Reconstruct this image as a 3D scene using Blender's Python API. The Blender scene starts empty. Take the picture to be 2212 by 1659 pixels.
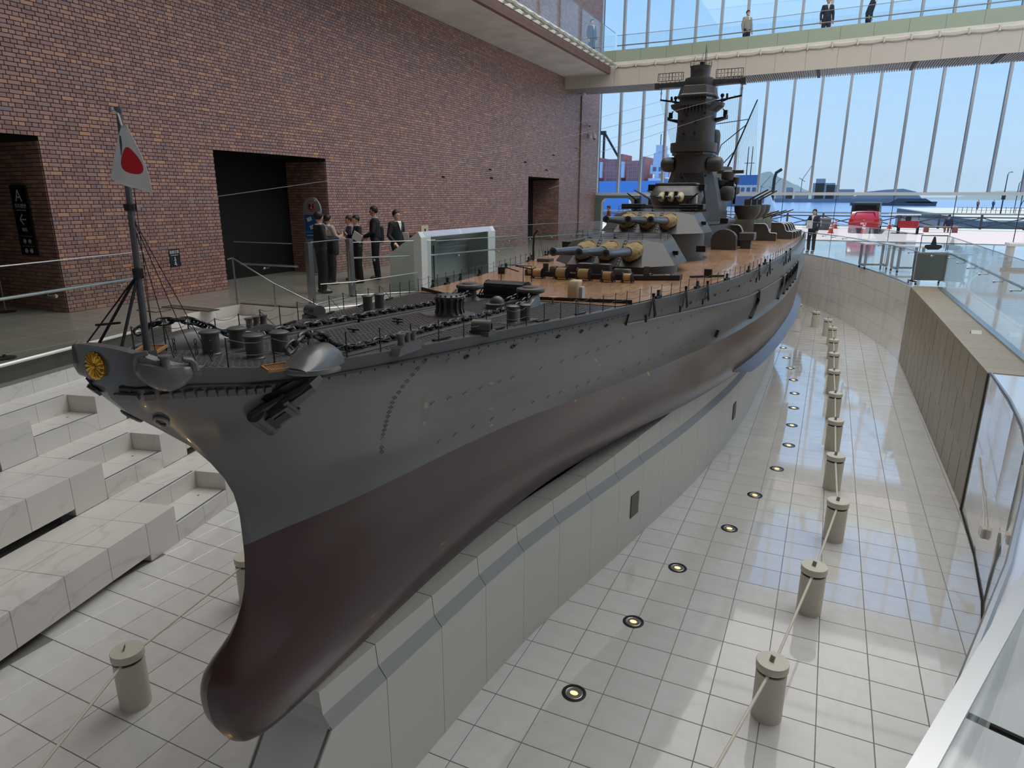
import bpy, math, random
import numpy as np
from mathutils import Vector, Matrix
random.seed(7); rng = np.random.default_rng(7)
SC = bpy.context.scene
COL = SC.collection
def lin(r, g=None, b=None):
    if g is None: r, g, b = r
    f = lambda c: (c/255/12.92) if c/255 <= .04045 else ((c/255+.055)/1.055)**2.4
    return (f(r), f(g), f(b))
# ------------------------------------------------------------------ camera
CAM = Vector((2.474, -1.565, 2.754)); FPX = 1434.24
_yaw, _pit, _rol = math.radians(25.0286), math.radians(15.6558), math.radians(0.1506)
_f = Vector((-math.sin(_yaw)*math.cos(_pit), math.cos(_yaw)*math.cos(_pit), -math.sin(_pit)))
_r = Vector((math.cos(_yaw), math.sin(_yaw), 0)); _u = _r.cross(_f)
_r2 = _r*math.cos(_rol)+_u*math.sin(_rol); _u2 = -_r*math.sin(_rol)+_u*math.cos(_rol)
cd = bpy.data.cameras.new('camera'); cam = bpy.data.objects.new('camera', cd); COL.objects.link(cam)
cd.sensor_width = 36; cd.sensor_fit = 'HORIZONTAL'; cd.lens = FPX*36/2212
cd.clip_start = .05; cd.clip_end = 30000
_m = Matrix((_r2, _u2, -_f)).transposed().to_4x4(); _m.translation = CAM; cam.matrix_world = _m
SC.camera = cam
def project(P):
    d = Vector(P)-CAM; z = d.dot(_f)
    if z < .05: return None
    return (1106+FPX*d.dot(_r2)/z, 829.5-FPX*d.dot(_u2)/z, z)
# ------------------------------------------------------------------ world: clear daylight sky
W = bpy.data.worlds.new('sky'); SC.world = W; W.use_nodes = True
nt = W.node_tree; nt.nodes.clear()
tc = nt.nodes.new('ShaderNodeTexCoord'); sx = nt.nodes.new('ShaderNodeSeparateXYZ')
cr = nt.nodes.new('ShaderNodeValToRGB'); bg = nt.nodes.new('ShaderNodeBackground'); wo = nt.nodes.new('ShaderNodeOutputWorld')
nt.links.new(tc.outputs['Generated'], sx.inputs[0]); nt.links.new(sx.outputs['Z'], cr.inputs[0])
nt.links.new(cr.outputs[0], bg.inputs[0]); nt.links.new(bg.outputs[0], wo.inputs[0])
e = cr.color_ramp.elements
e[0].position = 0; e[0].color = (*lin(206, 230, 250), 1)
e[1].position = 1; e[1].color = (*lin(96, 148, 225), 1)
for p_, c_ in ((.06, (196, 225, 250)), (.2, (170, 210, 250)), (.5, (128, 178, 240))):
    k = e.new(p_); k.color = (*lin(c_), 1)
bg.inputs[1].default_value = 1.12
# ------------------------------------------------------------------ sun, added hall fill lights, exposure
sd = bpy.data.lights.new('sun', 'SUN'); sd.energy = 5.0; sd.angle = .01; sd.color = (1, .95, .86)
so = bpy.data.objects.new('sun', sd); COL.objects.link(so)
so.rotation_euler = Vector((.22, -.22, -.95)).to_track_quat('-Z', 'Y').to_euler()
def area(name, loc, sx_, sy_, power, col=(1, .985, .965), to=(0, 0, -1)):
    a = bpy.data.lights.new(name, 'AREA'); a.shape = 'RECTANGLE'; a.size = sx_; a.size_y = sy_; a.energy = power; a.color = col
    o = bpy.data.objects.new(name, a); COL.objects.link(o); o.location = loc
    o.rotation_euler = Vector(to).to_track_quat('-Z', 'Y').to_euler(); return o
# broad area lights added under the roof as fill, out of view
for yy, L_ in ((4, .8), (10.5, 2.3), (17, 3.5), (23.5, .75), (30, .75)):
    area('ceiling_fill_light', (3.5, yy, 17.3), 24, 6.2, L_*math.pi*24*6.2)
SC.view_settings.view_transform = 'Standard'; SC.view_settings.look = 'None'
SC.view_settings.exposure = 0.0; SC.view_settings.gamma = 1.0; SC.view_settings.use_curve_mapping = False
# ------------------------------------------------------------------ mesh helpers
class MB:
    def __init__(s): s.v = []; s.f = []; s.o = 0
    def add(s, vs, fs):
        n = len(s.v); s.v += [tuple(v) for v in vs]; s.f += [tuple(i+n for i in f) for f in fs]; return s
    def box(s, c, d, rz=0, R=None):
        x, y, z = (k/2 for k in d)
        P = [Vector(p) for p in ((-x,-y,-z),(x,-y,-z),(x,y,-z),(-x,y,-z),(-x,-y,z),(x,-y,z),(x,y,z),(-x,y,z))]
        M_ = R if R is not None else Matrix.Rotation(rz, 3, 'Z'); c = Vector(c)
        return s.add([c+M_@p for p in P], [(0,3,2,1),(4,5,6,7),(0,1,5,4),(1,2,6,5),(2,3,7,6),(3,0,4,7)])
    def b2(s, x0, x1, y0, y1, z0, z1): return s.box(((x0+x1)/2,(y0+y1)/2,(z0+z1)/2), (x1-x0, y1-y0, z1-z0))
    def bar(s, a, b, w, h=None, up=(0,0,1)):
        a, b = Vector(a), Vector(b); h = h or w; d = (b-a); L = d.length; d.normalize(); up = Vector(up)
        if abs(d.dot(up)) > .98: up = Vector((0,1,0))
        sd_ = d.cross(up).normalized(); uu = sd_.cross(d)
        return s.box((a+b)/2, (w, L, h), R=Matrix((sd_, d, uu)).transposed())
    def ring(s, c, ax, r, n, ph=0, ref=None):
        ax = Vector(ax).normalized(); ref = Vector(ref) if ref else (Vector((0,0,1)) if abs(ax.z) < .9 else Vector((1,0,0)))
        u = ax.cross(ref).normalized(); w = u.cross(ax)
        return [Vector(c)+u*(r*math.cos(ph+2*math.pi*i/n))+w*(r*math.sin(ph+2*math.pi*i/n)) for i in range(n)]
    def loft(s, rings, c0=True, c1=True, closed=False):
        n = len(rings[0]); m = len(rings); vs = [p for r in rings for p in r]; fs = []
        for j in range(m-1 if not closed else m):
            a, b = j*n, ((j+1) % m)*n
            for i in range(n):
                k = (i+1) % n; fs.append((a+i, a+k, b+k, b+i))
        if c0 and not closed: fs.append(tuple(reversed(range(n))))
        if c1 and not closed: fs.append(tuple(range((m-1)*n, m*n)))
        return s.add(vs, fs)
    def cyl(s, a, b, r0, r1=None, n=12, caps=True):
        a, b = Vector(a), Vector(b); r1 = r0 if r1 is None else r1; d = b-a
        return s.loft([s.ring(a, d, r0, n), s.ring(b, d, r1, n)], caps, caps)
    def tube(s, pts, r, n=6, closed=False, caps=True):
        P = [Vector(p) for p in pts]; m = len(P); R_ = []; ref = None
        for i in range(m):
            a = P[i-1] if (i > 0 or closed) else P[i]; b = P[(i+1) % m] if (i < m-1 or closed) else P[i]
            d = (b-a).normalized()
            if ref is None: ref = Vector((0,0,1)) if abs(d.z) < .9 else Vector((1,0,0))
            u = d.cross(ref).normalized(); w = u.cross(d); ref = w
            rr = r[i] if isinstance(r, (list, tuple)) else r
            R_.append([P[i]+u*(rr*math.cos(2*math.pi*k/n))+w*(rr*math.sin(2*math.pi*k/n)) for k in range(n)])
        return s.loft(R_, caps, caps, closed)
    def lathe(s, prof, c=(0,0,0), n=20, ax=(0,0,1)):
        c = Vector(c); ax = Vector(ax).normalized()
        return s.loft([s.ring(c+ax*z, ax, max(r, 1e-4), n) for r, z in prof])
    def prism(s, poly, z0, z1):
        n = len(poly); vs = [(x,y,z0) for x,y in poly]+[(x,y,z1) for x,y in poly]
        return s.add(vs, [tuple(reversed(range(n))), tuple(range(n,2*n))]+[(i,(i+1)%n,(i+1)%n+n,i+n) for i in range(n)])
    def prism_ax(s, poly, a0, a1, f):
        # poly in (p,q); f(p,q,t) -> xyz
        n = len(poly); vs = [f(p,q_,a0) for p,q_ in poly]+[f(p,q_,a1) for p,q_ in poly]
        return s.add(vs, [tuple(reversed(range(n))), tuple(range(n,2*n))]+[(i,(i+1)%n,(i+1)%n+n,i+n) for i in range(n)])
    def sph(s, c, r, n=12, m=8, sc=(1,1,1), z0=-1., z1=1.):
        c = Vector(c); R_ = []
        for j in range(m+1):
            t = math.asin(max(-1, min(1, z0+(z1-z0)*j/m))) if False else (math.asin(z0)+(math.asin(z1)-math.asin(z0))*j/m)
            R_.append([c+Vector((r*sc[0]*max(math.cos(t),1e-3)*math.cos(2*math.pi*i/n), r*sc[1]*max(math.cos(t),1e-3)*math.sin(2*math.pi*i/n), r*sc[2]*math.sin(t))) for i in range(n)])
        return s.loft(R_)
    def mesh(s, name, smooth=35):
        me = bpy.data.meshes.new(name); me.from_pydata(s.v, [], s.f); me.update()
        if smooth:
            me.shade_smooth(); me.set_sharp_from_angle(angle=math.radians(smooth))
        return me
    def build(s, name, m, parent=None, smooth=35, bevel=0, fix=True):
        me = s.mesh(name, smooth)
        if fix:
            import bmesh
            b = bmesh.new(); b.from_mesh(me); bmesh.ops.recalc_face_normals(b, faces=b.faces); b.to_mesh(me); b.free()
        return link(name, me, m, parent, bevel)
def link(name, me, m, parent=None, bevel=0):
    o = bpy.data.objects.new(name, me); COL.objects.link(o)
    if m is not None and len(me.materials) == 0: me.materials.append(m)
    if parent is not None: o.parent = parent
    if bevel:
        b = o.modifiers.new('bevel', 'BEVEL'); b.width = bevel; b.segments = 2; b.limit_method = 'ANGLE'; b.angle_limit = .6
    return o
def tag(o, label, cat, group=None):
    o['label'] = label; o['category'] = cat
    if group: o['group'] = group
    return o
def thing(name, label, cat, loc=(0,0,0), rz=0, group=None):
    o = bpy.data.objects.new(name, None); COL.objects.link(o); o.location = loc; o.rotation_euler = (0,0,rz); o.empty_display_size = .1
    return tag(o, label, cat, group)
def struct(o, label=None):
    o['kind'] = 'structure'
    if label: o['label'] = label
    return o
def stuff(o): o['kind'] = 'stuff'; return o
def semp(name, label=None):
    o = bpy.data.objects.new(name, None); COL.objects.link(o); return struct(o, label)
def copy_tree(o, parent=None):
    c = o.copy(); COL.objects.link(c)
    if parent is not None: c.parent = parent
    for ch in list(o.children): copy_tree(ch, c)
    return c
TMP = bpy.data.scenes.new('tmp')
def eval_mesh(o):
    TMP.collection.objects.link(o); vl = TMP.view_layers[0]; vl.update(); me = bpy.data.meshes.new_from_object(o.evaluated_get(vl.depsgraph)); bpy.data.objects.remove(o); return me
# ------------------------------------------------------------------ materials
MATS = {}
def mat(name, col, rough=.5, metal=0., var=0., scale=6., bump=0., bscale=60., spec=.5, coat=0., emit=None, es=0., stretch=(1,1,1), alpha=None, island=0.):
    m = bpy.data.materials.new(name); m.use_nodes = True; t = m.node_tree; b = t.nodes['Principled BSDF']
    c = lin(col); b.inputs['Base Color'].default_value = (*c, 1); b.inputs['Roughness'].default_value = rough
    b.inputs['Metallic'].default_value = metal; b.inputs['Specular IOR Level'].default_value = spec; b.inputs['Coat Weight'].default_value = coat; b.inputs['Coat Roughness'].default_value = .04
    N = t.nodes.new; L = t.links.new
    if var or bump:
        tcn = N('ShaderNodeTexCoord'); mp = N('ShaderNodeMapping'); mp.inputs['Scale'].default_value = stretch
        L(tcn.outputs['Object'], mp.inputs[0])
    src = None
    if var:
        no = N('ShaderNodeTexNoise'); no.inputs['Scale'].default_value = scale; no.inputs['Detail'].default_value = 6; L(mp.outputs[0], no.inputs['Vector'])
        rp = N('ShaderNodeValToRGB'); rp.color_ramp.elements[0].position = .3; rp.color_ramp.elements[1].position = .7
        rp.color_ramp.elements[0].color = (*[max(0, x*(1-var)) for x in c], 1); rp.color_ramp.elements[1].color = (*[min(1, x*(1+var)) for x in c], 1)
        L(no.outputs[0], rp.inputs[0]); src = rp.outputs[0]
    if island:
        g = N('ShaderNodeNewGeometry'); oi = N('ShaderNodeObjectInfo'); ad = N('ShaderNodeMath'); ad.operation = 'ADD'; fr = N('ShaderNodeMath'); fr.operation = 'FRACT'
        L(g.outputs['Random Per Island'], ad.inputs[0]); L(oi.outputs['Random'], ad.inputs[1]); L(ad.outputs[0], fr.inputs[0])
        hv = N('ShaderNodeHueSaturation'); mr = N('ShaderNodeMapRange'); mr.inputs['To Min'].default_value = 1-island; mr.inputs['To Max'].default_value = 1+island
        L(fr.outputs[0], mr.inputs['Value']); L(mr.outputs[0], hv.inputs['Value'])
        if src: L(src, hv.inputs['Color'])
        else: hv.inputs['Color'].default_value = (*c, 1)
        src = hv.outputs[0]
    if src: L(src, b.inputs['Base Color'])
    if bump:
        n2 = N('ShaderNodeTexNoise'); n2.inputs['Scale'].default_value = bscale; n2.inputs['Detail'].default_value = 4; L(mp.outputs[0], n2.inputs['Vector'])
        bp = N('ShaderNodeBump'); bp.inputs['Strength'].default_value = bump; bp.inputs['Distance'].default_value = .01
        L(n2.outputs[0], bp.inputs['Height']); L(bp.outputs[0], b.inputs['Normal'])
    if emit: b.inputs['Emission Color'].default_value = (*lin(emit), 1); b.inputs['Emission Strength'].default_value = es
    MATS[name] = m; return m
def glass(name, tint=(235, 248, 244), refl=.9, rough=0.):
    # thin architectural glass: see-through with a Fresnel mirror layer
    m = bpy.data.materials.new(name); m.use_nodes = True; t = m.node_tree; t.nodes.clear(); N = t.nodes.new; L = t.links.new
    tr = N('ShaderNodeBsdfTransparent'); tr.inputs[0].default_value = (*lin(tint), 1)
    gl = N('ShaderNodeBsdfGlossy'); gl.inputs[0].default_value = (refl, refl, refl, 1); gl.inputs['Roughness'].default_value = rough
    lw = N('ShaderNodeLayerWeight'); pw = N('ShaderNodeMath'); pw.operation = 'POWER'; pw.inputs[1].default_value = 5; fr = N('ShaderNodeMath'); fr.operation = 'MULTIPLY_ADD'; fr.inputs[1].default_value = .80; fr.inputs[2].default_value = .022
    L(lw.outputs['Facing'], pw.inputs[0]); L(pw.outputs[0], fr.inputs[0]); mx = N('ShaderNodeMixShader'); o = N('ShaderNodeOutputMaterial')
    L(fr.outputs[0], mx.inputs[0]); L(tr.outputs[0], mx.inputs[1]); L(gl.outputs[0], mx.inputs[2]); L(mx.outputs[0], o.inputs[0])
    MATS[name] = m; return m
def ramp_nodes(m, cols, seed_island=True):
    t = m.node_tree; b = t.nodes['Principled BSDF']; N = t.nodes.new; L = t.links.new
    g = N('ShaderNodeNewGeometry'); oi = N('ShaderNodeObjectInfo'); ad = N('ShaderNodeMath'); ad.operation = 'ADD'; fr = N('ShaderNodeMath'); fr.operation = 'FRACT'
    L(g.outputs['Random Per Island'], ad.inputs[0]); L(oi.outputs['Random'], ad.inputs[1]); L(ad.outputs[0], fr.inputs[0])
    rp = N('ShaderNodeValToRGB'); rp.color_ramp.interpolation = 'LINEAR'
    el = rp.color_ramp.elements; el[0].position = cols[0][0]; el[0].color = (*lin(cols[0][1]), 1); el[1].position = cols[-1][0]; el[1].color = (*lin(cols[-1][1]), 1)
    for p, c in cols[1:-1]: k = el.new(p); k.color = (*lin(c), 1)
    tcn = N('ShaderNodeTexCoord'); no = N('ShaderNodeTexNoise'); no.inputs['Scale'].default_value = 40; L(tcn.outputs['Object'], no.inputs['Vector'])
    mx = N('ShaderNodeMixRGB'); mx.blend_type = 'MULTIPLY'; mx.inputs[0].default_value = .35
    L(fr.outputs[0], rp.inputs[0]); L(rp.outputs[0], mx.inputs[1]); L(no.outputs[0], mx.inputs[2]); L(mx.outputs[0], b.inputs['Base Color'])
brick = mat('glazed_brick', (138, 96, 82), .38); ramp_nodes(brick, [(0, (160, 124, 116)), (.45, (182, 142, 132)), (.78, (194, 150, 134)), (.9, (218, 164, 128)), (.96, (156, 140, 142)), (1, (170, 132, 122))])
mortar = mat('mortar', (66, 54, 52), .9, var=.15, scale=30)
marble = mat('polished_marble_tile', (216, 215, 211), .05, spec=1., coat=.8, var=.035, scale=3., island=.035, stretch=(1, 2.2, 1))
def veins(m, col, sc, lo=.46, hi=.54, stretch=(1,1,1), amt=.5):
    t = m.node_tree; b = t.nodes['Principled BSDF']; N = t.nodes.new; L = t.links.new
    tcn = N('ShaderNodeNewGeometry'); mp = N('ShaderNodeMapping'); mp.inputs['Scale'].default_value = stretch; L(tcn.outputs['Position'], mp.inputs[0])
    w = N('ShaderNodeTexNoise'); w.inputs['Scale'].default_value = sc; w.inputs['Detail'].default_value = 8; w.inputs['Distortion'].default_value = 1.2; L(mp.outputs[0], w.inputs['Vector'])
    r = N('ShaderNodeValToRGB'); e_ = r.color_ramp.elements; e_[0].position = lo; e_[0].color = (0,0,0,1); e_[1].position = hi; e_[1].color = (0,0,0,1)
    k = e_.new((lo+hi)/2); k.color = (amt, amt, amt, 1); L(w.outputs[0], r.inputs[0])
    mx = N('ShaderNodeMixRGB'); mx.inputs[2].default_value = (*lin(col), 1); L(r.outputs[0], mx.inputs[0])
    lk = b.inputs['Base Color'].links
    if lk: L(lk[0].from_socket, mx.inputs[1])
    else: mx.inputs[1].default_value = b.inputs['Base Color'].default_value
    L(mx.outputs[0], b.inputs['Base Color'])
veins(marble, (186, 184, 176), 1.1, .47, .53, (1, .5, 1), .16)
grout = mat('grout', (128, 126, 122), .8)
marble_step = mat('honed_marble_step', (216, 213, 207), .22, var=.03, scale=2, island=.02); veins(marble_step, (164, 160, 152), .9, .48, .52, (1.5, .5, 1), .28)
marble_wall = mat('marble_wall_panel', (232, 226, 218), .12, var=.03, scale=2, island=.02, stretch=(1,1,.25)); veins(marble_wall, (190, 182, 174), .7, .47, .53, (1, 1, .25), .3)
marble_near = mat('polished_marble_wall', (216, 216, 220), .04, spec=1., coat=.8, var=.02, scale=2); veins(marble_near, (120, 112, 118), .8, .49, .515, (1, 1, .35), .8)
granite = mat('brown_granite', (152, 140, 118), .45, var=.12, scale=30, island=.08, bump=.05, stretch=(1,1,.15)); 
floor_grey = mat('grey_stone_floor', (150, 146, 136), .25, var=.06, scale=1.2, stretch=(1, 4, 1), island=.03)
floor_white = mat('white_stone_floor', (214, 216, 220), .08, var=.03, scale=1.2, island=.03, spec=1., coat=.6)
black_in = mat('painted_room_shade', (14, 13, 13), .8)  # black paint in place of the shade inside the doorways
conc = mat('raw_concrete', (222, 220, 212), .7, var=.12, scale=1.3, bump=.1, bscale=8)
beige = mat('beige_panel', (206, 198, 186), .45)
beige_dk = mat('panel_joint', (80, 76, 72), .8)
greenglass = mat('green_back_painted_glass', (168, 182, 162), .25)
brownm = mat('brown_edge_paint', (128, 98, 86), .5)
canvas = mat('white_canvas', (214, 208, 194), .8, var=.06, scale=20)
louver = mat('soffit_louver', (142, 138, 132), .5)
steel = mat('brushed_steel', (168, 170, 170), .28, .9)
darksteel = mat('dark_steel', (48, 50, 52), .4, .6)
mull = mat('mullion_paint', (186, 190, 194), .4, .1)
mull_in = mat('mullion_side', (74, 80, 92), .5)
white = mat('white_paint', (226, 226, 222), .45)
offwhite = mat('cream_bollard_paint', (208, 202, 186), .42, var=.015, scale=4)
rubber = mat('dark_rubber', (30, 29, 28), .7)
pane = glass('clear_pane', (246, 252, 255), .75)
gpane = glass('balustrade_glass', (250, 253, 252), .9)
ceilm = mat('ceiling_white', (206, 204, 198), .8)
# ================================================================== SETTING
ZF, ZP, WX, FY, ROOF = .73, -1.08, -9.85, 36.2, 17.5
U_ = Vector((-.2334, .9724, 0)); N_ = Vector((-.9724, -.2334, 0)); O_ = Vector((-3.92, 3.06, 0))   # seating-step frame on the left
def loc2(u, n): p = O_+U_*u+N_*n; return (p.x, p.y)
# ---- pit outline (right side), bow end to stern
RIGHT = [(-1.2,-1.3),(.6,-1.25),(1.7,-.95),(2.35,-.45),(2.8,.35),(3.2,1.4),(3.62,2.7),(3.93,3.85),(4.15,4.8),(4.28,5.6),(4.37,6.6),(4.42,7.85),(4.38,16.9),
         (4.33,17.3),(4.2,18.2),(3.86,19.8),(3.34,21.95),(2.68,24.1),(2.06,25.5),(1.45,26.6),(.7,27.3),(0,27.5)]
LEFT_FAR = [(-6.2,8.0),(-5.45,11.3),(-4.75,14.2),(-4.38,17),(-4.2,18.2),(-3.86,19.8),(-3.34,21.95),(-2.68,24.1),(-2.06,25.5),(-1.45,26.6),(-.7,27.3),(0,27.5)]
EDGE_L = [loc2(-7, 2.61), loc2(3.55, 2.61), (-7.87,6.75), (-7.87,7.95), (-6.2,8.0)]
# pit floor: grout bed with marble tiles laid on the ship's axis
fl = struct(MB().b2(-8.5, 5.5, -4, 28.5, ZP-.12, ZP-.006).build('floor', grout), 'white polished marble floor of the sunken display pit')
TX, TY, X0, Y0 = .3895, .364, 2.81, 2.79
def in_pit(x, y):
    if y > 27.6: return False
    xr = 4.45 if y < 17.3 else np.interp(y, [17.3,18.2,19.8,21.95,24.1,25.5,26.6,27.5],[4.35,4.22,3.9,3.4,2.72,2.1,1.5,0])
    if y < 8: xr = np.interp(y, [-1.2,-.45,.35,1.4,2.7,3.85,4.8,6.6,7.85],[1.5,2.35,2.8,3.2,3.62,3.93,4.15,4.37,4.42])
    xl = -6.3 if y < 8 else np.interp(y, [8,11.3,14.2,17],[-6.2,-5.45,-4.75,-4.4])
    if y > 17.3: xl = -xr
    if y < 8:
        d = Vector((x, y, 0))-O_
        if d.dot(N_) > .15: return False
    return xl-.3 < x < xr+.3
tiles = []
for i in range(-24, 8):
    for j in range(-18, 72):
        cx, cy = X0+(i+.5)*TX, Y0+(j+.5)*TY
        if not in_pit(cx, cy) or (abs(cx) < np.interp(cy, [0, 1.5, 3, 6, 10], [0, .05, .2, .7, 1.2]) and cy > 1.5): continue
        pr = project((cx, cy, ZP)); vis = pr is not None and -40 < pr[0] < 2250 and 500 < pr[1] < 1720
        tiles.append((-(1/pr[2]) if vis else 1e9, cx, cy))
tiles.sort()
def tile_mesh(w, h, t, ch=.0025):
    b = MB(); a = [(-w/2,-h/2),(w/2,-h/2),(w/2,h/2),(-w/2,h/2)]; c = [(-w/2+ch,-h/2+ch),(w/2-ch,-h/2+ch),(w/2-ch,h/2-ch),(-w/2+ch,h/2-ch)]
    b.add([(x,y,-t) for x,y in a]+[(x,y,-ch) for x,y in a]+[(x,y,0) for x,y in c], [(0,1,5,4),(1,2,6,5),(2,3,7,6),(3,0,4,7),(4,5,9,8),(5,6,10,9),(6,7,11,10),(7,4,8,11),(8,9,10,11)]); return b
tm = tile_mesh(TX-.006, TY-.006, .012); tme = tm.mesh('tile', 0)
rest = MB()
for k, (_, cx, cy) in enumerate(tiles):
    if k < 300:
        o = link('tile', tme, marble, fl); o.location = (cx, cy, ZP); o.rotation_euler = ((random.random()-.5)*.0016, (random.random()-.5)*.0016, 0)
    else: rest.add([(x+cx, y+cy, z+ZP) for x, y, z in tm.v], tm.f)
stuff(rest.build('tile_field', marble, fl, 0, fix=False))
# upper floors left and right of the pit
def floor_poly(name, poly, m, label, tile, x0, y0, nx, ny, inside):
    b = MB().prism(poly, ZF-.25, ZF-.008); f_ = struct(b.build(name, grout, None, 0), label)
    t = tile_mesh(tile[0]-.005, tile[1]-.005, .01, .0015); me = t.mesh('slab', 0); r = MB(); L = []
    for i in range(nx):
        for j in range(ny):
            cx, cy = x0+(i+.5)*tile[0], y0+(j+.5)*tile[1]
            if inside(cx, cy, tile): 
                pr = project((cx,cy,ZF)); L.append((pr[2] if pr and -60 < pr[0] < 2270 and pr[1] < 1700 else 999, cx, cy))
    L.sort()
    for k, (d, cx, cy) in enumerate(L):
        if k < 240 and d < 60: o = link('slab', me, m, f_); o.location = (cx, cy, ZF)
        else: r.add([(x+cx, y+cy, z+ZF) for x, y, z in t.v], t.f)
    if r.v: stuff(r.build('slab_field', m, f_, 0, fix=False))
    return f_
def pip(x, y, poly):
    c = False; n = len(poly)
    for i in range(n):
        (x1, y1), (x2, y2) = poly[i], poly[i-1]
        if (y1 > y) != (y2 > y) and x < (x2-x1)*(y-y1)/(y2-y1)+x1: c = not c
    return c
PL = [(-14.5, -4.5)]+EDGE_L+LEFT_FAR[1:]+[(0, FY), (-14.5, FY)]
PR = [(17, -8)]+[(17, FY), (0, FY), (0, 27.5)]+list(reversed(RIGHT[:-1]))+[(-1.2,-8)]
ins = lambda P: (lambda x, y, t: all(pip(x+a*t[0]*.5, y+b*t[1]*.5, P) for a in (-1, 1) for b in (-1, 1)))
def ins_r(x, y, t):
    return x > 4.95+t[0]/2 or (y > 17.5 and ins(PR)(x, y, t))
floor_poly('floor_left', PL, floor_grey, 'grey stone upper floor along the brick wall', (.9, .6), -14.5, -4.2, 16, 67, ins(PL))
floor_poly('floor_right', PR, floor_white, 'pale glossy upper floor on the harbour side', (.9, .9), .05, -7.9, 19, 49, ins_r)
# plain border infill where whole slabs do not fit (left/right of the pit rim)
struct(MB().prism(PL, ZF-.2, ZF-.004).build('trim_1', floor_grey, None, 0), 'grey stone border beside the pit rim')
struct(MB().prism(PR, ZF-.2, ZF-.004).build('trim_2', floor_white, None, 0), 'pale stone border beside the pit rim')
# ---- brick wall on the left with three doorways
DOORS = [(1.6, 5.85, 3.75), (9.48, 13.12, 3.75), (26.48, 30.22, 3.66)]
wl = MB(); ys = [-6]
segs = []; cur = -6
for a, b_, h in DOORS:
    segs.append((cur, a)); wl.b2(WX-.35, WX-.012, a, b_, h, ROOF); cur = b_
segs.append((cur, FY+.4))
for a, b_ in segs: wl.b2(WX-.35, WX-.012, a, b_, ZF-.3, ROOF)
wall = struct(wl.build('wall_left', mortar, None, 0), 'tall red-brown glazed brick wall with three doorways')
SP, HP, CP = .21, .105, .07
def brick_proto(w): # front at x=0 facing +x, along y
    t, h, c, d = w-.011, CP-.011, .004, .012
    b = MB(); A = [(-t/2,-h/2),(t/2,-h/2),(t/2,h/2),(-t/2,h/2)]; Cc = [(p-math.copysign(c,p), q_-math.copysign(c,q_)) for p, q_ in A]
    b.add([(-d,p,q_) for p,q_ in A]+[(-c*.6,p,q_) for p,q_ in A]+[(0,p,q_) for p,q_ in Cc], [(0,1,5,4),(1,2,6,5),(2,3,7,6),(3,0,4,7),(4,5,9,8),(5,6,10,9),(6,7,11,10),(7,4,8,11),(8,9,10,11)])
    return b
BP = {'s': brick_proto(SP), 'h': brick_proto(HP)}
def brick_list(u0, u1, z0, z1, holes):
    out = []; row = 0; z = z0
    while z+CP <= z1+.001:
        p = HP if row % 2 else SP; k = 'h' if row % 2 else 's'; u = u0-(HP/2 if row % 2 else 0)
        H_ = [(a, b_) for a, b_, h in holes if z < h-.03]
        while u < u1-.01:
            iv = [(max(u, u0), min(u+p, u1))]
            for a, b_ in H_:
                nv = []
                for c, d in iv:
                    if d <= a or c >= b_: nv.append((c, d))
                    else:
                        if c < a: nv.append((c, a))
                        if d > b_: nv.append((b_, d))
                iv = nv
            for c, d in iv:
                if d-c > .018: out.append((k, (c+d)/2, z+CP/2, (d-c)/p))
            u += p
        z += CP; row += 1
    return out
BL = brick_list(2.8, FY-.02, ZF, 8.3, DOORS)+brick_list(22.05, FY-.02, 8.91, 15.0, [])
sc = []
for k, u, z, w in BL:
    pr = project((WX, u, z))
    sc.append(((1e9 if (w < .99 or pr is None or not(0 < pr[0] < 2212 and 0 < pr[1] < 640)) else pr[2]+(0 if k == 's' else 1.2)), k, u, z, w))
order = sorted(range(len(sc)), key=lambda i: sc[i][0]); single = set(order[:300])
bm_ = {k: BP[k].mesh('brick', 0) for k in BP}
def field(items, place):
    vs = []; fs = []; n = 0
    P = {k: np.array(BP[k].v) for k in BP}
    F = np.array(BP['s'].f)
    for k, u, z, w in items:
        vs.append(place(P[k]*np.array([1, w, 1]), u, z)); fs.append(F+n); n += len(P[k])
    me = bpy.data.meshes.new('brick_field'); me.from_pydata(np.concatenate(vs).tolist(), [], np.concatenate(fs).tolist()); me.update(); return me
for i in single:
    _, k, u, z, w = sc[i]; o = link('brick', bm_[k], brick, wall); o.location = (WX+rng.normal()*.0008, u, z)
stuff(link('brick_field', field([sc[i][1:] for i in range(len(sc)) if i not in single], lambda P, u, z: P+np.array([WX, u, z])), brick, wall))
# doorway recesses: brick return on the far side, black-painted box and sheet for the dark behind
for i, (a, b_, h) in enumerate(DOORS):
    d = struct(MB().b2(WX-1.5, WX-.36, b_, b_+.3, ZF-.2, h).build('door_%d' % (i+1), mortar, None, 0), 'dark doorway opening in the brick wall')
    it = brick_list(0, 1.36 if i != 0 else 2.4, ZF, h-.02, [])
    stuff(link('brick_field', field(it, lambda P, u, z: np.stack([WX-.02-(P[:,1]+u), b_-P[:,0]-.012, P[:,2]+z], 1)), brick, d))
    MB().b2(WX-5, WX-.36, b_+.3, b_+.4, ZF-.2, h+.3).b2(WX-5, WX-.36, a-.1, a, ZF-.2, h+.3).b2(WX-5.1, WX-5, a-.1, b_+.4, ZF-.2, h+.3).b2(WX-5, WX-.02, a, b_, h, h+.1).build('black_shade_box', black_in, d, 0)
    if i != 0: MB().b2(WX-1.52, WX-1.42, a, b_, ZF-.1, h+.05).build('black_shade_sheet', black_in, d, 0)
    else: MB().b2(WX-2.6, WX-2.5, a, b_, ZF-.1, h+.05).build('black_shade_sheet', black_in, d, 0)
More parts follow.
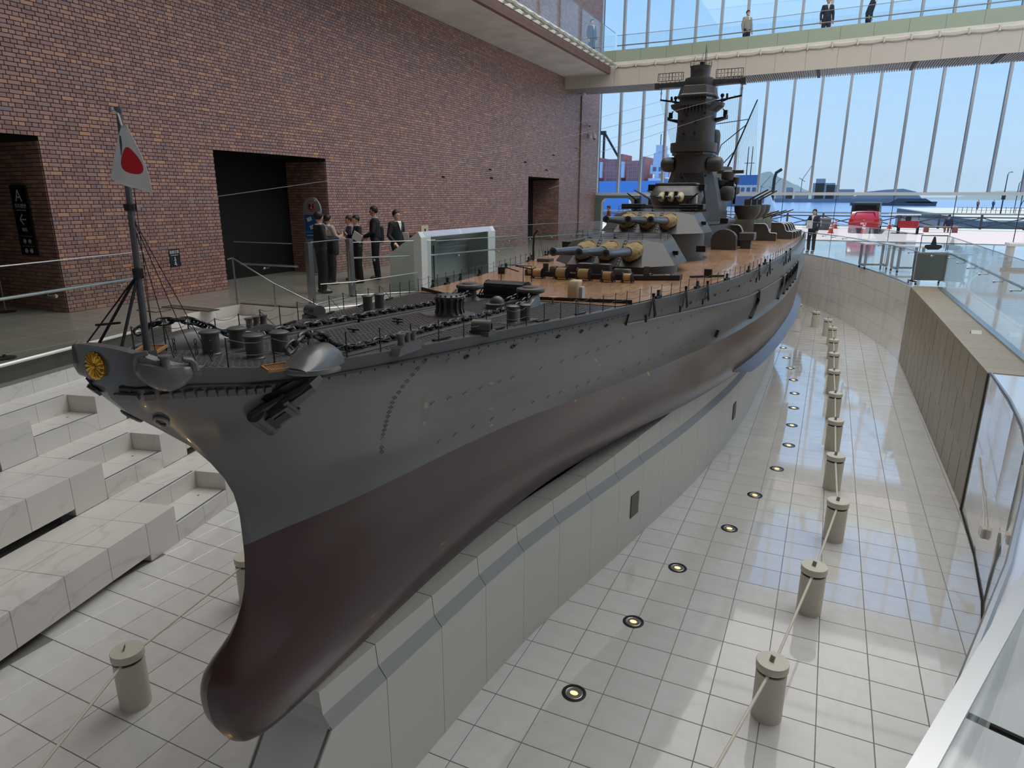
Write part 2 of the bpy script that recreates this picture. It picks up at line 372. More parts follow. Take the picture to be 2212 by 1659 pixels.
MB().cyl((WX+.03, 33.1, ZF), (WX+.03, 33.1, 7.8), .035, n=8).build('trim_3', brownm); struct(bpy.data.objects['trim_3'], 'slim brown pipe running up the brick wall')
# rest of the hall's shell
struct(MB().b2(WX-.35, 17.3, -8.3, FY+.4, ROOF, ROOF+.3).build('ceiling', ceilm, None, 0), 'white hall ceiling')
wr = struct(MB().b2(17, 17.3, -8.3, FY+.4, ZF-.3, 3.2).b2(17, 17.3, -8.3, FY+.4, 15.8, ROOF).b2(17, 17.3, -8.3, 13, 3.2, 15.8).build('wall_right', ceilm, None, 0), 'pale right hall wall below an added band of windows')
w2 = semp('fill_window', 'high band of windows added to the right hall wall for light')  # unseen glazing, added to brighten the brick wall
for k in range(12):
    y_ = 13+2.0*k; MB().b2(17.02,17.2,y_-.06,y_+.06,3.2,15.8).build('mullion', mull, w2, 0)
    if k < 11: MB().b2(17.1,17.11,y_+.06,y_+1.94,3.2,15.8).build('pane', pane, w2, 0)
struct(MB().b2(WX-.35, 17.3, -8.4, -8.0, ZP, ROOF).build('wall_back', mat('dim_wall', (112, 98, 90), .8), None, 0), 'wall behind the viewer')
# ---- glazed harbour front
wn = semp('window_1', 'tall glazed harbour front with pale vertical mullions')
MX = [-9.88+1.245*k for k in range(0, 22)]
mm = MB().b2(-.055, .055, -.02, .26, 0, 1).mesh('mullion', 0); ms = MB().b2(-.062, -.052, .0, .25, 0, 1).mesh('mullion_web', 0)
for x in MX:
    o = link('mullion', mm, mull, wn); o.location = (x, FY-.12, 3.06); o.scale = (1, 1, ROOF-3.06)
    o = link('mullion_web', ms, mull_in, wn); o.location = (x, FY-.12, 3.06); o.scale = (1, 1, ROOF-3.06)
MB().b2(WX-1.2, 17, FY-.16, FY+.14, 2.92, 3.06).build('transom', white, wn, 0)
MB().b2(WX, 17, FY-.1, FY+.1, ZF-.05, ZF+.02).build('sill', steel, wn, 0)
pm = MB().b2(0, 1.245-.11, -.006, .006, 0, 1).mesh('pane', 0)
for i in range(len(MX)-1):
    o = link('pane', pm, pane, wn); o.location = (MX[i]+.055, FY+.08, 3.06); o.scale = (1, 1, ROOF-3.06)
lowx = [-7.3, -5.0, -2.4, .1, 2.55, 5.06, 7.6, 10.1, 12.6, 15.1, 17]
for i in range(len(lowx)-1):
    MB().b2(lowx[i]+.01, lowx[i+1]-.01, FY-.006, FY+.006, ZF+.02, 2.92).build('pane', pane, wn, 0)
    MB().b2(lowx[i]-.012, lowx[i]+.012, FY-.05, FY+.03, ZF+.02, 2.92).build('post', darksteel, wn, 0)
# grey-green portal with rounded corners at the left end of the glazed front
pt = semp('door_4', 'grey-green rounded portal at the left end of the glazed front')
pg = mat('portal_paint', (112, 126, 116), .5)
def rrect(x0, x1, z0, z1, r, n=6):
    P = [(x0, z0), (x1, z0)]
    for cx, a0 in ((x1-r, 0), (x0+r, 90)):
        for k in range(n+1): a = math.radians(a0+90*k/n); P.append((cx+r*math.cos(a), z1-r+r*math.sin(a)))
    return P
inn = rrect(-9.5, -7.75, ZF, 2.75, .3); outr = [(-9.84, ZF), (-7.3, ZF)]+[(-7.3, 2.9)]*7+[(-9.84, 2.9)]*7
b = MB(); n = len(inn)
for y in (FY-.2, FY+.2):
    k = len(b.v); b.v += [(x, y, z) for x, z in outr]+[(x, y, z) for x, z in inn]
    b.f += [(k+i, k+i+1, k+n+i+1, k+n+i) for i in range(1, n-1)]+[(k+n-1, k, k+n, k+2*n-1)]
b.f += [(n+i, n+(i+1) % n, 3*n+(i+1) % n, 3*n+i) for i in range(1, n)]
b.build('frame', pg, pt, 20)
# ---- gallery along the brick wall, upper left
ga = struct(MB().b2(WX-.02, -7.78, 1, 30.75, 8.3, 8.52).build('ceiling_gallery', conc, None, 0), 'raw concrete underside of the gallery along the brick wall')
MB().b2(-7.78, -7.62, 1, 30.75, 8.3, 8.6).build('edge_beam', brownm, ga, 0)
MB().b2(WX, -7.6, 1, 30.9, 8.6, 8.9).build('gallery_floor', conc, ga, 0)
bk = MB().b2(-.02, .4, -.025, .025, -.03, .03).b2(.33, .4, -.06, .06, -.03, .05).mesh('bracket', 0)
for k in range(38):
    o = link('bracket', bk, steel, ga); o.location = (-7.66, 3+k*.74, 8.62)
cv = MB(); 
for k in range(37):
    y = 3+k*.74; cv.loft([[Vector((-7.3+.1*math.cos(a), y+.03+.68*t, 8.62+.06*math.sin(a)-.03*math.sin(math.pi*t))) for a in (0, 1.2, 2.1, 3.14, 4.2, 5.2)] for t in (0, .25, .5, .75, 1)])
cv.build('canvas_roll', canvas, ga, 40)
# ---- walkway bridge in front of the glazed front
FR = [(-9.85,30.69),(-7.35,30.76),(-5.25,30.75),(-.81,30.3),(3.92,29.82),(7.93,29.42),(13.5,28.8),(17,28.4)]
def fr(x, off=0): return float(np.interp(x, [p[0] for p in FR], [p[1] for p in FR]))+off
br = semp('ceiling_bridge', 'beige and green walkway bridge crossing the hall')
xs = [-9.85]+[-8.6+1.17*k for k in range(22)]
for i in range(len(xs)-1):
    a, c = xs[i]+.004, xs[i+1]-.004
    MB().prism([(a, fr(a)), (c, fr(c)), (c, fr(c)+.03), (a, fr(a)+.03)], 7.77, 8.52).build('fascia_panel', beige, br, 0)
    MB().prism([(a, fr(a)+.06), (c, fr(c)+.06), (c, fr(c)+.1), (a, fr(a)+.1)], 8.74, 9.3).build('green_panel', greenglass, br, 0)
MB().add([(x, fr(x)+.035, z) for x, _ in FR for z in (7.78, 8.5)], [(2*i, 2*i+2, 2*i+3, 2*i+1) for i in range(len(FR)-1)]).build('joint_backing', beige_dk, br, 0)
MB().add([(x, fr(x)+.105, z) for x, _ in FR for z in (8.7, 9.28)], [(2*i, 2*i+2, 2*i+3, 2*i+1) for i in range(len(FR)-1)]).build('joint_backing', beige_dk, br, 0)
b = MB()
for p, q_ in zip(FR[:-1], FR[1:]): b.prism([(p[0], p[1]+.04), (q_[0], q_[1]+.04), (q_[0], q_[1]+2.1), (p[0], p[1]+2.1)], 7.84, 8.8)
b.build('deck', conc, br, 0)
lv = MB(); x = -9.8
while x < 16.6:
    y = fr(x); lv.b2(x, x+.045, y+.02, y+2.1, 7.77, 7.83); x += .09
stuff(lv.build('soffit_slat', louver, br, 0))
lb = MB()
for x in (1.2, 4.6, 7.3): y = fr(x); lb.b2(x, x+.12, y+.05, y+2.05, 7.755, 7.772)
lb.build('soffit_slot', rubber, br, 0)
cv = MB()
for k in range(26):
    a, w = -7.3+k*.9, .86
    cv.loft([[Vector((a+w*t, fr(a+w*t)-.02+.09*math.cos(g)*(.7+.3*math.sin(math.pi*t)), 8.63+.1*math.sin(g)*(.75+.25*math.sin(math.pi*t))-.035*math.sin(math.pi*t))) for g in (0, .9, 1.9, 2.8, 3.8, 4.8, 5.6)] for t in (0, .12, .3, .5, .7, .88, 1)])
cv.build('canvas_roll', canvas, br, 40)
tb = MB()
for k in range(27):
    a = -7.33+k*.9; tb.box((a, fr(a)-.03, 8.62), (.05, .2, .2), rz=.3)
tb.build('canvas_tie', canvas, br, 0)
def rail3(parent, pts, z0, zt, zh, step, gm, rear=False):
    for p, q_ in zip(pts[:-1], pts[1:]):
        L = math.dist(p, q_); n = max(1, round(L/step))
        for k in range(n):
            a = [p[0]+(q_[0]-p[0])*(k+.006)/n, p[1]+(q_[1]-p[1])*(k+.006)/n]; c = [p[0]+(q_[0]-p[0])*(k+.994)/n, p[1]+(q_[1]-p[1])*(k+.994)/n]
            d = Vector((c[0]-a[0], c[1]-a[1], 0)).normalized(); nn = (-d.y*.006, d.x*.006)
            MB().prism([(a[0]-nn[0], a[1]-nn[1]), (c[0]-nn[0], c[1]-nn[1]), (c[0]+nn[0], c[1]+nn[1]), (a[0]+nn[0], a[1]+nn[1])], z0, zt).build('glass_pane', gm, parent, 0)
gb = [(x, fr(x)+.08) for x in (-7.4, -5.25, -.81, 3.92, 7.93, 13.5)]
rail3(br, gb, 9.3, 9.9, 9.5, 1.55, gpane)
MB().tube([(x, y, 9.91) for x, y in gb], .012, 6).build('cap_rail', steel, br)
MB().tube([(x, y+.08, 9.5) for x, y in gb], .024, 8).build('handrail', steel, br)
gg = [(-7.4, 10), (-7.4, 30.6)]
rail3(ga, gg, 8.7, 9.95, 9.5, 1.55, gpane)
MB().tube([(-7.4, 10, 9.96), (-7.4, 30.6, 9.96)], .012, 6).build('cap_rail', steel, ga)
# ---- pit walls
mp_ = semp('wall_pit_right', 'curved pale marble retaining wall at the stern end of the pit')
far = [p for p in RIGHT if p[1] > 16.85][::-1]
def dense(P, step):
    out = [P[0]]
    for a, c in zip(P[:-1], P[1:]):
        n = max(1, math.ceil(math.dist(a, c)/step))
        for k in range(1, n+1): out.append((a[0]+(c[0]-a[0])*k/n, a[1]+(c[1]-a[1])*k/n))
    return out
def panels(parent, P, z0, z1, rows, m, w, name, th=.03, gap=.004, side=1, inset=.014):
    D = dense(P, .25); L = [0]
    for a, c in zip(D[:-1], D[1:]): L.append(L[-1]+math.dist(a, c))
    def at_(s): return (float(np.interp(s, L, [p[0] for p in D])), float(np.interp(s, L, [p[1] for p in D])))
    n = max(1, round(L[-1]/w)); hz = (z1-z0)/rows
    for r in range(rows):
        for k in range(n+1):
            s0 = max(0, (k-(.5 if r % 2 else 0))*L[-1]/n)+gap/2; s1 = min(L[-1], (k+1-(.5 if r % 2 else 0))*L[-1]/n)-gap/2
            if s1-s0 < .02: continue
            a, c = at_(s0), at_(s1); d = Vector((c[0]-a[0], c[1]-a[1], 0)).normalized(); nn = (-d.y*th*side, d.x*th*side); ii = (-d.y*inset*side, d.x*inset*side); a = (a[0]-ii[0], a[1]-ii[1]); c = (c[0]-ii[0], c[1]-ii[1])
            MB().prism([a, c, (c[0]+nn[0], c[1]+nn[1]), (a[0]+nn[0], a[1]+nn[1])], z0+r*hz+gap/2, z0+(r+1)*hz-gap/2).build(name, m, parent, 0)
def backing(parent, P, z0, z1, m, off, side=1):
    b = MB(); Q = []
    for i, p in enumerate(P):
        a = P[max(i-1, 0)]; c = P[min(i+1, len(P)-1)]; d = Vector((c[0]-a[0], c[1]-a[1], 0)).normalized(); Q.append((p[0]-d.y*off*side, p[1]+d.x*off*side))
    b.add([(x, y, z) for x, y in Q for z in (z0, z1)], [(2*i, 2*i+2, 2*i+3, 2*i+1) for i in range(len(P)-1)]); b.build('joint_backing', m, parent, 0)
panels(mp_, far, ZP, ZF, 4, marble_wall, .62, 'marble_panel', side=1); backing(mp_, far, ZP, ZF, grout, -.004, 1)
near = [p for p in RIGHT if p[1] < 7.9 and p[0] > -1.5][::-1]
mn = semp('wall_pit_near', 'polished veined marble wall curving round the bow end of the pit')
panels(mn, near, ZP, ZF, 2, marble_near, 1.1, 'marble_panel', side=1, gap=.003); backing(mn, near, ZP, ZF, grout, -.004, 1)
MB().tube([(x+.0, y, ZF+.01) for x, y in near], .02, 6).build('steel_rim', steel, mn)
MB().tube([(x-.02, y, ZP+.01) for x, y in near if x > 2], .012, 4).build('floor_gap', rubber, mn)
fl_ = semp('wall_pit_left', 'pale marble wall on the far side of the ship')
panels(fl_, LEFT_FAR, ZP, ZF, 3, marble_wall, .9, 'marble_panel', side=-1); backing(fl_, LEFT_FAR, ZP, ZF, grout, -.004, -1)
# brown granite bench wall on the right of the pit
bw = semp('wall_pit_granite', 'long brown granite wall with flat top beside the pit')
MB().b2(4.44, 4.9, 7.93, 16.88, ZP, ZF-.03).build('core', grout, bw, 0)
y = 7.92; k = 0
cuts = [7.92]+[8.2+.62*i for i in range(14)]+[16.9]
for a, c in zip(cuts[:-1], cuts[1:]):
    MB().b2(4.4, 4.92, a+.002, c-.002, ZF-.03, ZF+.004).build('cap_slab', granite, bw, 0)
xa = lambda y: 4.42-.004*(y-7.9)
for r in range(3):
    h0, h1 = ZP+r*.594, ZP+(r+1)*.594
    off = .31 if r % 2 else 0; yy = 7.93
    while yy < 16.88:
        y2 = min(yy+(.62 if yy > 7.95 or not off else off), 16.88)
        MB().b2(xa(yy)-.01+rng.normal()*.0006, 4.45, yy+.0006, y2-.0006, h0+.0006, h1-.0006).build('granite_slab', granite, bw, 0); yy = y2
MB().b2(4.39, 4.45, 7.88, 7.93, ZP, ZF).build('end_trim', mat('bronze_trim', (96, 88, 74), .4, .5), bw, 0)
MB().b2(4.92, 5.02, 7.9, 16.9, ZF-.02, ZF+.03).build('glass_shoe', steel, bw, 0)
# ================================================================== MODEL BATTLESHIP (bow at y=0, stern at y=26.3, keel z=0)
navy = mat('ship_grey_paint', (100, 101, 102), .33, var=.03, scale=3, spec=.5, coat=.15)
navy_s = mat('superstructure_grey', (76, 76, 76), .42, var=.05, scale=8)
navy_d = mat('deck_fitting_grey', (84, 84, 83), .38, var=.04, scale=20)
redm = mat('antifouling_red', (66, 42, 42), .28, var=.05, scale=2, spec=.5, coat=.15)
blk = mat('ship_black', (26, 26, 27), .45)
gunm = mat('gun_barrel_grey', (96, 102, 110), .26, .35)
tan = mat('canvas_bloomer', (150, 130, 88), .85, var=.2, scale=14, bump=.35, bscale=30)
cream = mat('cream_canvas', (196, 184, 150), .85, var=.08, scale=30)
gold = mat('gilt', (206, 158, 62), .28, .9)
manila = mat('manila_rope', (190, 158, 112), .8, var=.12, scale=40, stretch=(.2, 1, 1))
chainm = mat('chain_steel', (62, 63, 65), .25, .7)
grat = mat('wood_grating', (176, 128, 84), .6)
lightgrey = mat('light_grey_paint', (178, 188, 194), .4)
wood = mat('teak_deck', (178, 128, 84), .2, coat=.3)
def wood_nodes():
    t = wood.node_tree; b = t.nodes['Principled BSDF']; N = t.nodes.new; L = t.links.new
    g = N('ShaderNodeNewGeometry'); mp = N('ShaderNodeMapping'); mp.inputs['Rotation'].default_value = (0, 0, math.pi/2); L(g.outputs['Position'], mp.inputs[0])
    br_ = N('ShaderNodeTexBrick'); br_.inputs['Scale'].default_value = 1; br_.inputs['Brick Width'].default_value = .42; br_.inputs['Row Height'].default_value = .022
    br_.inputs['Mortar Size'].default_value = .0016; br_.inputs['Color1'].default_value = (*lin(204, 164, 128), 1); br_.inputs['Color2'].default_value = (*lin(180, 138, 104), 1); br_.inputs['Mortar'].default_value = (*lin(120, 88, 64), 1)
    L(mp.outputs[0], br_.inputs['Vector']); no = N('ShaderNodeTexNoise'); no.inputs['Scale'].default_value = 2.5; L(g.outputs['Position'], no.inputs['Vector'])
    mx = N('ShaderNodeMixRGB'); mx.blend_type = 'OVERLAY'; mx.inputs[0].default_value = .35; L(br_.outputs[0], mx.inputs[1]); L(no.outputs[0], mx.inputs[2]); L(mx.outputs[0], b.inputs['Base Color'])
wood_nodes()
ship = thing('model_battleship', 'huge grey model battleship with dark red underwater hull and wooden deck', 'ship model')
DL = [0,.02,.05,.1,.2,.35,.6,1,1.6,2.4,3.4,5,7,9,11,14,17,20,22,24,25.3,26]
LOW = [(0, [0,.015,.02,.03,.04,.05,.06,.065,.07,.08,.12,.3,.65,1.0,1.25,1.4,1.3,.9,.5,.2,.05,0]),
 (.06, [0,.05,.075,.10,.115,.12,.12,.115,.115,.13,.2,.45,.9,1.3,1.5,1.62,1.5,1.1,.65,.25,.08,0]),
 (.15, [0,.07,.105,.14,.165,.17,.165,.155,.15,.18,.28,.6,1.1,1.46,1.65,1.76,1.66,1.25,.8,.35,.1,0]),
 (.3, [0,.075,.115,.15,.175,.185,.18,.165,.17,.22,.36,.76,1.27,1.6,1.77,1.87,1.8,1.45,1.0,.5,.15,0]),
 (.45, [0,.06,.095,.125,.15,.16,.16,.155,.175,.25,.42,.85,1.36,1.67,1.82,1.91,1.85,1.55,1.12,.6,.2,0]),
 (.6, [0,.03,.05,.07,.09,.105,.125,.145,.185,.29,.48,.93,1.42,1.71,1.85,1.93,1.88,1.62,1.22,.7,.28,0]),
 (.8, [0,.015,.025,.035,.055,.08,.115,.16,.23,.36,.58,1.02,1.49,1.75,1.88,1.945,1.91,1.7,1.35,.85,.4,.05]),
 (1.08, [0,.012,.02,.03,.05,.09,.15,.215,.30,.45,.74,1.14,1.53,1.76,1.89,1.945,1.93,1.76,1.5,1.1,.6,.1])]
UPP = [(.0, LOW[-1][1]), (.1, [0,.012,.02,.033,.058,.1,.165,.235,.335,.49,.76,1.15,1.5,1.73,1.86,1.92,1.91,1.75,1.52,1.14,.66,.14]),
 (.3, [0,.012,.022,.04,.075,.125,.19,.28,.40,.57,.83,1.175,1.5,1.72,1.85,1.91,1.9,1.76,1.54,1.2,.75,.2]),
 (.58, [0,.02,.035,.06,.115,.185,.27,.38,.52,.70,.92,1.22,1.52,1.73,1.865,1.92,1.915,1.78,1.57,1.27,.9,.35]),
 (.925, [0,.11,.165,.20,.24,.285,.352,.46,.60,.765,.965,1.24,1.535,1.75,1.88,1.94,1.93,1.8,1.6,1.31,1.0,.45]),
 (1., [0,.13,.19,.225,.26,.305,.374,.47,.61,.775,.97,1.245,1.54,1.752,1.882,1.945,1.93,1.8,1.6,1.32,1.02,.5])]
def pchip(x, y):
    x = np.array(x, float); y = np.array(y, float); h = np.diff(x); d = np.diff(y)/h; m = np.zeros_like(y)
    for i in range(1, len(x)-1):
        if d[i-1]*d[i] > 0:
            w1, w2 = 2*h[i]+h[i-1], h[i]+2*h[i-1]; m[i] = (w1+w2)/(w1/d[i-1]+w2/d[i])
    m[0], m[-1] = d[0], d[-1]
    def f(q_):
        q_ = np.clip(q_, x[0], x[-1]); i = np.clip(np.searchsorted(x, q_)-1, 0, len(h)-1); t = (q_-x[i])/h[i]
        return (1+2*t)*(1-t)**2*y[i]+t*(1-t)**2*h[i]*m[i]+t*t*(3-2*t)*y[i+1]+t*t*(t-1)*h[i]*m[i+1]
    return f
zdk = pchip([-.3, 0, .2, .45, .8, 1.1, 2, 3.6, 5.5, 7, 9, 11, 16, 22, 27], [2.16, 2.135, 2.107, 2.057, 2.018, 2.002, 1.965, 1.90, 1.85, 1.83, 1.85, 1.87, 1.87, 1.78, 1.7])
yst = pchip([0,.05,.14,.28,.4,.49,.56,.65,.77,.9,1.06,1.22,1.41,1.55,1.69,1.83,1.91,2.0,2.06,2.16], [.44,.37,.31,.255,.245,.265,.33,.43,.51,.55,.565,.565,.54,.47,.37,.2,.095,.02,.0,-.005])
DEN = [pchip(DL, r) for _, r in LOW]; DENU = [pchip(DL, r) for _, r in UPP]
def hb_low(z, d): return float(pchip([l[0] for l in LOW], [f(d) for f in DEN])(z))
def hb_up(s, d): return float(pchip([l[0] for l in UPP], [f(d) for f in DENU])(s))
def ystem(z): return float(yst(z))
def hb(y, z):
    "half breadth of the hull at station y and height z"
    if z <= 1.08: y0 = ystem(z); d = max(0, (y-y0))*26/(26.3-y0); return hb_low(z, d)
    s = (z-1.08)/(float(zdk(y))-1.08); zb = 1.08+s*1.05; y0 = ystem(zb); d = max(0, y-y0)*26/(26.3-y0); return hb_up(min(s, 1), d)
def hp(y, z, side=1): return Vector((side*hb(y, z), y, z))
def hn(y, z, side=1):
    a = hp(y+.02, z, side)-hp(y-.02, z, side); c = hp(y, z+.01, side)-hp(y, z-.01, side); n = a.cross(c) if side < 0 else c.cross(a); n = -n if n.x*side < 0 else n; return n.normalized()
dd = sorted(set([0,.004,.01,.02,.035,.05,.075,.1,.14,.2,.27,.35,.45,.6,.8]+[1+.2*i for i in range(25)]+[6+.5*i for i in range(40)]+[26]))
def half(levels, upper):
    rows = []
    for l in levels:
        r = []
        for d in dd:
            if upper: zb = 1.08+l*1.05; y0 = ystem(zb); y = y0+d*(26.3-y0)/26; z = 1.08+l*(float(zdk(y))-1.08); x = hb_up(l, d)
            else: z = l; y0 = ystem(z); y = y0+d*(26.3-y0)/26; x = hb_low(z, d)
            r.append((x, y, z))
        rows.append(r)
    return rows
def skin(rows, name, m, cap=None):
    b = MB(); n = len(dd)
    for sgn in (1, -1):
        k = len(b.v)
        for r in rows: b.v += [(sgn*x, y, z) for x, y, z in r]
        for j in range(len(rows)-1):
            for i in range(n-1):
                f = (k+j*n+i, k+j*n+i+1, k+(j+1)*n+i+1, k+(j+1)*n+i); b.f.append(f if sgn > 0 else f[::-1])
    o = b.build(name, m, ship, 60, fix=False); return o
lo = [0,.02,.04,.07,.1,.14,.18,.23,.28,.33,.38,.43,.48,.53,.58,.64,.7,.78,.86,.94,1.02,1.08]
up = [0,.05,.1,.16,.22,.3,.4,.5,.6,.7,.8,.87,.925]
skin(half(lo, False), 'underwater_hull', redm)
skin(half(up, True), 'hull_side', navy)
skin(half([.925,.95,.975,1.], True), 'sheer_strake', mat('sheer_strake_shaded_grey', (92, 94, 95), .4))  # darker grey puts the shading of the near-vertical band into its colour
# flat keel bottom and decks
def deck_part(name, y0, y1, m, dz=0, inset=0):
    b = MB(); ys = [y for y in [half([1.], True)[0][i][1] for i in range(len(dd))] if y0 < y < y1]; ys = [y0]+ys+[y1]
    for y in ys:
        x = max(hb(max(y, .0), float(zdk(y))-1e-4)-inset, 0); z = float(zdk(y))+dz; b.v += [(-x, y, z), (-x*.5, y, z), (0, y, z), (x*.5, y, z), (x, y, z)]
    for i in range(len(ys)-1): b.f += [(5*i+k, 5*i+k+1, 5*i+5+k+1, 5*i+5+k) for k in range(4)]
    return b.build(name, m, ship, 0)
deck_part('forecastle_deck', .001, 3.74, navy_d)
deck_part('teak_deck', 3.7, 26.2, wood, .006, .04)
deck_part('waterway', 3.7, 26.2, navy_d, .0)
keel = MB(); r0 = half([0], False)[0]
for x, y, z in r0: keel.v += [(-x, y, z), (x, y, z)]
keel.f = [(2*i, 2*i+1, 2*i+3, 2*i+2) for i in range(len(r0)-1)]
keel.build('keel_plate', redm, ship, 0)
# raised anti-slip treads on the steel forecastle
tr = MB()
y = .12; j = 0
while y < 3.66:
    x = -1.0+(.019 if j % 2 else 0)
    w_ = hb(y, float(zdk(y))-1e-3)-.05
    while x < 1.0:
        if abs(x) < w_ and not (y > .9 and .2 < abs(x) < .36):
            z = float(zdk(y))
            if j % 2: tr.b2(x-.013, x+.013, y-.0018, y+.0018, z, z+.0028)
            else: tr.b2(x-.0018, x+.0018, y-.013, y+.013, z, z+.0028)
        x += .038
    y += .0185; j += 1
stuff(tr.build('anti_slip_tread', mat('tread_worn_grey', (104, 102, 100), .35), ship, 0, fix=False))
dgz = pchip([3.8, 5.5, 8.3, 11, 18], [1.738, 1.634, 1.485, 1.47, 1.5])
dgz_ = dgz; dgz = lambda y: float(dgz_(y))
# cable and clips along the sheer strake, degaussing cable further aft
for sd_ in (1, -1):
    P = [hp(y, 1.08+.925*(float(zdk(y))-1.08), sd_)+hn(y, 1.08+.925*(float(zdk(y))-1.08), sd_)*.006 for y in np.concatenate([np.linspace(.015, 1, 24), np.linspace(1.1, 3.8, 30)])]
    MB().tube(P, .007, 6).build('side_cable', blk, ship)
    P2 = [hp(y, dgz(y), sd_)+hn(y, dgz(y), sd_)*.008 for y in np.linspace(3.81, 18, 60)]
    MB().tube(P2, .010, 6).build('degaussing_cable', mat('cable_grey', (120, 126, 128), .5) if sd_ > 0 else MATS['cable_grey'], ship)
    c = MB()
    for y in np.linspace(.03, 3.8, 44): 
        z = 1.08+.915*(float(zdk(y))-1.08); p = hp(y, z, sd_); n = hn(y, z, sd_); c.bar(p+n*.004, hp(y, z-.012, sd_)+n*.003, .003, .004)
    for y in np.linspace(3.85, 18, 110):
        z = dgz(y); p = hp(y, z, sd_); n = hn(y, z, sd_); c.bar(p+n*.006+Vector((0,0,.008)), p+n*.006-Vector((0,0,.012)), .004, .012)
    stuff(c.build('cable_clip', blk, ship, 0))
    MB().bar(hp(3.81, 1.83, sd_)+hn(3.81, 1.8, sd_)*.006, hp(3.81, 1.735, sd_)+hn(3.81, 1.74, sd_)*.006, .014, .014).build('cable_riser', blk, ship, 0)
    # fender plates under the bow cable (open ladder-like ribs)
    c = MB()
    for y in np.linspace(.02, .5, 13):
        z = 1.08+.895*(float(zdk(y))-1.08); p = hp(y, z, sd_); n = hn(y, z, sd_); c.bar(p+n*.012, p+n*.012+(hp(y+.028, z, sd_)-p), .03, .012, up=n)
    c.build('bow_rib', navy_d, ship, 0)
# portholes with eyebrow rims, dark scuttles, draught diamonds (port side seen; mirrored)
def on_hull(px_y, z, sd_=1): return hp(px_y, z, sd_), hn(px_y, z, sd_)
def eyebrow(r=.020):
    return MB().tube([(r*math.cos(a), r*math.sin(a), .004) for a in np.linspace(.35*math.pi, 1.05*math.pi, 6)], .0016, 4).mesh('porthole', 30)
eb = eyebrow()
def place_on(me, name, m, y, z, sd_, sc=1):
    p, n = on_hull(y, z, sd_); t = Vector((0, 1, 0)); t = (t-n*t.dot(n)).normalized(); u = n.cross(t)
    if u.z < 0: u = -u; t = -t
    M_ = Matrix((t, u, n)).transposed().to_4x4() if t.cross(u).dot(n) > 0 else Matrix((-t, u, n)).transposed().to_4x4()
    o = link(name, me, m, ship); M_.translation = p; o.matrix_local = M_; o.scale = (sc,)*3; return o
rows_ = [(None, [1.62,1.9,2.27,2.5,3.2,3.75,4.4,4.55,5.0,5.5,5.6,6.3,7.0,7.4,8.0,8.6]), (1.56, [1.68,1.82,1.96,2.11,2.3,2.43,2.75,3.01,3.2,3.36,3.52,3.67,3.89,4.12,4.4,4.65,5.0,5.2,5.5,5.8,6.2,6.5,6.9,7.3,7.8]),
         (1.21, [1.94,2.1,2.29,2.5,2.76,3.0,3.19,3.35,3.58,3.74,3.9,4.3,4.6,4.8,5.1,5.5,5.9])]
for z, L in rows_:
    for y in L:
        for sd_ in (1, -1): place_on(eb, 'porthole', blk, y, z or float(zdk(y))-.125, sd_)
scm = MB().sph((0,0,.004), .02, 8, 4, (1, .6, .35)).box((.012,.01,.006), (.016,.01,.012)).mesh('scuttle', 30)
for y in (1.77, 2.22, 2.75, 3.06, 3.44, 4.18, 5.3, 5.8, 6.1, 6.6, 7.1, 7.7, 8.3, 9.2):
    for sd_ in (1, -1): place_on(scm, 'scuttle', blk, y, float(zdk(y))-.125, sd_)
dm = MB().tube([(-.017, 0, .002), (0, .012, .002), (.017, 0, .002), (0, -.012, .002)], .0013, 4, closed=True).mesh('draught_mark', 0)
for k in range(20):
    t = k/19; z = 1.925-.605*t; y = float(np.interp(z, [1.323,1.541,1.699,1.792,1.875,1.926], [1.409,1.345,1.309,1.333,1.394,1.472]))
    for sd_ in (1, -1): place_on(dm, 'draught_mark', blk, y, z, sd_)
# big black bent fenders on the bulge, folded booms on the side, bilge keel
def hull_path(pts, sd_, off): return [hp(y, z, sd_)+hn(y, z, sd_)*off for y, z in pts]
for sd_ in (1, -1):
    for y in (8.45, 10.6, 11.3, 11.9, 12.5, 13.1, 13.7):
        P = hull_path([(y, 1.50), (y+.12, 1.34), (y-.3, 1.15)], sd_, .02); b = MB()
        for a, c in zip(P[:-1], P[1:]): b.bar(a, c, .035, .035)
        b.build('side_fender', blk, ship, 0)
    MB().bar(*hull_path([(6.64, 1.22), (6.58, 1.15)], sd_, .02), .03, .03).build('side_fender', blk, ship, 0)
    for k, y in enumerate((4.25, 5.05, 5.7, 8.0, 8.75, 10.3, 10.9)):
        b = MB(); z1 = float(zdk(y)); p = hp(y, z1-.02, sd_); n = Vector((sd_, 0, 0)); a0 = p+n*.02+Vector((0,0,.06)); a1 = p+n*.035+Vector((0,.06,-.12)); a2 = p+n*.02+Vector((0,-.13,-.10))
        b.bar(a0, a1, .016).bar(a0, a2, .014).bar(a2, a2+Vector((0,-.10,-.01)), .012).bar(a1+Vector((0,-.05,0)), a1, .012).bar(a1+Vector((0,-.05,0)), a0, .010).bar(a0, a0+Vector((0,.0,.03)), .024)
        b.cyl(a2-Vector((0,.1,.03)), a2-Vector((0,.1,-.03)), .01, n=6).build('side_boom', blk, ship, 0)
    b = MB(); P = []
    for y in np.linspace(7.9, 17, 40):
        z = .42+.0*y; p = hp(y, z, sd_); t = min(1, (y-7.9)/.5); n = (hn(y, z, sd_)+Vector((0,0,-.25))).normalized(); P.append((p, p+n*.16*t))
    for a, c in P: b.v += [tuple(a+Vector((0,0,.012))), tuple(c), tuple(a-Vector((0,0,.012)))]
    for i in range(len(P)-1): b.f += [(3*i, 3*i+1, 3*i+4, 3*i+3), (3*i+1, 3*i+2, 3*i+5, 3*i+4)]
    b.build('bilge_keel', redm, ship, 30)
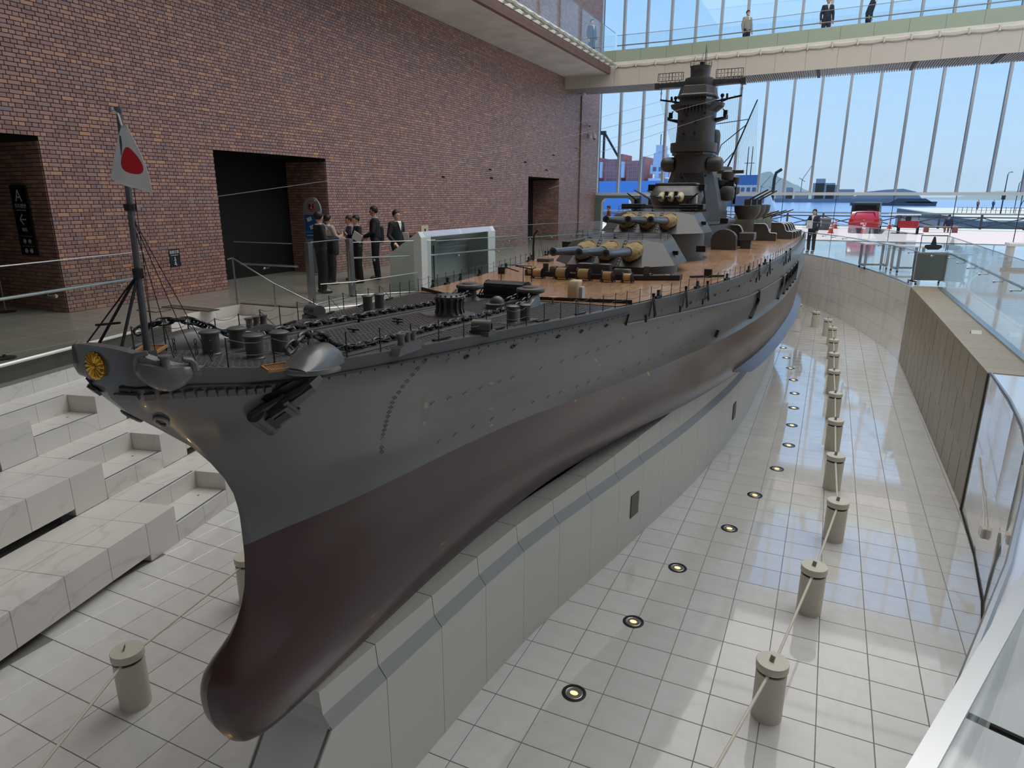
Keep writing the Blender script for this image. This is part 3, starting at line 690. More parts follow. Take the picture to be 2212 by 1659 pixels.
# ---- chrysanthemum crest on the bow
cz = 2.135; cc = Vector((.0, -.018, cz)); ca = Vector((0, -1, .05)).normalized()
b = MB(); b.lathe([(.05, -.012), (.05, 0), (.0, .003)], cc, 32, ca); crest = b.build('bow_crest', gold, ship)
ux = Vector((1,0,0)); uz = ux.cross(ca); uz = uz if uz.z > 0 else -uz
for k in range(16):
    a = 2*math.pi*k/16; d = ux*math.cos(a)+uz*math.sin(a); t = ca.cross(d)
    pet = MB()
    R_ = [(r_*.56, w_*.56, h_*.6) for r_, w_, h_ in ((.014, .006, .008), (.04, .011, .012), (.07, .0165, .014), (.086, .0165, .013), (.094, .011, .009), (.0965, .003, .004))]
    pet.loft([[cc+d*r+t*w*s+ca*h*hh for s, hh in ((-1, 0), (-.6, .75), (0, 1), (.6, .75), (1, 0))] for r, w, h in R_]); pet.build('petal', gold, crest, 50)
MB().sph(cc+ca*.006, .0095, 12, 8, (1,.7,1)).build('crest_boss', gold, crest)
# bow top plate rising to the crest (raised bulwark lip)
lip = MB(); Q = []
for t in np.linspace(-1, 1, 25):
    y = .0+.24*abs(t)**1.7; x = hb(max(y, 0), float(zdk(y))-1e-3)*np.sign(t) if abs(t) > .01 else 0
    h = .078*(.5+.5*math.cos(math.pi*abs(t))); z = float(zdk(y)); Q.append((x, y-.006, z, h))
for x, y, z, h in Q: lip.v += [(x*1.0, y-.004, z-.03), (x*1.0, y-.006, z+h), (x*.92, y+.035, z+h), (x*.92, y+.035, z-.02)]
for i in range(len(Q)-1):
    for k in range(3): lip.f.append((4*i+k, 4*i+4+k, 4*i+4+k+1, 4*i+k+1))
lip.build('bow_bulwark', navy, ship, 40)
# horned fairleads on both bows: plump half-moon with three horns
_ey = np.concatenate([np.linspace(.0005, .06, 40), np.linspace(.062, .6, 120)]); _ex = np.array([hb(y, float(zdk(y))-1e-3) for y in _ey]); _el = np.concatenate([[0], np.cumsum(np.hypot(np.diff(_ex), np.diff(_ey)))])+_ex[0]
def edge(l, sd_, h=0.):
    x, y = float(np.interp(l, _el, _ex)), float(np.interp(l, _el, _ey)); x2, y2 = float(np.interp(l+.01, _el, _ex)), float(np.interp(l+.01, _el, _ey)); t = Vector((x2-x, y2-y, 0)).normalized(); n = Vector((t.y, -t.x, 0))
    return Vector((sd_*x, y, float(zdk(y))+h)), Vector((sd_*n.x, n.y, 0))
for sd_ in (1, -1):
    l0, l1 = .165, .375
    def fp(s, h, o=0.):
        p, n = edge(l0+(l1-l0)*(s+1)/2, sd_, h); return p+n*o
    b = MB(); rg = []
    for s in np.linspace(-1, 1, 17):
        e_ = max(0, 1-abs(s)**2.0)**.8; dp = .02+.075*e_; tp = .012+.02*max(0, -s)
        rg.append([fp(s, tp, .0), fp(s, tp-.006, .012+.014*e_), fp(s, -.4*dp, .012+.026*e_), fp(s, -.85*dp, .006+.016*e_), fp(s, -dp, -.012), fp(s, tp, -.025)])
    b.loft(rg); fo = b.build('horned_fairlead', navy, ship, 60)
    for s0, s1, h, r in ((-.98, -.5, .062, .011), (-.0, .0, .052, .017), (.98, .62, .036, .011)):
        hbm = MB()
        if s0: hbm.tube([fp(s0, -.01, .004), fp(s0*.97+s1*.03, h*.5, .006), fp(s0*.75+s1*.25, h*.85, .005), fp(s1, h, .002)], [r*1.8, r*1.5, r*1.2, r*.9], 8)
        else: c_ = fp(s0, .0, .006); hbm.lathe([(r*1.4, 0), (r, .012), (r, h-.012), (r*1.35, h-.008), (r*1.35, h), (r*.6, h+.003)], c_, 14)
        hbm.build('horn', navy, fo)
# ---- flagstaff with braces and stays
fs0 = Vector((0, .205, 2.125)); fs1 = Vector((0, .235, 3.06))
FST = MB().cyl(fs0, fs1, .014, .010, 10).cyl(fs1-Vector((0,-.002,.0)), fs1+Vector((0,-.004,.02)), .013, .013, 8).box(fs0, (.05,.05,.05)).build('flagstaff', mat('staff_grey', (88, 90, 94), .35), ship)
MB().tube([fs1+Vector((0,-.003,.01)), fs1+Vector((-.012,-.008,.006)), fs1+Vector((-.024,-.014,.006))], .002, 6).cyl(fs1+Vector((-.024,-.014,.0)), fs1+Vector((-.024,-.014,.018)), .006, .006, 8).build('mast_lamp', steel, FST)
mid = fs0.lerp(fs1, .36)
MB().cyl(mid, (-.13, .04, 2.12), .006, n=6).cyl(mid, (.03, .05, 2.12), .006, n=6).cyl((-.09,.07,2.27), (.0,.11,2.28), .005, n=6).cyl(mid-Vector((0,0,.02)), mid+Vector((0,0,.02)), .02, n=8).build('staff_brace', blk, FST)
b = MB(); m2 = fs0.lerp(fs1, .63); b.cyl(m2-Vector((0,0,.012)), m2+Vector((0,0,.012)), .022, n=8)
for q_ in ((.07,.27,2.11), (.16,.30,2.10), (.22,.33,2.10)): b.cyl(fs0.lerp(fs1, .6), q_, .002, n=4)
for f_ in (.35, .9): b.tube([fs0+Vector((.02,.02,.02)), fs0.lerp(fs1, f_)+Vector((.018,.01,0))], .0016, 4)
b.cyl(mid, (-.17, .02, 2.14), .003, n=4)
b.build('stay_wire', blk, FST)
tb_ = MB()
for q_ in ((.075,.275,2.17), (.165,.305,2.17), (.215,.335,2.16)):
    q_ = Vector(q_)
    for k in range(3): tb_.tube([q_+Vector(((.006 if k % 2 else 0)*math.cos(a), (0 if k % 2 else .006)*math.cos(a), .022*k-.03+.014*math.sin(a))) for a in np.linspace(0, 2*math.pi, 7)[:-1]], .002, 4, closed=True)
tb_.build('turnbuckle', blk, FST)
# ---- mooring bitts
def bitt(x, y, h=.105, r=.04):
    z = float(zdk(y)); b = MB(); b.lathe([(r*1.15, 0), (r, .006), (r, h-.012), (r*1.22, h-.008), (r*1.22, h), (r*.9, h+.006), (0.001, h+.007)], (x, y, z+.005), 18); b.build('mooring_bitt', navy_d, ship)
for x, y in ((-.12,.62),(-.14,.80),(.115,.66),(.115,.82)): bitt(x, y)
for x, y in ((-.53,2.37),(-.535,2.52),(.62,2.41),(.66,2.53)): bitt(x, y, .11, .035)
for x, y in ((-.13,.71),(.115,.74)): MB().box((x, y, float(zdk(y))+.004), (.12, .36, .008), rz=.05 if x < 0 else 0).build('bitt_plate', navy_d, ship, 0)
MB().box((-.533, 2.445, float(zdk(2.44))+.004), (.12, .32, .008)).box((.64, 2.47, float(zdk(2.44))+.004), (.12, .3, .008), rz=-.25).build('bitt_plate', navy_d, ship, 0)
# gratings by the hawse hoods
for x, y in ((-.30,.42), (.43,.55)):
    z = float(zdk(y))+.012; g = MB(); rz = -.5 if x > 0 else .6; R3 = Matrix.Rotation(rz, 3, 'Z')
    for s in (-1, 1): g.box(Vector((x,y,z))+R3@Vector((s*.052,0,0)), (.008,.22,.012), rz=rz).box(Vector((x,y,z))+R3@Vector((0,s*.106,0)), (.11,.008,.012), rz=rz)
    for k in range(-9, 10): g.box(Vector((x,y,z-.002))+R3@Vector((0,k*.011,0)), (.1,.003,.006), rz=rz)
    for k in range(-4, 5): g.box(Vector((x,y,z-.003))+R3@Vector((k*.011,0,0)), (.003,.21,.006), rz=rz)
    g.build('wood_grating', grat, ship, 0)
# hawse hoods: long domed shells the chains run over
def hood(sd_):
    b = MB(); rg = []; yc0, yc1 = .50, .84; xc = (.46 if sd_ > 0 else -.42)
    for t in np.linspace(0, 1, 13):
        y = yc0+(yc1-yc0)*t; h = .092*math.sin(math.pi*min(1, t*.62+.04))**1.1*(1 if t < .93 else .9)+.006; w = .045+.06*math.sin(math.pi*min(1, .18+t*.5)); x = xc-sd_*.10*t+sd_*.03
        z = float(zdk(y)); rg.append([Vector((x+w*math.cos(a), y, z-.004+h*math.sin(a)**.8)) for a in np.linspace(0, math.pi, 13)])
    b.loft(rg); o = b.build('hawse_hood', navy, ship, 50)
    MB().tube([(xc+sd_*.04+.12*math.cos(a), .62+.13*math.sin(a)*1.0, float(zdk(.62))+.008) for a in np.linspace(math.pi*.95, 2.05*math.pi, 14)], .012, 6).build('hood_rim', navy, o)
    return xc
hood(1); hood(-1)
# ---- anchor chains: one object per link
lk = MB().tube([(.0, .0245*math.copysign(1, math.sin(a))*(abs(math.sin(a))**.5)*.72, .040*math.cos(a)) for a in np.linspace(0, 2*math.pi, 13)[:-1]], .0078, 6, closed=True)
lk.box((0,0,0), (.008,.03,.008)); lkm = lk.mesh('chain_link', 50)
def chain(path, name='chain_link'):
    P = [Vector(p) for p in path]; L = [0]
    for a, c in zip(P[:-1], P[1:]): L.append(L[-1]+(c-a).length)
    s = 0; k = 0
    def at_(s): return Vector([float(np.interp(s, L, [p[i] for p in P])) for i in range(3)])
    while s+.06 < L[-1]:
        a, c = at_(s), at_(s+.062); d = (c-a).normalized(); ref = Vector((0,0,1)); u = d.cross(ref).normalized(); w = u.cross(d)
        th = (.5 if k % 2 else -1.05)+.25*math.sin(k*1.7); u2 = u*math.cos(th)+w*math.sin(th); w2 = d.cross(u2)
        M_ = Matrix((w2, u2, d)).transposed().to_4x4(); M_.translation = (a+c)/2; o = link(name, lkm, chainm, ship); o.matrix_local = M_; s += .058; k += 1
for sd_ in (1, -1):
    pts = [(sd_*.47, .50, 2.13), (sd_*.46, .56, 2.155), (sd_*.44, .64, 2.17), (sd_*.41, .76, 2.155), (sd_*.375, .9, 2.07), (sd_*.35, 1.05, float(zdk(1.05))+.018)]
    pts += [(sd_*(.345-.02*t), 1.05+2.05*t, float(zdk(1.05+2.05*t))+.018) for t in np.linspace(.1, 1, 10)]
    pts += [(sd_*.335, 3.28, 1.97), (sd_*.33, 3.40, 2.0)]
    chain(pts)
    chain([(sd_*.235, 3.46, 1.985), (sd_*.22, 3.3, 1.985), (sd_*.2, 3.12, 1.97)])
    # flat chain track plate
    b = MB()
    for t in np.linspace(0, 1, 12): y = .95+2.2*t; z = float(zdk(y))+.0035; x = sd_*(.35-.025*t); b.v += [(x-.075, y, z), (x+.075, y, z)]
    b.f = [(2*i, 2*i+1, 2*i+3, 2*i+2) for i in range(11)]; b.build('chain_track', navy_d, ship, 0)
    # windlass with broad cap, wedge-shaped stopper and chain pipe
    wz = float(zdk(3.45)); wx = sd_*.285
    MB().lathe([(.10,0),(.085,.01),(.06,.03),(.055,.075),(.085,.09),(.115,.10),(.12,.115),(.115,.13),(.07,.138),(.065,.146),(.03,.147)], (wx, 3.48, wz), 28).build('windlass', navy_d, ship)
    b = MB(); b.loft([[Vector((wx+sd_*.06+s*w*.5, 3.22+.2*t, wz+h*k)) for s, k in ((-1,0),(-.75,1),(.75,1),(1,0))] for t, w, h in ((0,.10,.012),(.5,.11,.06),(1,.12,.095))]); b.build('chain_stopper', navy, ship, 20)
    b = MB(); b.lathe([(.075,0),(.07,.03),(.076,.032),(.076,.04),(.05,.042)], (sd_*.17, 3.05, float(zdk(3.05))), 22); b.sph((sd_*.17, 3.09, float(zdk(3.05))+.035), .06, 14, 5, (1,1,1), 0., 1.); b.build('chain_pipe', navy_d, ship)
    MB().bar((sd_*.17, 3.12, wz+.02), (sd_*.25, 3.4, wz+.02), .05, .05).build('stopper_bed', navy_d, ship, 0)
# capstan
cx, cy = .085, 2.5; z = float(zdk(cy)); cp = MB().lathe([(.105,0),(.105,.012),(.09,.03),(.078,.055),(.074,.08),(.082,.11),(.098,.128),(.102,.136),(.102,.142),(.085,.15),(.0,.152)], (cx, cy, z), 30).build('capstan', navy_d, ship)
cr_ = MB()
for k in range(14):
    a = 2*math.pi*k/14; d = Vector((math.cos(a), math.sin(a), 0)); c0 = Vector((cx, cy, z)); P = [c0+d*.1+Vector((0,0,.02)), c0+d*.09+Vector((0,0,.06)), c0+d*.092+Vector((0,0,.1)), c0+d*.102+Vector((0,0,.13))]
    for p, q_ in zip(P[:-1], P[1:]): cr_.bar(p, q_, .016, .016, up=d)
    cr_.box(c0+d*.088+Vector((0,0,.15)), (.012,.012,.01), rz=a)
cr_.build('capstan_whelp', navy_d, cp, 0)
MB().prism([(cx-.25, cy-.02), (cx-.02, cy-.16), (cx+.22, cy-.1), (cx+.25, cy+.08), (cx+.02, cy+.2), (cx-.2, cy+.14)], z-.01, z+.006).build('capstan_plate', navy_d, ship, 0)
# companion house, hand wheel, breakwater strips
hz = float(zdk(3.85)); b = MB(); hx = -.09
b.loft([[Vector((hx+s, 3.72+y_, hz+z_)) for y_, z_ in ((0,0),(0,.10),(.012,.13),(.03,.14),(.17,.14),(.2,.12),(.2,0))] for s in (-.19, .19)]); hs = b.build('companion_house', blk, ship, 20)
b = MB()
for s in (-1, 1):
    for y_ in (3.74, 3.80): b.bar((hx+s*.235, y_-.05, hz), (hx+s*.195, y_+.05, hz+.145), .008)
    for k in range(5): b.bar((hx+s*(.235-.04*k/4), 3.69+.1*k/4, hz+.145*k/4), (hx+s*(.235-.04*k/4), 3.75+.1*k/4, hz+.145*k/4), .006)
b.build('house_ladder', blk, hs, 0)
b = MB()
for s in (-.1, .12, .2): b.cyl((hx+s, 3.9, hz+.14), (hx+s, 3.9, hz+.28), .0035, n=4)
b.cyl((hx-.1, 3.9, hz+.28), (hx+.2, 3.9, hz+.28), .0035, n=4).bar((hx+.03, 3.95, hz+.27), (hx+.2, 3.9, hz+.255), .02, .008); b.build('house_rail', blk, hs, 0)
MB().cyl((.43, 3.62, 1.9), (.43, 3.62, 1.95), .008, n=6).lathe([(.035,0),(.035,.006)], (.43,3.62,1.95), 14).build('hand_wheel', grat, ship)
b = MB(); Bk = [(-1.02, 3.86), (-.6, 3.6), (0, 3.7), (.55, 3.82), (1.03, 3.92)]
for p, q_ in zip(Bk[:-1], Bk[1:]): b.bar((p[0], p[1], 1.905), (q_[0], q_[1], 1.905), .012, .045)
b.build('deck_coaming', blk, ship, 0)
# ring fairleads (closed chocks) and roller fairleads on the deck edge
for sd_ in (1, -1):
    for y in (1.93,):
        x = hb(y, float(zdk(y))-.002); c0 = Vector((sd_*(x-.03), y, float(zdk(y))+.04)); b = MB(); ax = Vector((sd_, .25, 0)).normalized()
        T = Vector((0,0,1)).cross(ax)
        for k in range(2): pass
        prof = [(T*(.05*math.cos(a))+Vector((0,0,.045*math.sin(a)+(.0 if a < math.pi else 0)))) for a in np.linspace(0, 2*math.pi, 17)[:-1]]
        inn_ = [p*.58 for p in prof]
        R1 = [c0-ax*.06+p for p in prof]; R2 = [c0+ax*.055+p for p in prof]; R3_ = [c0+ax*.055+p for p in inn_]; R4 = [c0-ax*.05+p for p in inn_]
        b.loft([R1, R2, R3_, R4]); b.box(c0+Vector((0,0,-.035)), (.13,.1,.03)); b.build('closed_chock', navy_d, ship, 50)
    y = 1.30; x = hb(y, float(zdk(y))-.002); b = MB()
    b.prism_ax([(-.13,-.02),(.13,-.02),(.10,.02),(.05,.035),(-.05,.035),(-.10,.02)], -.03, .03, lambda p, q_, t: (sd_*(x-.01)+t, y+p, float(zdk(y))+q_))
    for k in (-1, 0, 1): b.lathe([(.024,0),(.018,.02),(.018,.05),(.026,.06),(.026,.066)], (sd_*(x-.01), y+k*.055, float(zdk(y))+.02), 12)
    b.build('roller_fairlead', navy, ship, 40)
# small deck cleats and eye plates
for x, y in ((-.02,1.55),(.02,1.95),(-.25,1.9),(.12,3.3),(-.05,2.05)):
    z = float(zdk(y)); MB().box((x,y,z+.008),(.012,.012,.016)).bar((x-.04,y,z+.018),(x+.04,y,z+.018),.008).build('deck_cleat', blk, ship, 0)
# ---- guard rails: stanchion objects plus sagging wires
stm = MB().cyl((0,0,0),(0,0,.125),.0032,n=5).mesh('stanchion', 30)
for sd_ in (1, -1):
    ys_ = [.35, .55]+list(np.arange(.72, 3.9, .205))+list(np.arange(4.05, 16.5, .235)); w = MB(); prev = None
    for y in ys_:
        x = hb(y, float(zdk(y))-.002)-.018; p = Vector((sd_*x, y, float(zdk(y)))); o = link('stanchion', stm, blk, ship); o.location = p
        if prev is not None:
            for h, sg in ((.122, .02), (.062, .012)):
                w.tube([prev.lerp(p, t)+Vector((0,0,h-sg*4*t*(1-t))) for t in (0,.2,.4,.6,.8,1)], .0016, 4, caps=False)
        prev = p
    for y in (.72, 1.33, 2.15, 3.0):
        x = hb(y, float(zdk(y)))-.018; w.cyl((sd_*x, y, float(zdk(y))+.115), (sd_*(x-.03), y+.1, float(zdk(y))), .002, n=4)
    w.build('rail_wire', blk, ship)
    w = MB()
    for y in np.arange(1.6, 3.6, .5):
        x = hb(y, float(zdk(y)))-.05; w.box((sd_*x, y, float(zdk(y))+.008), (.02, .13, .01), rz=.25*-sd_)
    for y in np.arange(4.5, 9.5, 1.05):
        x = hb(y, float(zdk(y)))-.04; w.box((sd_*x, y, float(zdk(y))+.015), (.03, .12, .02), rz=.18*-sd_).box((sd_*x, y+.02, float(zdk(y))+.05), (.02, .04, .05), rz=.18*-sd_)
    w.build('deck_edge_fitting', blk, ship, 0)
# ---- stockless anchors housed under the bow flare
for sd_ in (1, -1):
    ya, za = .60, 1.85; p, n = on_hull(ya, za, sd_); fwd = (hp(ya-.1, za-.09, sd_)-p).normalized(); sdv = n.cross(fwd).normalized()
    def A(f_, s, o): return p+fwd*f_+sdv*s+n*o
    b = MB()
    b.loft([[A(-.16,s*.02,.03+o*.012) for s, o in ((-1,-1),(1,-1),(1,1),(-1,1))], [A(.02,s*.03,.035+o*.02) for s, o in ((-1,-1),(1,-1),(1,1),(-1,1))]])
    an = b.build('anchor', navy_d, ship, 20)
    MB().box(A(.02,0,.05), (.0,.0,.0)) 
    Rm = Matrix((sdv, fwd, n)).transposed()
    MB().box(A(-.03,0,.05), (.13,.025,.03), R=Rm).box(A(.025,0,.05), (.085,.10,.045), R=Rm).build('anchor_head', navy_d, an, 0)
    MB().box(A(.03,0,.075), (.05,.06,.006), R=Rm).build('anchor_panel', blk, an, 0)
    b = MB(); b.cyl(A(.10,-.075,.03), A(.10,.075,.03), .042, n=16).build('anchor_crown', navy_d, an)
    for s in (-1, 1): MB().loft([[A(.08+f_,s*(.075+a_),.03+o) for a_, o in ((-.012,-.012),(.012,-.012),(.012,.014),(-.012,.014))] for f_ in (.04, -.02)]+[[A(-.05,s*.07+a_,.03+o) for a_, o in ((-.004,-.008),(.004,-.008),(.004,.008),(-.004,.008))]]).build('anchor_fluke', navy_d, an, 30)
    MB().box(A(.075,0,.068), (.1,.025,.012), R=Rm).build('anchor_slot', blk, an, 0)
    # bolster wedge, and a flat black plate painting in the recess shadow
    MB().loft([[A(-.22,-.02,.004),A(-.22,.02,.004),A(-.22,.02,.0),A(-.22,-.02,.0)],[A(-.1,-.03,.035),A(-.1,.05,.03),A(-.1,.05,0),A(-.1,-.03,0)],[A(.03,-.05,.03),A(.03,.05,.02),A(.03,.05,0),A(.03,-.05,0)]]).build('anchor_bolster', navy, an, 20)
    b = MB(); ring = []
    b.add([A(-.19,.0,.003),A(-.12,-.085,.003),A(.02,-.11,.003),A(.11,-.085,.003),A(.12,-.02,.003),A(.0,.03,.003)], [(0,1,2,3,4,5)]); b.build('anchor_shadow', blk, an, 0)
    b = MB(); yq, zq = .16, 1.875; p2, n2 = on_hull(yq, zq, sd_); f2 = (hp(yq+.06, zq-.06, sd_)-p2).normalized(); s2 = n2.cross(f2)
    b.tube([p2+f2*(.042*math.cos(a))+s2*(.022*math.sin(a))+n2*.006 for a in np.linspace(0, 2*math.pi, 15)[:-1]], .008, 8, closed=True); hr = b.build('hawse_ring', navy, ship)
    MB().add([p2+f2*(.038*math.cos(a))+s2*(.02*math.sin(a))+n2*.004 for a in np.linspace(0, 2*math.pi, 15)[:-1]], [tuple(range(14))]).build('hawse_hole', blk, hr, 0)
# ---- reels, spray breakwater and lockers ahead of the first turret
b = MB(); W1 = [(-.88, 5.98), (-.5, 5.86), (0, 5.82), (.5, 5.92), (.97, 6.2)]; 
for p, q_ in zip(W1[:-1], W1[1:]):
    zz = float(zdk(5.9)); b.prism([(p[0], p[1]), (q_[0], q_[1]), (q_[0], q_[1]+.16), (p[0], p[1]+.16)], zz-.01, zz+.06)
b.build('spray_breakwater', blk, ship, 0)
def reel(x, y, r, w, rz=0, flip=False):
    z = float(zdk(y)); c0 = Vector((x, y, z+r+.012)); ax = Matrix.Rotation(rz, 3, 'Z')@Vector((1,0,0)); o = MB().lathe([(r*.86, -w/2), (r*.9, -w/4), (r*.9, w/4), (r*.86, w/2)], c0, 20, ax).build('cable_reel', manila, ship)
    for s in (-1, 1): MB().lathe([(r*1.08, s*(w/2+.001)), (r*1.08, s*(w/2+.01))], c0, 20, ax).build('reel_flange', blk, o, 30)
    st_ = MB(); T = Vector((0,0,1)).cross(ax)
    for s in (-1, 1):
        for k in (-1, 1): st_.bar(c0+ax*s*(w/2+.018), c0+ax*s*(w/2+.018)+T*k*r*1.0-Vector((0,0,r+.01)), .010)
        st_.bar(c0+ax*s*(w/2+.018)+T*r-Vector((0,0,r+.008)), c0+ax*s*(w/2+.018)-T*r-Vector((0,0,r+.008)), .010)
    st_.build('reel_stand', blk, o, 0)
for x, y, r, w, rz in ((-.55,5.62,.055,.105,0), (-.27,5.66,.066,.125,0), (.0,5.66,.066,.13,0), (.285,5.64,.058,.105,0), (.50,5.68,.05,.085,0), (-.76,5.9,.05,.09,.35), (.62,6.12,.036,.08,-.25), (.83,6.2,.03,.07,-.3)): reel(x, y, r, w, rz)
b = MB(); zz = float(zdk(5.9))
for x0, w, h, yy in ((-.42, .18, .13, 5.86), (.36, .19, .13, 5.9)):
    b = MB(); b.loft([[Vector((x0+s*w/2, yy+y_, zz+z_)) for y_, z_ in ((0,0),(0,h*.75),(.02,h),(.1,h),(.12,h*.75),(.12,0))] for s in (-1, 1)]); b.build('deck_locker', navy_d, ship, 20, bevel=.01)
MB().b2(-.2, .2, 5.98, 6.1, zz, zz+.17).build('ventilator_box', navy_d, ship, 0, bevel=.012)
MB().box((.62, 6.05, zz+.08), (.07,.02,.16), rz=.2).box((-.6, 5.98, zz+.09), (.07,.02,.12), rz=-.3).build('spray_shield', navy_d, ship, 0)
b = MB(); q0 = Vector((.475, 4.02, float(zdk(4)))); b.loft([[q0+Vector((x*.05, y*.05+.015*t, z_)) for x, y in ((-1,-1),(1,-1),(1,1),(-1,1))] for t, z_ in ((0,0),(0,.09),(1,.13),(3,.165))]); b.build('covered_winch', cream, ship, 40, bevel=.015)
MB().box(q0+Vector((.062,.02,.055)), (.035,.07,.11)).build('winch_motor', lightgrey, ship, 0)
MB().cyl((-1.16,5.9,1.845),(-1.16,5.9,1.93),.045,n=14).bar((-1.1,5.9,1.93),(-.86,5.75,1.905),.02,.01).build('deck_vent', blk, ship)
MB().box((1.2,6.75,1.88),(.09,.06,.11)).bar((1.02,6.6,1.85),(1.36,6.9,1.85),.04,.02).build('deck_vent', blk, ship, 0)
# stern-leaning davit on the far side
MB().tube([(-1.55,7.8,1.84),(-1.55,7.8,2.05),(-1.53,7.78,2.22),(-1.46,7.76,2.3)], .014, 6).bar((-1.46,7.76,2.29),(-1.36,7.74,1.9),.003).build('boat_davit', blk, ship)
MB().box((-1.33,7.75,1.86),(.2,.18,.05)).build('hatch', navy_d, ship, 0)
# ---- main turrets
def turret(yc, zb, barb_h):
    def G(x, y, z): return Vector((x, yc+y, zb+z))
    b = MB()  # gunhouse: base polygon z=0 (zb), roof polygon about z=.31
    base = [(-.48,-.77),(.48,-.77),(.79,-.36),(.80,.35),(.55,.95),(-.55,.95),(-.80,.35),(-.79,-.36)]
    knk = [(-.37,-.365,.305),(.37,-.365,.305),(.60,-.25,.262),(.62,.3,.29),(.45,.85,.33),(-.45,.85,.33),(-.62,.3,.29),(-.60,-.25,.262)]
    b.loft([[G(x,y,0) for x,y in base],[G(*p) for p in knk]], True, False)
    k = len(b.v)-8; b.f.append((k+0,k+1,k+2,k+3,k+4,k+5,k+6,k+7))
    tu = b.build('main_turret', navy_s, ship, 15, bevel=.006)
    MB().cyl(G(0,0,-barb_h), G(0,0,.002), .735, n=40).build('barbette', navy_s, tu)
    # plating seams and ladder strip on the sloping face
    b = MB()
    for x in (-.17, .165):
        for dx in (-.02, .02): b.bar(G(x+dx,-.765,.012), G(x+dx,-.372,.302), .006, .006, up=(0,-1,1))
        for t in np.linspace(.05, .95, 9): b.bar(G(x-.02,-.765+.393*t,.012+.29*t), G(x+.02,-.765+.393*t,.012+.29*t), .005)
    b.build('face_ladder', blk, tu, 0)
    for x in (-.305, 0, .305):
        p0 = G(x, -.52, .165); d = Vector((0,-1,.052)).normalized(); e_ = d
        m0 = p0+d*1.16
        br_ = MB().loft([MB().ring(p0+d*t, d, r, 20) for t, r in ((0,.072),(.18,.072),(.185,.066),(.22,.066),(.225,.062),(.27,.062),(.275,.057),(.6,.05),(.9,.043),(1.1,.040),(1.13,.047),(1.16,.047))]).build('gun_barrel', gunm, tu)
        b = MB(); b.loft([MB().ring(m0+d*.002, d, .026, 16), MB().ring(m0-d*.004, d, .026, 16)]); b.build('muzzle_bore', blk, br_)
        bl = MB(); rg = []; up_ = Vector((0, .405, .305)).normalized(); fc = G(x, -.551, .172); ed = p0+d*.30; zax = Vector((1,0,0)).cross(d); zax = zax if zax.z > 0 else -zax
        for u in np.linspace(0, 1, 17):
            e3 = u*u*(3-2*u); c_ = fc.lerp(ed, u**1.15); ax1 = .122*(1-e3)+.064*e3+.018*math.sin(math.pi*u); ay = up_*(.168*(1-e3))+zax*(.064*e3+.012*math.sin(math.pi*u)); ring_ = []
            for i in range(48):
                a = 2*math.pi*i/48; wv = 1+(.055*math.sin(6*a+9*u+x*9)+.035*math.sin(11*a-14*u+x*5)+.02*math.sin(17*a+3))*math.sin(math.pi*min(1, u+.12))
                ring_.append(c_+Vector((1,0,0))*(ax1*wv*math.cos(a))+ay*(wv*math.sin(a)))
            rg.append(ring_)
        bl.loft(rg); bo = bl.build('gun_bloomer', tan, tu, 70)
        MB().tube([fc+Vector((1,0,0))*(.127*math.cos(a))+up_*(.173*math.sin(a))+Vector((0,-.006,.008)) for a in np.linspace(0, 2*math.pi, 33)[:-1]], .008, 6, closed=True).build('bloomer_collar', tan, bo)
    # roof hood, side periscopes, roof guard rail
    b = MB(); b.sph(G(0,-.28,.31), .03, 10, 5, (1,1.3,1), 0, 1); b.sph(G(-.4,-.1,.29), .025, 10, 5, (1,1.3,1), 0, 1); b.build('roof_hood', blk, tu)
    MB().box(G(.735,-.1,.14), (.07,.05,.05)).box(G(-.735,-.1,.14), (.07,.05,.05)).box(G(.95,.5,.16),(.12,.1,.08)).box(G(-.95,.5,.16),(.12,.1,.08)).build('range_port', blk, tu, 0)
    b = MB(); rp = [(-.36,-.34),(-.18,-.34),(.0,-.34),(.18,-.34),(.36,-.34),(.56,-.22),(.58,.1),(.52,.5),(.44,.8),(-.36,.8),(-.58,.1),(-.56,-.22)]
    for (x, y) in rp: b.cyl(G(x,y,.29), G(x,y,.385), .003, n=4)
    for h in (.335, .38): b.tube([G(x,y,h) for x,y in rp], .0018, 4, closed=True)
    b.build('roof_rail', blk, tu)
    b = MB()
    for t in (.25, .5, .75): b.bar(G(-.6+.05*t,-.2+.9*t,.275+.05*t), G(.6-.05*t,-.2+.9*t,.275+.05*t), .006, .004)
    b.build('roof_seam', navy_d, tu, 0)
    return tu
turret(7.14, 1.95, .125); turret(9.07, 2.255, .41)
MB().cyl((0,9.07,1.84),(0,9.07,1.875),.80,n=36).build('barbette_ring', navy_s, ship)
for k in range(6):
    a = math.radians(-60+k*13); MB().box((.80*math.sin(a)+.02, 9.07-.80*math.cos(a), 1.87), (.06,.04,.04), rz=a).build('deck_box', blk, ship, 0, bevel=.006)
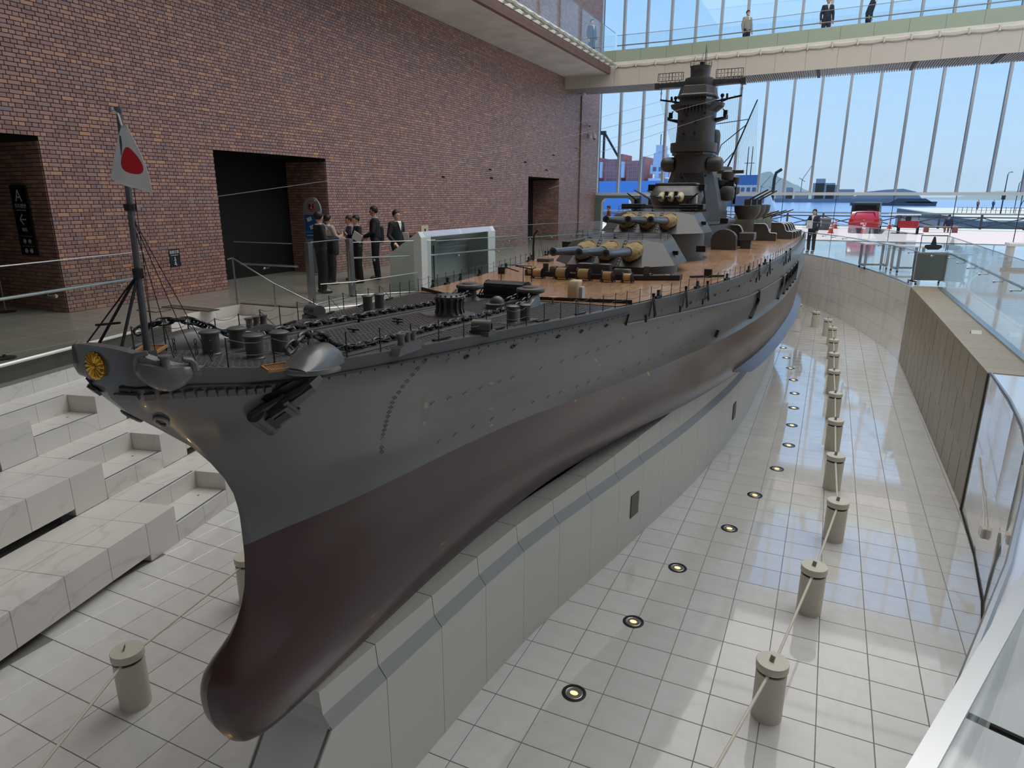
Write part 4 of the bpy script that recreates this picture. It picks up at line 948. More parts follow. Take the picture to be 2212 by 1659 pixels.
# ================================================================== SHIP SUPERSTRUCTURE
def octo(hw, yf, yb, c=.35, yc=11.8):
    k = hw*c; d = (yb-yf)*.22
    return [(-hw+k, yc+yf), (hw-k, yc+yf), (hw, yc+yf+d*1.3), (hw, yc+yb-d), (hw-k, yc+yb), (-hw+k, yc+yb), (-hw, yc+yb-d), (-hw, yc+yf+d*1.3)]
def rnd(hw, yf, yb, n=20, yc=11.8, p=2.6):
    cy_, ry = yc+(yf+yb)/2, (yb-yf)/2
    return [(hw*math.copysign(abs(math.cos(a))**(2/p), math.cos(a)), cy_+ry*math.copysign(abs(math.sin(a))**(2/p), math.sin(a))) for a in [2*math.pi*i/n for i in range(n)]]
def stack(name, secs, m=navy_s, parent=None, smooth=25):
    b = MB(); b.loft([[Vector((x, y, z)) for x, y in poly] for z, poly in secs]); return b.build(name, m, parent or ship, smooth)
# low deckhouses
stack('deckhouse', [(1.86, octo(.62,-.75,2.2)), (2.28, octo(.62,-.75,2.2)), (2.30, octo(.66,-.8,2.2)), (2.34, octo(.66,-.8,2.2))])
stack('deckhouse', [(2.34, octo(.5,-.72,1.9)), (2.52, octo(.5,-.72,1.9))])
# bridge tower
TW = stack('bridge_tower', [(2.30, octo(.585,-.42,.55)), (2.52, octo(.56,-.40,.52)), (2.9, octo(.47,-.40,.48)), (3.05, octo(.43,-.40,.46)), (3.18, octo(.395,-.4,.44)), (3.24, octo(.37,-.4,.42))], smooth=10)
def part(name, secs, smooth=15, m=navy_s): return stack(name, secs, m, TW, smooth)
part('tower_drum', [(3.2, rnd(.35,-.46,.4)), (3.52, rnd(.35,-.46,.4))], 40)
part('tower_deck', [(3.52, octo(.37,-.5,.42)), (3.56, octo(.37,-.5,.42))])
part('tower_drum', [(3.55, rnd(.335,-.44,.4)), (3.74, rnd(.335,-.44,.4))], 40)
part('tower_deck', [(3.57, rnd(.4,-.55,.3)), (3.62, rnd(.41,-.57,.3)), (3.73, rnd(.41,-.57,.3)), (3.735, rnd(.38,-.53,.3)), (3.63, rnd(.38,-.53,.3))], 30)
part('tower_shaft', [(3.7, rnd(.345,-.42,.38)), (4.0, rnd(.335,-.40,.36)), (4.3, rnd(.335,-.40,.36))], 40)
part('wing_platform', [(4.27, rnd(.34,-.38,.3)), (4.36, rnd(.47,-.36,.25)), (4.41, rnd(.485,-.36,.25)), (4.42, rnd(.46,-.33,.22)), (4.38, rnd(.44,-.3,.2))], 25)
part('compass_bridge', [(4.36, octo(.325,-.45,.3)), (4.425, octo(.33,-.47,.3)), (4.43, octo(.30,-.44,.3)), (4.51, octo(.30,-.44,.3)), (4.515, octo(.345,-.49,.3)), (4.535, octo(.345,-.49,.3)), (4.56, octo(.325,-.46,.3)), (4.69, octo(.295,-.42,.28)), (4.70, octo(.26,-.4,.28))], 8)
wnm = MB().box((0,0,0), (.036,.006,.034)).mesh('bridge_window', 0); wgl = mat('bridge_window_glass', (150, 156, 158), .2)
for k in range(8):
    x = -.20+.057*k; o = link('bridge_window', wnm, blk if k < 4 else blk, TW); o.location = (x, 11.8-.443, 4.475)
for k in range(5):
    t = k/5; o = link('bridge_window', wnm, wgl if k == -1 else None, TW); o.location = (.215+.08*t, 11.8-.425+.15*t, 4.475); o.rotation_euler = (0,0,1.05)
    o.material_slots[0].link = 'OBJECT'; o.material_slots[0].material = wgl
b = MB()
for k in range(9): b.bar((-.24+.06*k, 11.8-.41, 4.24), (-.24+.06*k, 11.8-.45, 4.37), .012, .03)
b.build('bridge_rib', navy_s, TW, 0)
part('rangefinder_body', [(4.69, rnd(.2,-.26,.26)), (4.71, rnd(.255,-.3,.3)), (4.80, rnd(.262,-.31,.3)), (4.845, rnd(.25,-.3,.28)), (4.85, rnd(.18,-.2,.2)), (4.90, rnd(.165,-.19,.2)), (5.03, rnd(.175,-.2,.2)), (5.055, rnd(.185,-.21,.2)), (5.06, rnd(.05,-.05,.05))], 30)
MB().box((0, 11.62, 4.99), (.17,.03,.07)).build('director_hood', navy_s, TW, 0, bevel=.008)
for s in (-1, 1):
    b = MB(); b.loft([[Vector((s*x, 11.8+y, 4.775+z)) for y, z in ((-d,-h),(d,-h),(d,h*.7),(-d,h*.7))] for x, d, h in ((.22,.10,.055),(.5,.075,.045),(.72,.06,.04),(.725,.07,.06),(.81,.07,.06))]); b.build('rangefinder_arm', navy_s, TW, 15)
    r_ = MB(); xa_, xb_, z0, z1 = .29, .755, 4.845, 4.975; yy = 11.74
    for z_ in (z0, z1): r_.bar((s*xa_, yy, z_), (s*xb_, yy, z_), .009)
    for x_ in (xa_, xb_, (xa_+xb_)/2-.03, (xa_+xb_)/2+.03): r_.bar((s*x_, yy, z0), (s*x_, yy, z1), .009)
    for k in range(8):
        x_ = xa_+.03+(xb_-xa_-.06)*k/7; r_.bar((s*x_, yy-.01, z0+.01), (s*x_, yy-.01, z0+.05), .008).bar((s*x_, yy-.01, z0+.075), (s*x_, yy-.01, z1-.008), .008)
    for k in range(5): r_.bar((s*(xa_+.07+.08*k), yy, z0), (s*(xa_+.07+.08*k), yy, z0-.05), .008)
    r_.bar((s*xa_, yy, (z0+z1)/2), (s*xb_, yy, (z0+z1)/2), .006); r_.build('radar_frame', blk, TW, 0)
    # yardarm, signal lamp and lower wing
    b = MB(); b.bar((s*.3, 11.9, 4.47), (s*.74, 11.95, 4.55), .03, .03).bar((s*.3,11.9,4.42),(s*.5,11.93,4.5),.02).bar((s*.73,11.95,4.54),(s*.73,11.95,4.74),.012,.012)
    b.tube([(s*.73+.02*math.cos(a), 11.95, 4.67+.02*math.sin(a)) for a in np.linspace(0,2*math.pi,9)[:-1]], .003, 4, closed=True)
    for x_ in (.4,.5,.62): b.bar((s*x_,11.93,4.52),(s*x_,11.93,4.56),.008)
    b.build('yardarm', blk, TW, 0)
    MB().sph((s*.42, 11.8, 4.55), .035, 10, 6).cyl((s*.42,11.8,4.42),(s*.42,11.8,4.53),.02,n=6).cyl((s*.5,11.82,4.5),(s*.5,11.82,4.58),.02,n=6).build('signal_lamp', blk, TW)
    b = MB(); b.loft([[Vector((s*x, 11.82+y, z)) for y, z in ((-.12,z0),(.12,z0),(.12,z1),(-.12,z1))] for x, z0, z1 in ((.32,4.10,4.16),(.48,4.15,4.18),(.53,4.16,4.22))]); b.box((s*.5,11.82,4.25),(.06,.06,.10)).tube([(s*.47,11.82,4.2),(s*.47,11.82,4.3),(s*.45,11.8,4.32)],.012,6); b.build('wing_platform', blk, TW, 10)
    # big rounded director hoods
    b = MB(); b.loft([[Vector((s*(.36+.2*u), 11.58+.17*math.cos(a)*w, 3.37+.125*math.sin(a)*w*(1 if math.sin(a) > 0 else 1.15))) for a in np.linspace(0, 2*math.pi, 19)[:-1]] for u, w in ((-.3,1),(0,1),(.4,1),(.7,.93),(.9,.75),(1.,.45),(1.02,.1))]); b.build('director_hood', navy_s, TW, 50)
    MB().b2(min(s*.3,s*.5),max(s*.3,s*.5),11.38,11.6,3.33,3.345).build('director_shelf', navy_s, TW, 0)
    b = MB(); b.loft([[Vector((s*(.30+.1*w*math.cos(a)), 12.05+.14*w*math.sin(a), z)) for a in np.linspace(0,2*math.pi,15)[:-1]] for z, w in ((3.55,.9),(3.7,1.1),(3.9,1.1),(3.98,.8),(4.0,.3))]); b.build('director_drum', navy_s, TW, 40)
b = MB(); b.cyl((0.02,11.8,5.06),(0.02,11.8,5.13),.04,n=10).cyl((.07,11.8,5.06),(.07,11.8,5.42),.007,.004,6).cyl((.09,11.8,5.06),(.09,11.8,5.32),.004,n=5).cyl((.0,11.8,5.13),(.03,11.8,5.28),.004,n=5)
for k in range(12): b.bar((.06,11.8,5.12+.022*k),(.10,11.8,5.12+.022*k),.003)
for a in np.linspace(0,2*math.pi,13)[:-1]: b.cyl((.19*math.cos(a),11.8+.19*math.sin(a),5.05),(.19*math.cos(a),11.8+.19*math.sin(a),5.13),.003,n=4)
b.tube([(.19*math.cos(a),11.8+.19*math.sin(a),5.13) for a in np.linspace(0,2*math.pi,17)[:-1]],.003,4,closed=True)
b.build('top_aerial', blk, TW, 0)
b = MB()
for (x,y,z) in ((-.12,11.398,4.2),(.2,11.41,4.22),(-.2,11.41,4.1),(.05,11.396,4.08),(.12,11.36,3.62),(-.1,11.36,3.63),(0.05,11.38,3.9),(-.15,11.385,3.88),(.28,11.38,2.95),(.3,11.37,3.15),(-.12,11.4,3.12)): b.box((x,y,z),(.035,.02,.035))
b.build('tower_port', blk, TW, 0)
MB().box((.02,11.36,3.66),(.12,.03,.16)).box((.0,11.37,3.62),(.03,.03,.2)).build('tower_door', blk, TW, 0)
b = MB(); b.tube([(-.1,11.2,3.2),(.0,11.15,3.05),(.12,11.12,2.9)],.01,6).tube([(-.12,11.2,3.2),(-.2,11.1,3.0)],.01,6).build('tower_pipe', blk, TW)
# 155 mm turret ahead of the tower
T5 = stack('secondary_turret', [(2.58, rnd(.36,-.38,.45,24,10.42)), (2.7, rnd(.42,-.42,.5,24,10.42)), (2.80, rnd(.44,-.45,.5,24,10.42)), (2.86, rnd(.42,-.40,.5,24,10.42)), (2.955, rnd(.36,-.24,.45,24,10.42,4)), (2.96, rnd(.34,-.2,.42,24,10.42,4))], smooth=30)
MB().cyl((0,10.45,2.25),(0,10.45,2.6),.36,n=24).build('barbette', navy_s, T5)
for s in (-1, 1): MB().box((s*.43,10.42,2.93),(.10,.2,.11)).build('rangefinder_ear', blk, T5, 0, bevel=.01)
MB().box((.0,10.45,2.985),(.7,.35,.05)).build('turret_roof', navy_s, T5, 0, bevel=.02)
for x in (-.155, 0, .155):
    d = Vector((0,-1,.03)).normalized(); p0 = Vector((x,10.02,2.765))
    MB().loft([MB().ring(p0+d*t, d, r, 12) for t, r in ((0,.026),(.2,.022),(.42,.016),(.5,.016))]).build('secondary_gun', gunm, T5)
    b = MB(); b.loft([[p0+d*t+Vector((rx*math.cos(a)*(1+.06*math.sin(a*5)),0,rz_*math.sin(a)+dz)) for a in np.linspace(0,2*math.pi,15)[:-1]] for t, rx, rz_, dz in ((-.05,.055,.075,.02),(.03,.058,.08,.01),(.09,.05,.06,-.005),(.15,.032,.035,-.005))]); b.build('gun_bloomer', cream, T5, 60)
    if x > -.1: MB().box((x-.075,9.985,2.83),(.05,.06,.07)).build('gun_port', blk, T5, 0)
MB().box((.40,10.05,2.74),(.03,.12,.13)).build('light_panel', lightgrey, T5, 0)
# light AA guns in tubs beside it
def aa_gun(c, az, el, L=.3, sc=1):
    c = Vector(c); d = Vector((math.sin(az)*math.cos(el), -math.cos(az)*math.cos(el), math.sin(el))); b = MB()
    s_ = d.cross(Vector((0,0,1))).normalized()
    for k in (-1, 0, 1): b.cyl(c+s_*k*.012, c+s_*k*.012+d*L, .007*sc, .004*sc, 6)
    b.box(c-Vector((0,0,.02)), (.06*sc,.06*sc,.06*sc), rz=az).cyl(c-Vector((0,0,.09)), c-Vector((0,0,.02)), .03*sc, .02*sc, 8).box(c-d*.03+Vector((0,0,.02)), (.03,.03,.05), rz=az)
    return b
for x, az in ((-.53,-.5),(.43,.75)):
    tub = MB().box((x, 9.62, 2.625), (.38 if x > 0 else .34,.28,.085)).build('gun_tub', blk, ship, 0, bevel=.012)
    aa_gun((x+(.05 if x < 0 else -.06), 9.62, 2.72), az, .45, .26).build('machine_gun', blk, tub, 0)
    MB().cyl((x,9.72,2.54),(x,9.72,2.6),.03,n=8).build('tub_support', blk, tub)
# funnel, searchlight decks, after tower, mast
fnl = MB().loft([[Vector((.36*math.cos(a)*w, 13.9+.55*(z-2.3)+.5*math.sin(a)*w, z)) for a in np.linspace(0,2*math.pi,25)[:-1]] for z, w in ((2.3,1),(3.0,.97),(3.42,.95),(3.43,.85))]).build('funnel', navy_s, ship, 40)
for x, y, z, r, h in ((.42,12.75,3.0,.12,.2),(.62,12.9,3.05,.1,.22),(.55,13.3,2.85,.14,.25),(-.5,12.9,3.0,.13,.24)): MB().lathe([(r*.5,0),(r*.6,h*.3),(r,h*.45),(r,h*.9),(r*.7,h)], (x,y,z-h*.4), 16).build('searchlight_platform', navy_s, ship)
b = MB(); b.loft([[Vector((x, y, z)) for x, y in rnd(.36+.0*z,-.2,.75,18,12.5)] for z in (2.3, 3.0, 3.15)]); b.build('after_deckhouse', navy_s, ship, 40)
d2 = MB().lathe([(.10,0),(.12,.05),(.12,.16),(.08,.2)], (.50,12.75,3.1), 16).box((.55,12.75,3.26),(.5,.09,.06)).build('aft_director', navy_s, ship)
MB().box((.57,12.7,2.9),(.16,.2,.34)).box((.66,12.8,2.85),(.05,.05,.4)).build('searchlight', blk, ship, 0)
for k in range(3): MB().cyl((.5+.07*k,12.62,2.98),(.5+.07*k,12.72,3.0),.04,n=10).build('searchlight', lightgrey if k == 2 else blk, ship)
lm = MB().lathe([(.0,-.02),(.12,0),(.14,.06),(.14,.2),(.10,.26),(.0,.27)], (.56,12.45,2.72), 18).build('gun_director', navy_s, ship)
# twin high-angle guns on sponsons
for s in (-1, 1):
    for y in (12.6, 13.7, 14.8):
        x = .95*s; tb2 = MB().lathe([(.16,-.16),(.24,-.02),(.25,.1),(.22,.1),(.21,.02)], (x,y,2.52), 20).build('gun_sponson', navy_s, ship)
        b = MB(); d = Vector((s*.75,-.2,.42)).normalized()
        for k in (-1, 1): b.cyl(Vector((x,y+k*.04,2.72)), Vector((x,y+k*.04,2.72))+d*.42, .018, .011, 8)
        b.box((x,y,2.68),(.12,.14,.12)).build('high_angle_gun', navy_s, tb2, 0)
        MB().tube([(x+.2*math.cos(a), y+.2*math.sin(a), 2.62) for a in np.linspace(0,2*math.pi,13)[:-1]], .004, 4, closed=True).build('sponson_rail', blk, tb2)
# stepped blast shields along the deck edge
def shield(x, y, w=.42, h=.36, s=1):
    z = float(zdk(y)); pr_ = [(-w*.55,0),(-w*.55,h),(-w*.1,h),(0,h*.93),(w*.08,h*.75),(w*.13,h*.55),(w*.2,h*.48),(w*.45,h*.46),(w*.47,h*.4),(w*.47,0)]
    b = MB(); b.prism_ax(pr_, -.12, .14, lambda p, q_, t: (s*(x+p), y+t, z+q_)); o = b.build('blast_shield', navy_s, ship, 20, bevel=.006)
    e_ = MB()
    for t in (-.125, -.06, .0): e_.tube([(s*(x+p), y+t, z+q_+.004) for p, q_ in pr_[1:-1]], .006, 4)
    e_.build('shield_rim', lightgrey, o)
for k, (x, y) in enumerate(((.80,13.1),(1.22,14.1),(1.5,15.0),(1.55,15.4),(1.58,15.8),(1.6,16.2),(1.62,16.6))):
    for s in (1, -1): shield(x, y, .46, .36 if k < 3 else .33, s)
for s in (1, -1):
    MB().loft([[Vector((s*(.78+.08*math.cos(a)), 10.9+.0, 2.04)) + Vector((s*.14*math.cos(a), 0, .19*math.sin(a) if math.sin(a) > 0 else -.19)) + Vector((0,t,0)) for a in np.linspace(0,2*math.pi,17)[:-1]] for t in (0,.22)]).build('ventilator_cowl', navy_s, ship, 40)
    MB().b2(min(s*.98,s*1.25),max(s*.98,s*1.25),11.3,11.7,2.02,2.16).b2(min(s*1.02,s*1.2),max(s*1.02,s*1.2),11.35,11.6,1.86,2.03).build('deck_cabin', navy_s, ship, 0, bevel=.02)
    o = MB().box((s*.92,12.1,1.95),(.26,.34,.16)).box((s*1.05,12.0,1.92),(.2,.08,.12)).build('open_gun_tub', blk, ship, 0)
    aa_gun((s*.92,12.1,2.08), s*.9, .15, .22).build('machine_gun', blk, o, 0)
    for k, y in enumerate((15.2,16.3,17.4)):
        d_ = MB().loft([[Vector((s*(.62+.1*k)+.26*w*math.cos(a), y+.3*w*math.sin(a), z)) for a in np.linspace(0,2*math.pi,17)[:-1]] for z, w in ((2.0,1),(2.22,1),(2.36,.88),(2.43,.6),(2.45,.1))]).build('gun_dome', mat('dome_olive', (108, 110, 98), .5) if (k == 0 and s == 1) else MATS['dome_olive'], ship, 40)
        b = MB(); c0 = Vector((s*(.85+.1*k), y-.1, 2.3)); dd_ = Vector((s*.9,-.1,.33)).normalized(); b.cyl(c0, c0+dd_*.55, .02, .011, 8).cyl(c0+Vector((0,.07,0)), c0+Vector((0,.07,0))+dd_*.55, .02, .011, 8); b.build('high_angle_gun', blk, d_)
stack('after_house', [(1.86, octo(.9,3.2,6.5)), (2.15, octo(.9,3.2,6.5))], navy_s)
# raked tripod mast with rigging
mt = MB(); m0, m1 = Vector((.12,14.3,3.0)), Vector((.74,14.5,4.79)); mt.cyl(m0, m1, .022, .012, 8).cyl((.1,14.0,3.35), m0.lerp(m1,.42), .012, n=6).cyl((.05,14.6,3.9), m0.lerp(m1,.72), .010, n=6).cyl((.0,14.1,3.4),(.05,14.6,3.9),.012,n=6).cyl((.05,12.6,3.2),(.05,12.7,4.35),.015,.01,6).cyl((.0,12.4,4.1),(.62,14.45,4.4),.010,n=6)
MS = mt.build('raked_mast', blk, ship)
rg_ = MB(); random.seed(3)
for k in range(16):
    t = k/15; rg_.cyl(m0.lerp(m1, .55+.45*t), (.2+.55*t, 15.2+.8*t, 2.5), .0022, n=3)
for k in range(12):
    t = k/11; rg_.cyl((.40+.33*t, 11.95, 4.52), (.28+.35*t, 12.9+.3*t, 3.2), .002, n=3).cyl((-.40-.33*t, 11.95, 4.52), (-.36-.1*t, 12.6, 3.3), .002, n=3)
rg_.build('rigging', blk, MS)
w_ = MB(); lt = mat('rigging_wire_light', (128, 128, 126), .4)
for a, c in (((.42,11.6,4.5),(-1.0,5.2,2.5)),):
    pass
fsb = Vector((0,.228,2.71))
for s, z in ((.5,4.48),(.34,4.2)):
    w_.tube([(s, 11.55, z), (s*.3-.3, 9, z-.55), (-.35, 6, z-1.05), (-.14, 2.5, 2.95), fsb], [.003,.0028,.0024,.0018,.0014], 5)
for s, z in ((-.73,4.52),(-.5,4.18),(-.4,3.7)): w_.tube([(s, 11.9, z), (s*1.6-.6, 10.5, z-.45), (s*2-1.0, 9, z-.8)], .0022, 4)
w_.build('aerial_wire', lt, MS)
# plinth that carries the hull
plw = mat('plinth_white_panel', (196, 196, 188), .4); plc = mat('plinth_grey_band', (150, 152, 146), .4)
PL_ = thing('ship_plinth', 'white panelled plinth under the keel of the model battleship', 'plinth', (0, 0, ZP))
FT = [(.19,.15),(.24,.9),(.29,1.55),(.38,2.8),(.776,5.1),(1.154,7.34),(1.41,9.81),(1.5,12),(1.5,17),(1.3,20),(.7,23)]
fx = pchip([p[1] for p in FT], [p[0] for p in FT])
ysg = [.82, 1.3]+[1.3+.6*k for k in range(1, 36)]
for s in (1, -1):
    for i, (a, c) in enumerate(zip(ysg[:-1], ysg[1:])):
        xa0, xc0 = float(fx(a)), float(fx(c)); top = -.17-ZP; g = .0025
        b = MB(); zt0, zt1 = (top, top)
        y0_, y1_ = a+g, c-g
        if i == 0: # slanted leading end
            b.add([(s*xa0*.85,a-.75,.0),(s*xc0,c-g,0),(s*xc0,c-g,top),(s*xa0,a,top),(s*(xa0*.85-.03),a-.75,0),(s*(xc0-.03),c-g,0),(s*(xc0-.03),c-g,top),(s*(xa0-.03),a,top)], [(0,1,2,3),(4,7,6,5),(0,3,7,4),(3,2,6,7),(1,5,6,2),(0,4,5,1)])
        else: b.add([(s*xa0,y0_,0),(s*xc0,y1_,0),(s*xc0,y1_,top),(s*xa0,y0_,top),(s*(xa0-.03),y0_,0),(s*(xc0-.03),y1_,0),(s*(xc0-.03),y1_,top),(s*(xa0-.03),y0_,top)], [(0,1,2,3),(4,7,6,5),(0,3,7,4),(3,2,6,7),(1,5,6,2),(0,4,5,1)])
        b.build('side_panel', plw, PL_, 0)
        t2 = -.09-ZP; b = MB().add([(s*xa0,y0_,top),(s*xc0,y1_,top),(s*(xc0-.06),y1_,t2),(s*(xa0-.06),y0_,t2)], [(0,1,2,3)]); b.build('sloping_band', plc, PL_, 0)
        t3 = .06-ZP; h3 = lambda y: min(t3+.05*max(0, y-4), .24-ZP); b = MB().add([(s*(xa0-.06),y0_,t2),(s*(xc0-.06),y1_,t2),(s*(xc0-.075),y1_,h3(y1_)),(s*(xa0-.075),y0_,h3(y0_)), (s*(xc0-.3),y1_,h3(y1_)),(s*(xa0-.3),y0_,h3(y0_))], [(0,1,2,3),(3,2,4,5)]); b.build('upper_panel', plw, PL_, 0)
b = MB()
b.add([(s*float(fx(y))-s*.012, y, z) for y in ysg for s, z in ((1,0),(1,.9),(-1,0),(-1,.9))], [(4*i+k, 4*i+4+k, 4*i+5+k, 4*i+1+k) for i in range(len(ysg)-1) for k in (0, 2)]); b.build('joint_backing', grout, PL_, 0)
b = MB(); b.add([(-.19,.07,0),(.19,.07,0),(.225,.82,.91),(-.225,.82,.91),(.16,.86,.99),(-.16,.86,.99),(.15,.86,1.12),(-.15,.86,1.12)], [(0,1,2,3),(3,2,4,5),(5,4,6,7)]); b.build('end_panel', plw, PL_, 0)
vent = mat('vent_mesh', (70, 72, 66), .5, .3, var=.4, scale=160)
for y in (5.3, 9.42):
    x = float(fx(y)); d = Vector((float(fx(y+.1))-float(fx(y-.1)), .2, 0)).normalized(); v_ = MB().bar(Vector((x+.004,y,0))-d*.1+Vector((0,0,.47)), Vector((x+.004,y,0))+d*.1+Vector((0,0,.47)), .012, .27); vo = v_.build('vent_grille', vent, PL_, 0)
    b = MB()
    for k in range(13): b.bar(Vector((x+.009,y,0))-d*.1+Vector((0,0,.345+.021*k)), Vector((x+.009,y,0))+d*.1+Vector((0,0,.345+.021*k)), .008, .006)
    b.build('grille_bar', mat('grille_steel', (132, 132, 124), .4) if y < 6 else MATS['grille_steel'], vo, 0)
# ================================================================== SEATING STEPS (left of the bow)
def slab(u0, u1, n0, n1, z0, z1, name, m, parent, g=.002, bev=0):
    return MB().prism([loc2(u0+g, n0+g), loc2(u0+g, n1-g), loc2(u1-g, n1-g), loc2(u1-g, n0+g)], z0, z1).build(name, m, parent, 0, bevel=bev)
stp = semp('floor_steps', 'white marble seating steps with a stair between them')
nose = mat('slate_nosing', (86, 100, 112), .5)
TD, TH, RH = .87, .455, .2275
for k in range(3):
    zt = ZP+TH*(k+1); n0 = TD*k
    for U0, U1 in ((-6.0, 0), (.93, 3.6)):
        cuts = [0, -.45, -.98, -1.5, -2.05, -2.6, -3.15, -3.7, -4.25, -4.8, -5.4, -6.0][::-1] if U0 < 0 else [.93, 1.4, 1.95, 2.5, 3.05, 3.6]
        for a, c in zip(cuts[:-1], cuts[1:]):
            flush = (c == 0 or a == .93)
            slab(a, c, n0, n0+.43, zt-TH if flush else zt-.37, zt, 'bench_slab', marble_step, stp, bev=.004)
            slab(a, c, n0+.43, n0+TD, zt-.04, zt-.0006, 'bench_slab', marble_step, stp)
    MB().prism([loc2(-6, n0+.2), loc2(-6, n0+TD), loc2(-.46, n0+TD), loc2(-.46, n0+.2)], ZP-.01, zt-.045).build('bench_base', grout, stp, 0)
    MB().prism([loc2(.94, n0+.1), loc2(.94, n0+TD), loc2(3.6, n0+TD), loc2(3.6, n0+.1)], ZP-.01, zt-.045).build('bench_base', grout, stp, 0)
    for j in range(2):
        nn = n0+.42*j; z1 = zt-RH*(1-j)
        for a, c in ((0, .47), (.47, .93)):
            slab(a, c, nn, nn+.46, z1-RH-.004, z1, 'stair_slab', marble_step, stp)
        slab(.005, .925, nn+.02, nn+.05, z1-.002, z1+.0015, 'stair_nosing', nose, stp)
        if j == 0: MB().cyl((*loc2(.72, nn+.25), z1-.002), (*loc2(.72, nn+.25), z1+.002), .014, n=12).build('step_light', nose, stp)
for a in np.arange(-6, 3.5, .53): slab(a, a+.53, 2.61, 2.66, ZP+3*TH, ZF+.002, 'parapet_panel', marble_step, stp)
slab(-6, 3.55, 2.60, 2.70, ZF, ZF+.012, 'parapet_cap', marble_step, stp)
wst = semp('wall_stairwell', 'cream marble walls of the small stairwell beside the bow')
wp = [loc2(3.55, 2.61), (-7.87, 6.75), (-7.87, 7.95), (-6.2, 8.0)]
for p, q_ in zip(wp[:-1], wp[1:]): panels(wst, [p, q_], ZP, ZF, 3, marble_wall, .55, 'marble_panel', side=1)
b = MB()
for k in range(5): b.b2(-7.8+.3*k, -7.5+.3*k, 6.6, 7.93, ZP, ZF-.2-.22*k)
b.build('stair_flight', marble_step, wst, 0)
# ================================================================== GLASS BALUSTRADES
def balustrade(label, pts, z0=ZF, zt=1.93, zh=1.52, hoff=.1, hr=.018, step=1.25, cap=True, brk=True, shoe=True):
    t = thing('glass_balustrade', label, 'balustrade', (pts[0][0], pts[0][1], z0), group=None)
    ox, oy = pts[0]; P = [(x-ox, y-oy) for x, y in pts]
    for p, q_ in zip(P[:-1], P[1:]):
        L = math.dist(p, q_); n = max(1, round(L/step)); d = ((q_[0]-p[0])/L, (q_[1]-p[1])/L); nn = (-d[1]*.006, d[0]*.006)
        for k in range(n):
            a = (p[0]+d[0]*(L*k/n+.004), p[1]+d[1]*(L*k/n+.004)); c = (p[0]+d[0]*(L*(k+1)/n-.004), p[1]+d[1]*(L*(k+1)/n-.004))
            MB().prism([(a[0]-nn[0],a[1]-nn[1]),(c[0]-nn[0],c[1]-nn[1]),(c[0]+nn[0],c[1]+nn[1]),(a[0]+nn[0],a[1]+nn[1])], 0, zt-z0).build('glass_pane', gpane, t, 0)
    if cap: MB().tube([(x, y, zt-z0) for x, y in P], .009, 6).build('cap_rail', steel, t)
    if shoe: MB().tube([(x, y, .012) for x, y in P], .016, 4).build('base_shoe', steel, t)
    if zh:
        H = []
        for i, p in enumerate(P):
            a, c = P[max(0, i-1)], P[min(len(P)-1, i+1)]; L = math.dist(a, c); H.append((p[0]-(c[1]-a[1])/L*hoff, p[1]+(c[0]-a[0])/L*hoff, zh-z0))
        MB().tube(H, hr, 8).build('handrail', steel, t)
        if brk:
            for p, q_, hp_, hq in zip(P[:-1], P[1:], H[:-1], H[1:]):
                n = max(1, round(math.dist(p, q_)/1.2))
                for k in range(n):
                    f = (k+.5)/n; g = Vector(hp_).lerp(Vector(hq), f); w = Vector((p[0]+(q_[0]-p[0])*f, p[1]+(q_[1]-p[1])*f, zh-z0-.05))
                    MB().tube([g, g-Vector((0,0,.05)), w], .009, 6).cyl(w-(g-w).normalized()*.02, w+(g-w).normalized()*.005, .022, n=10).build('rail_bracket', steel, t)
    return t
balustrade('glass balustrade with steel handrail in front of the leftmost doorway', [loc2(-6, 2.66), loc2(3.25, 2.66)], hoff=.12, hr=.022, step=1.55)
b2 = balustrade('short glass balustrade across the stairwell head beside the middle doorway', [(-7.9, 7.98), (-6.52, 8.05)], zh=1.5, hoff=.12, brk=True)
balustrade('glass gate panel with steel posts before the group of visitors', [(-6.47, 8.5), (-6.57, 9.7)], zh=None, cap=True)
balustrade('glass balustrade between the steel gate post and the white display case', [(-6.57, 9.85), (-5.41, 11.3)], zt=1.85, hoff=.1)
balustrade('glass balustrade along the pit beside the white display case', [(-5.41, 11.33), (-4.78, 14.2)], zt=1.83, hoff=.1)
balustrade('long glass balustrade near the far doorway behind the gun turrets', [(-6.8, 15.6), (-6.2, 19.2), (-5.2, 22.8), (-4.2, 26.5)], hoff=.1)
balustrade('curved glass balustrade on top of the marble wall near the stern', dense([(x+.04, y+.04) for x, y in RIGHT if 16.95 < y < 27.2][::-1], 1.3)[:], hoff=.12, hr=.015, step=1.4)
balustrade('glass balustrade above the brown granite wall', [(4.42, 16.93), (4.97, 16.95), (4.97, 9.7), (4.97, 7.6)], hoff=.12, hr=.02)
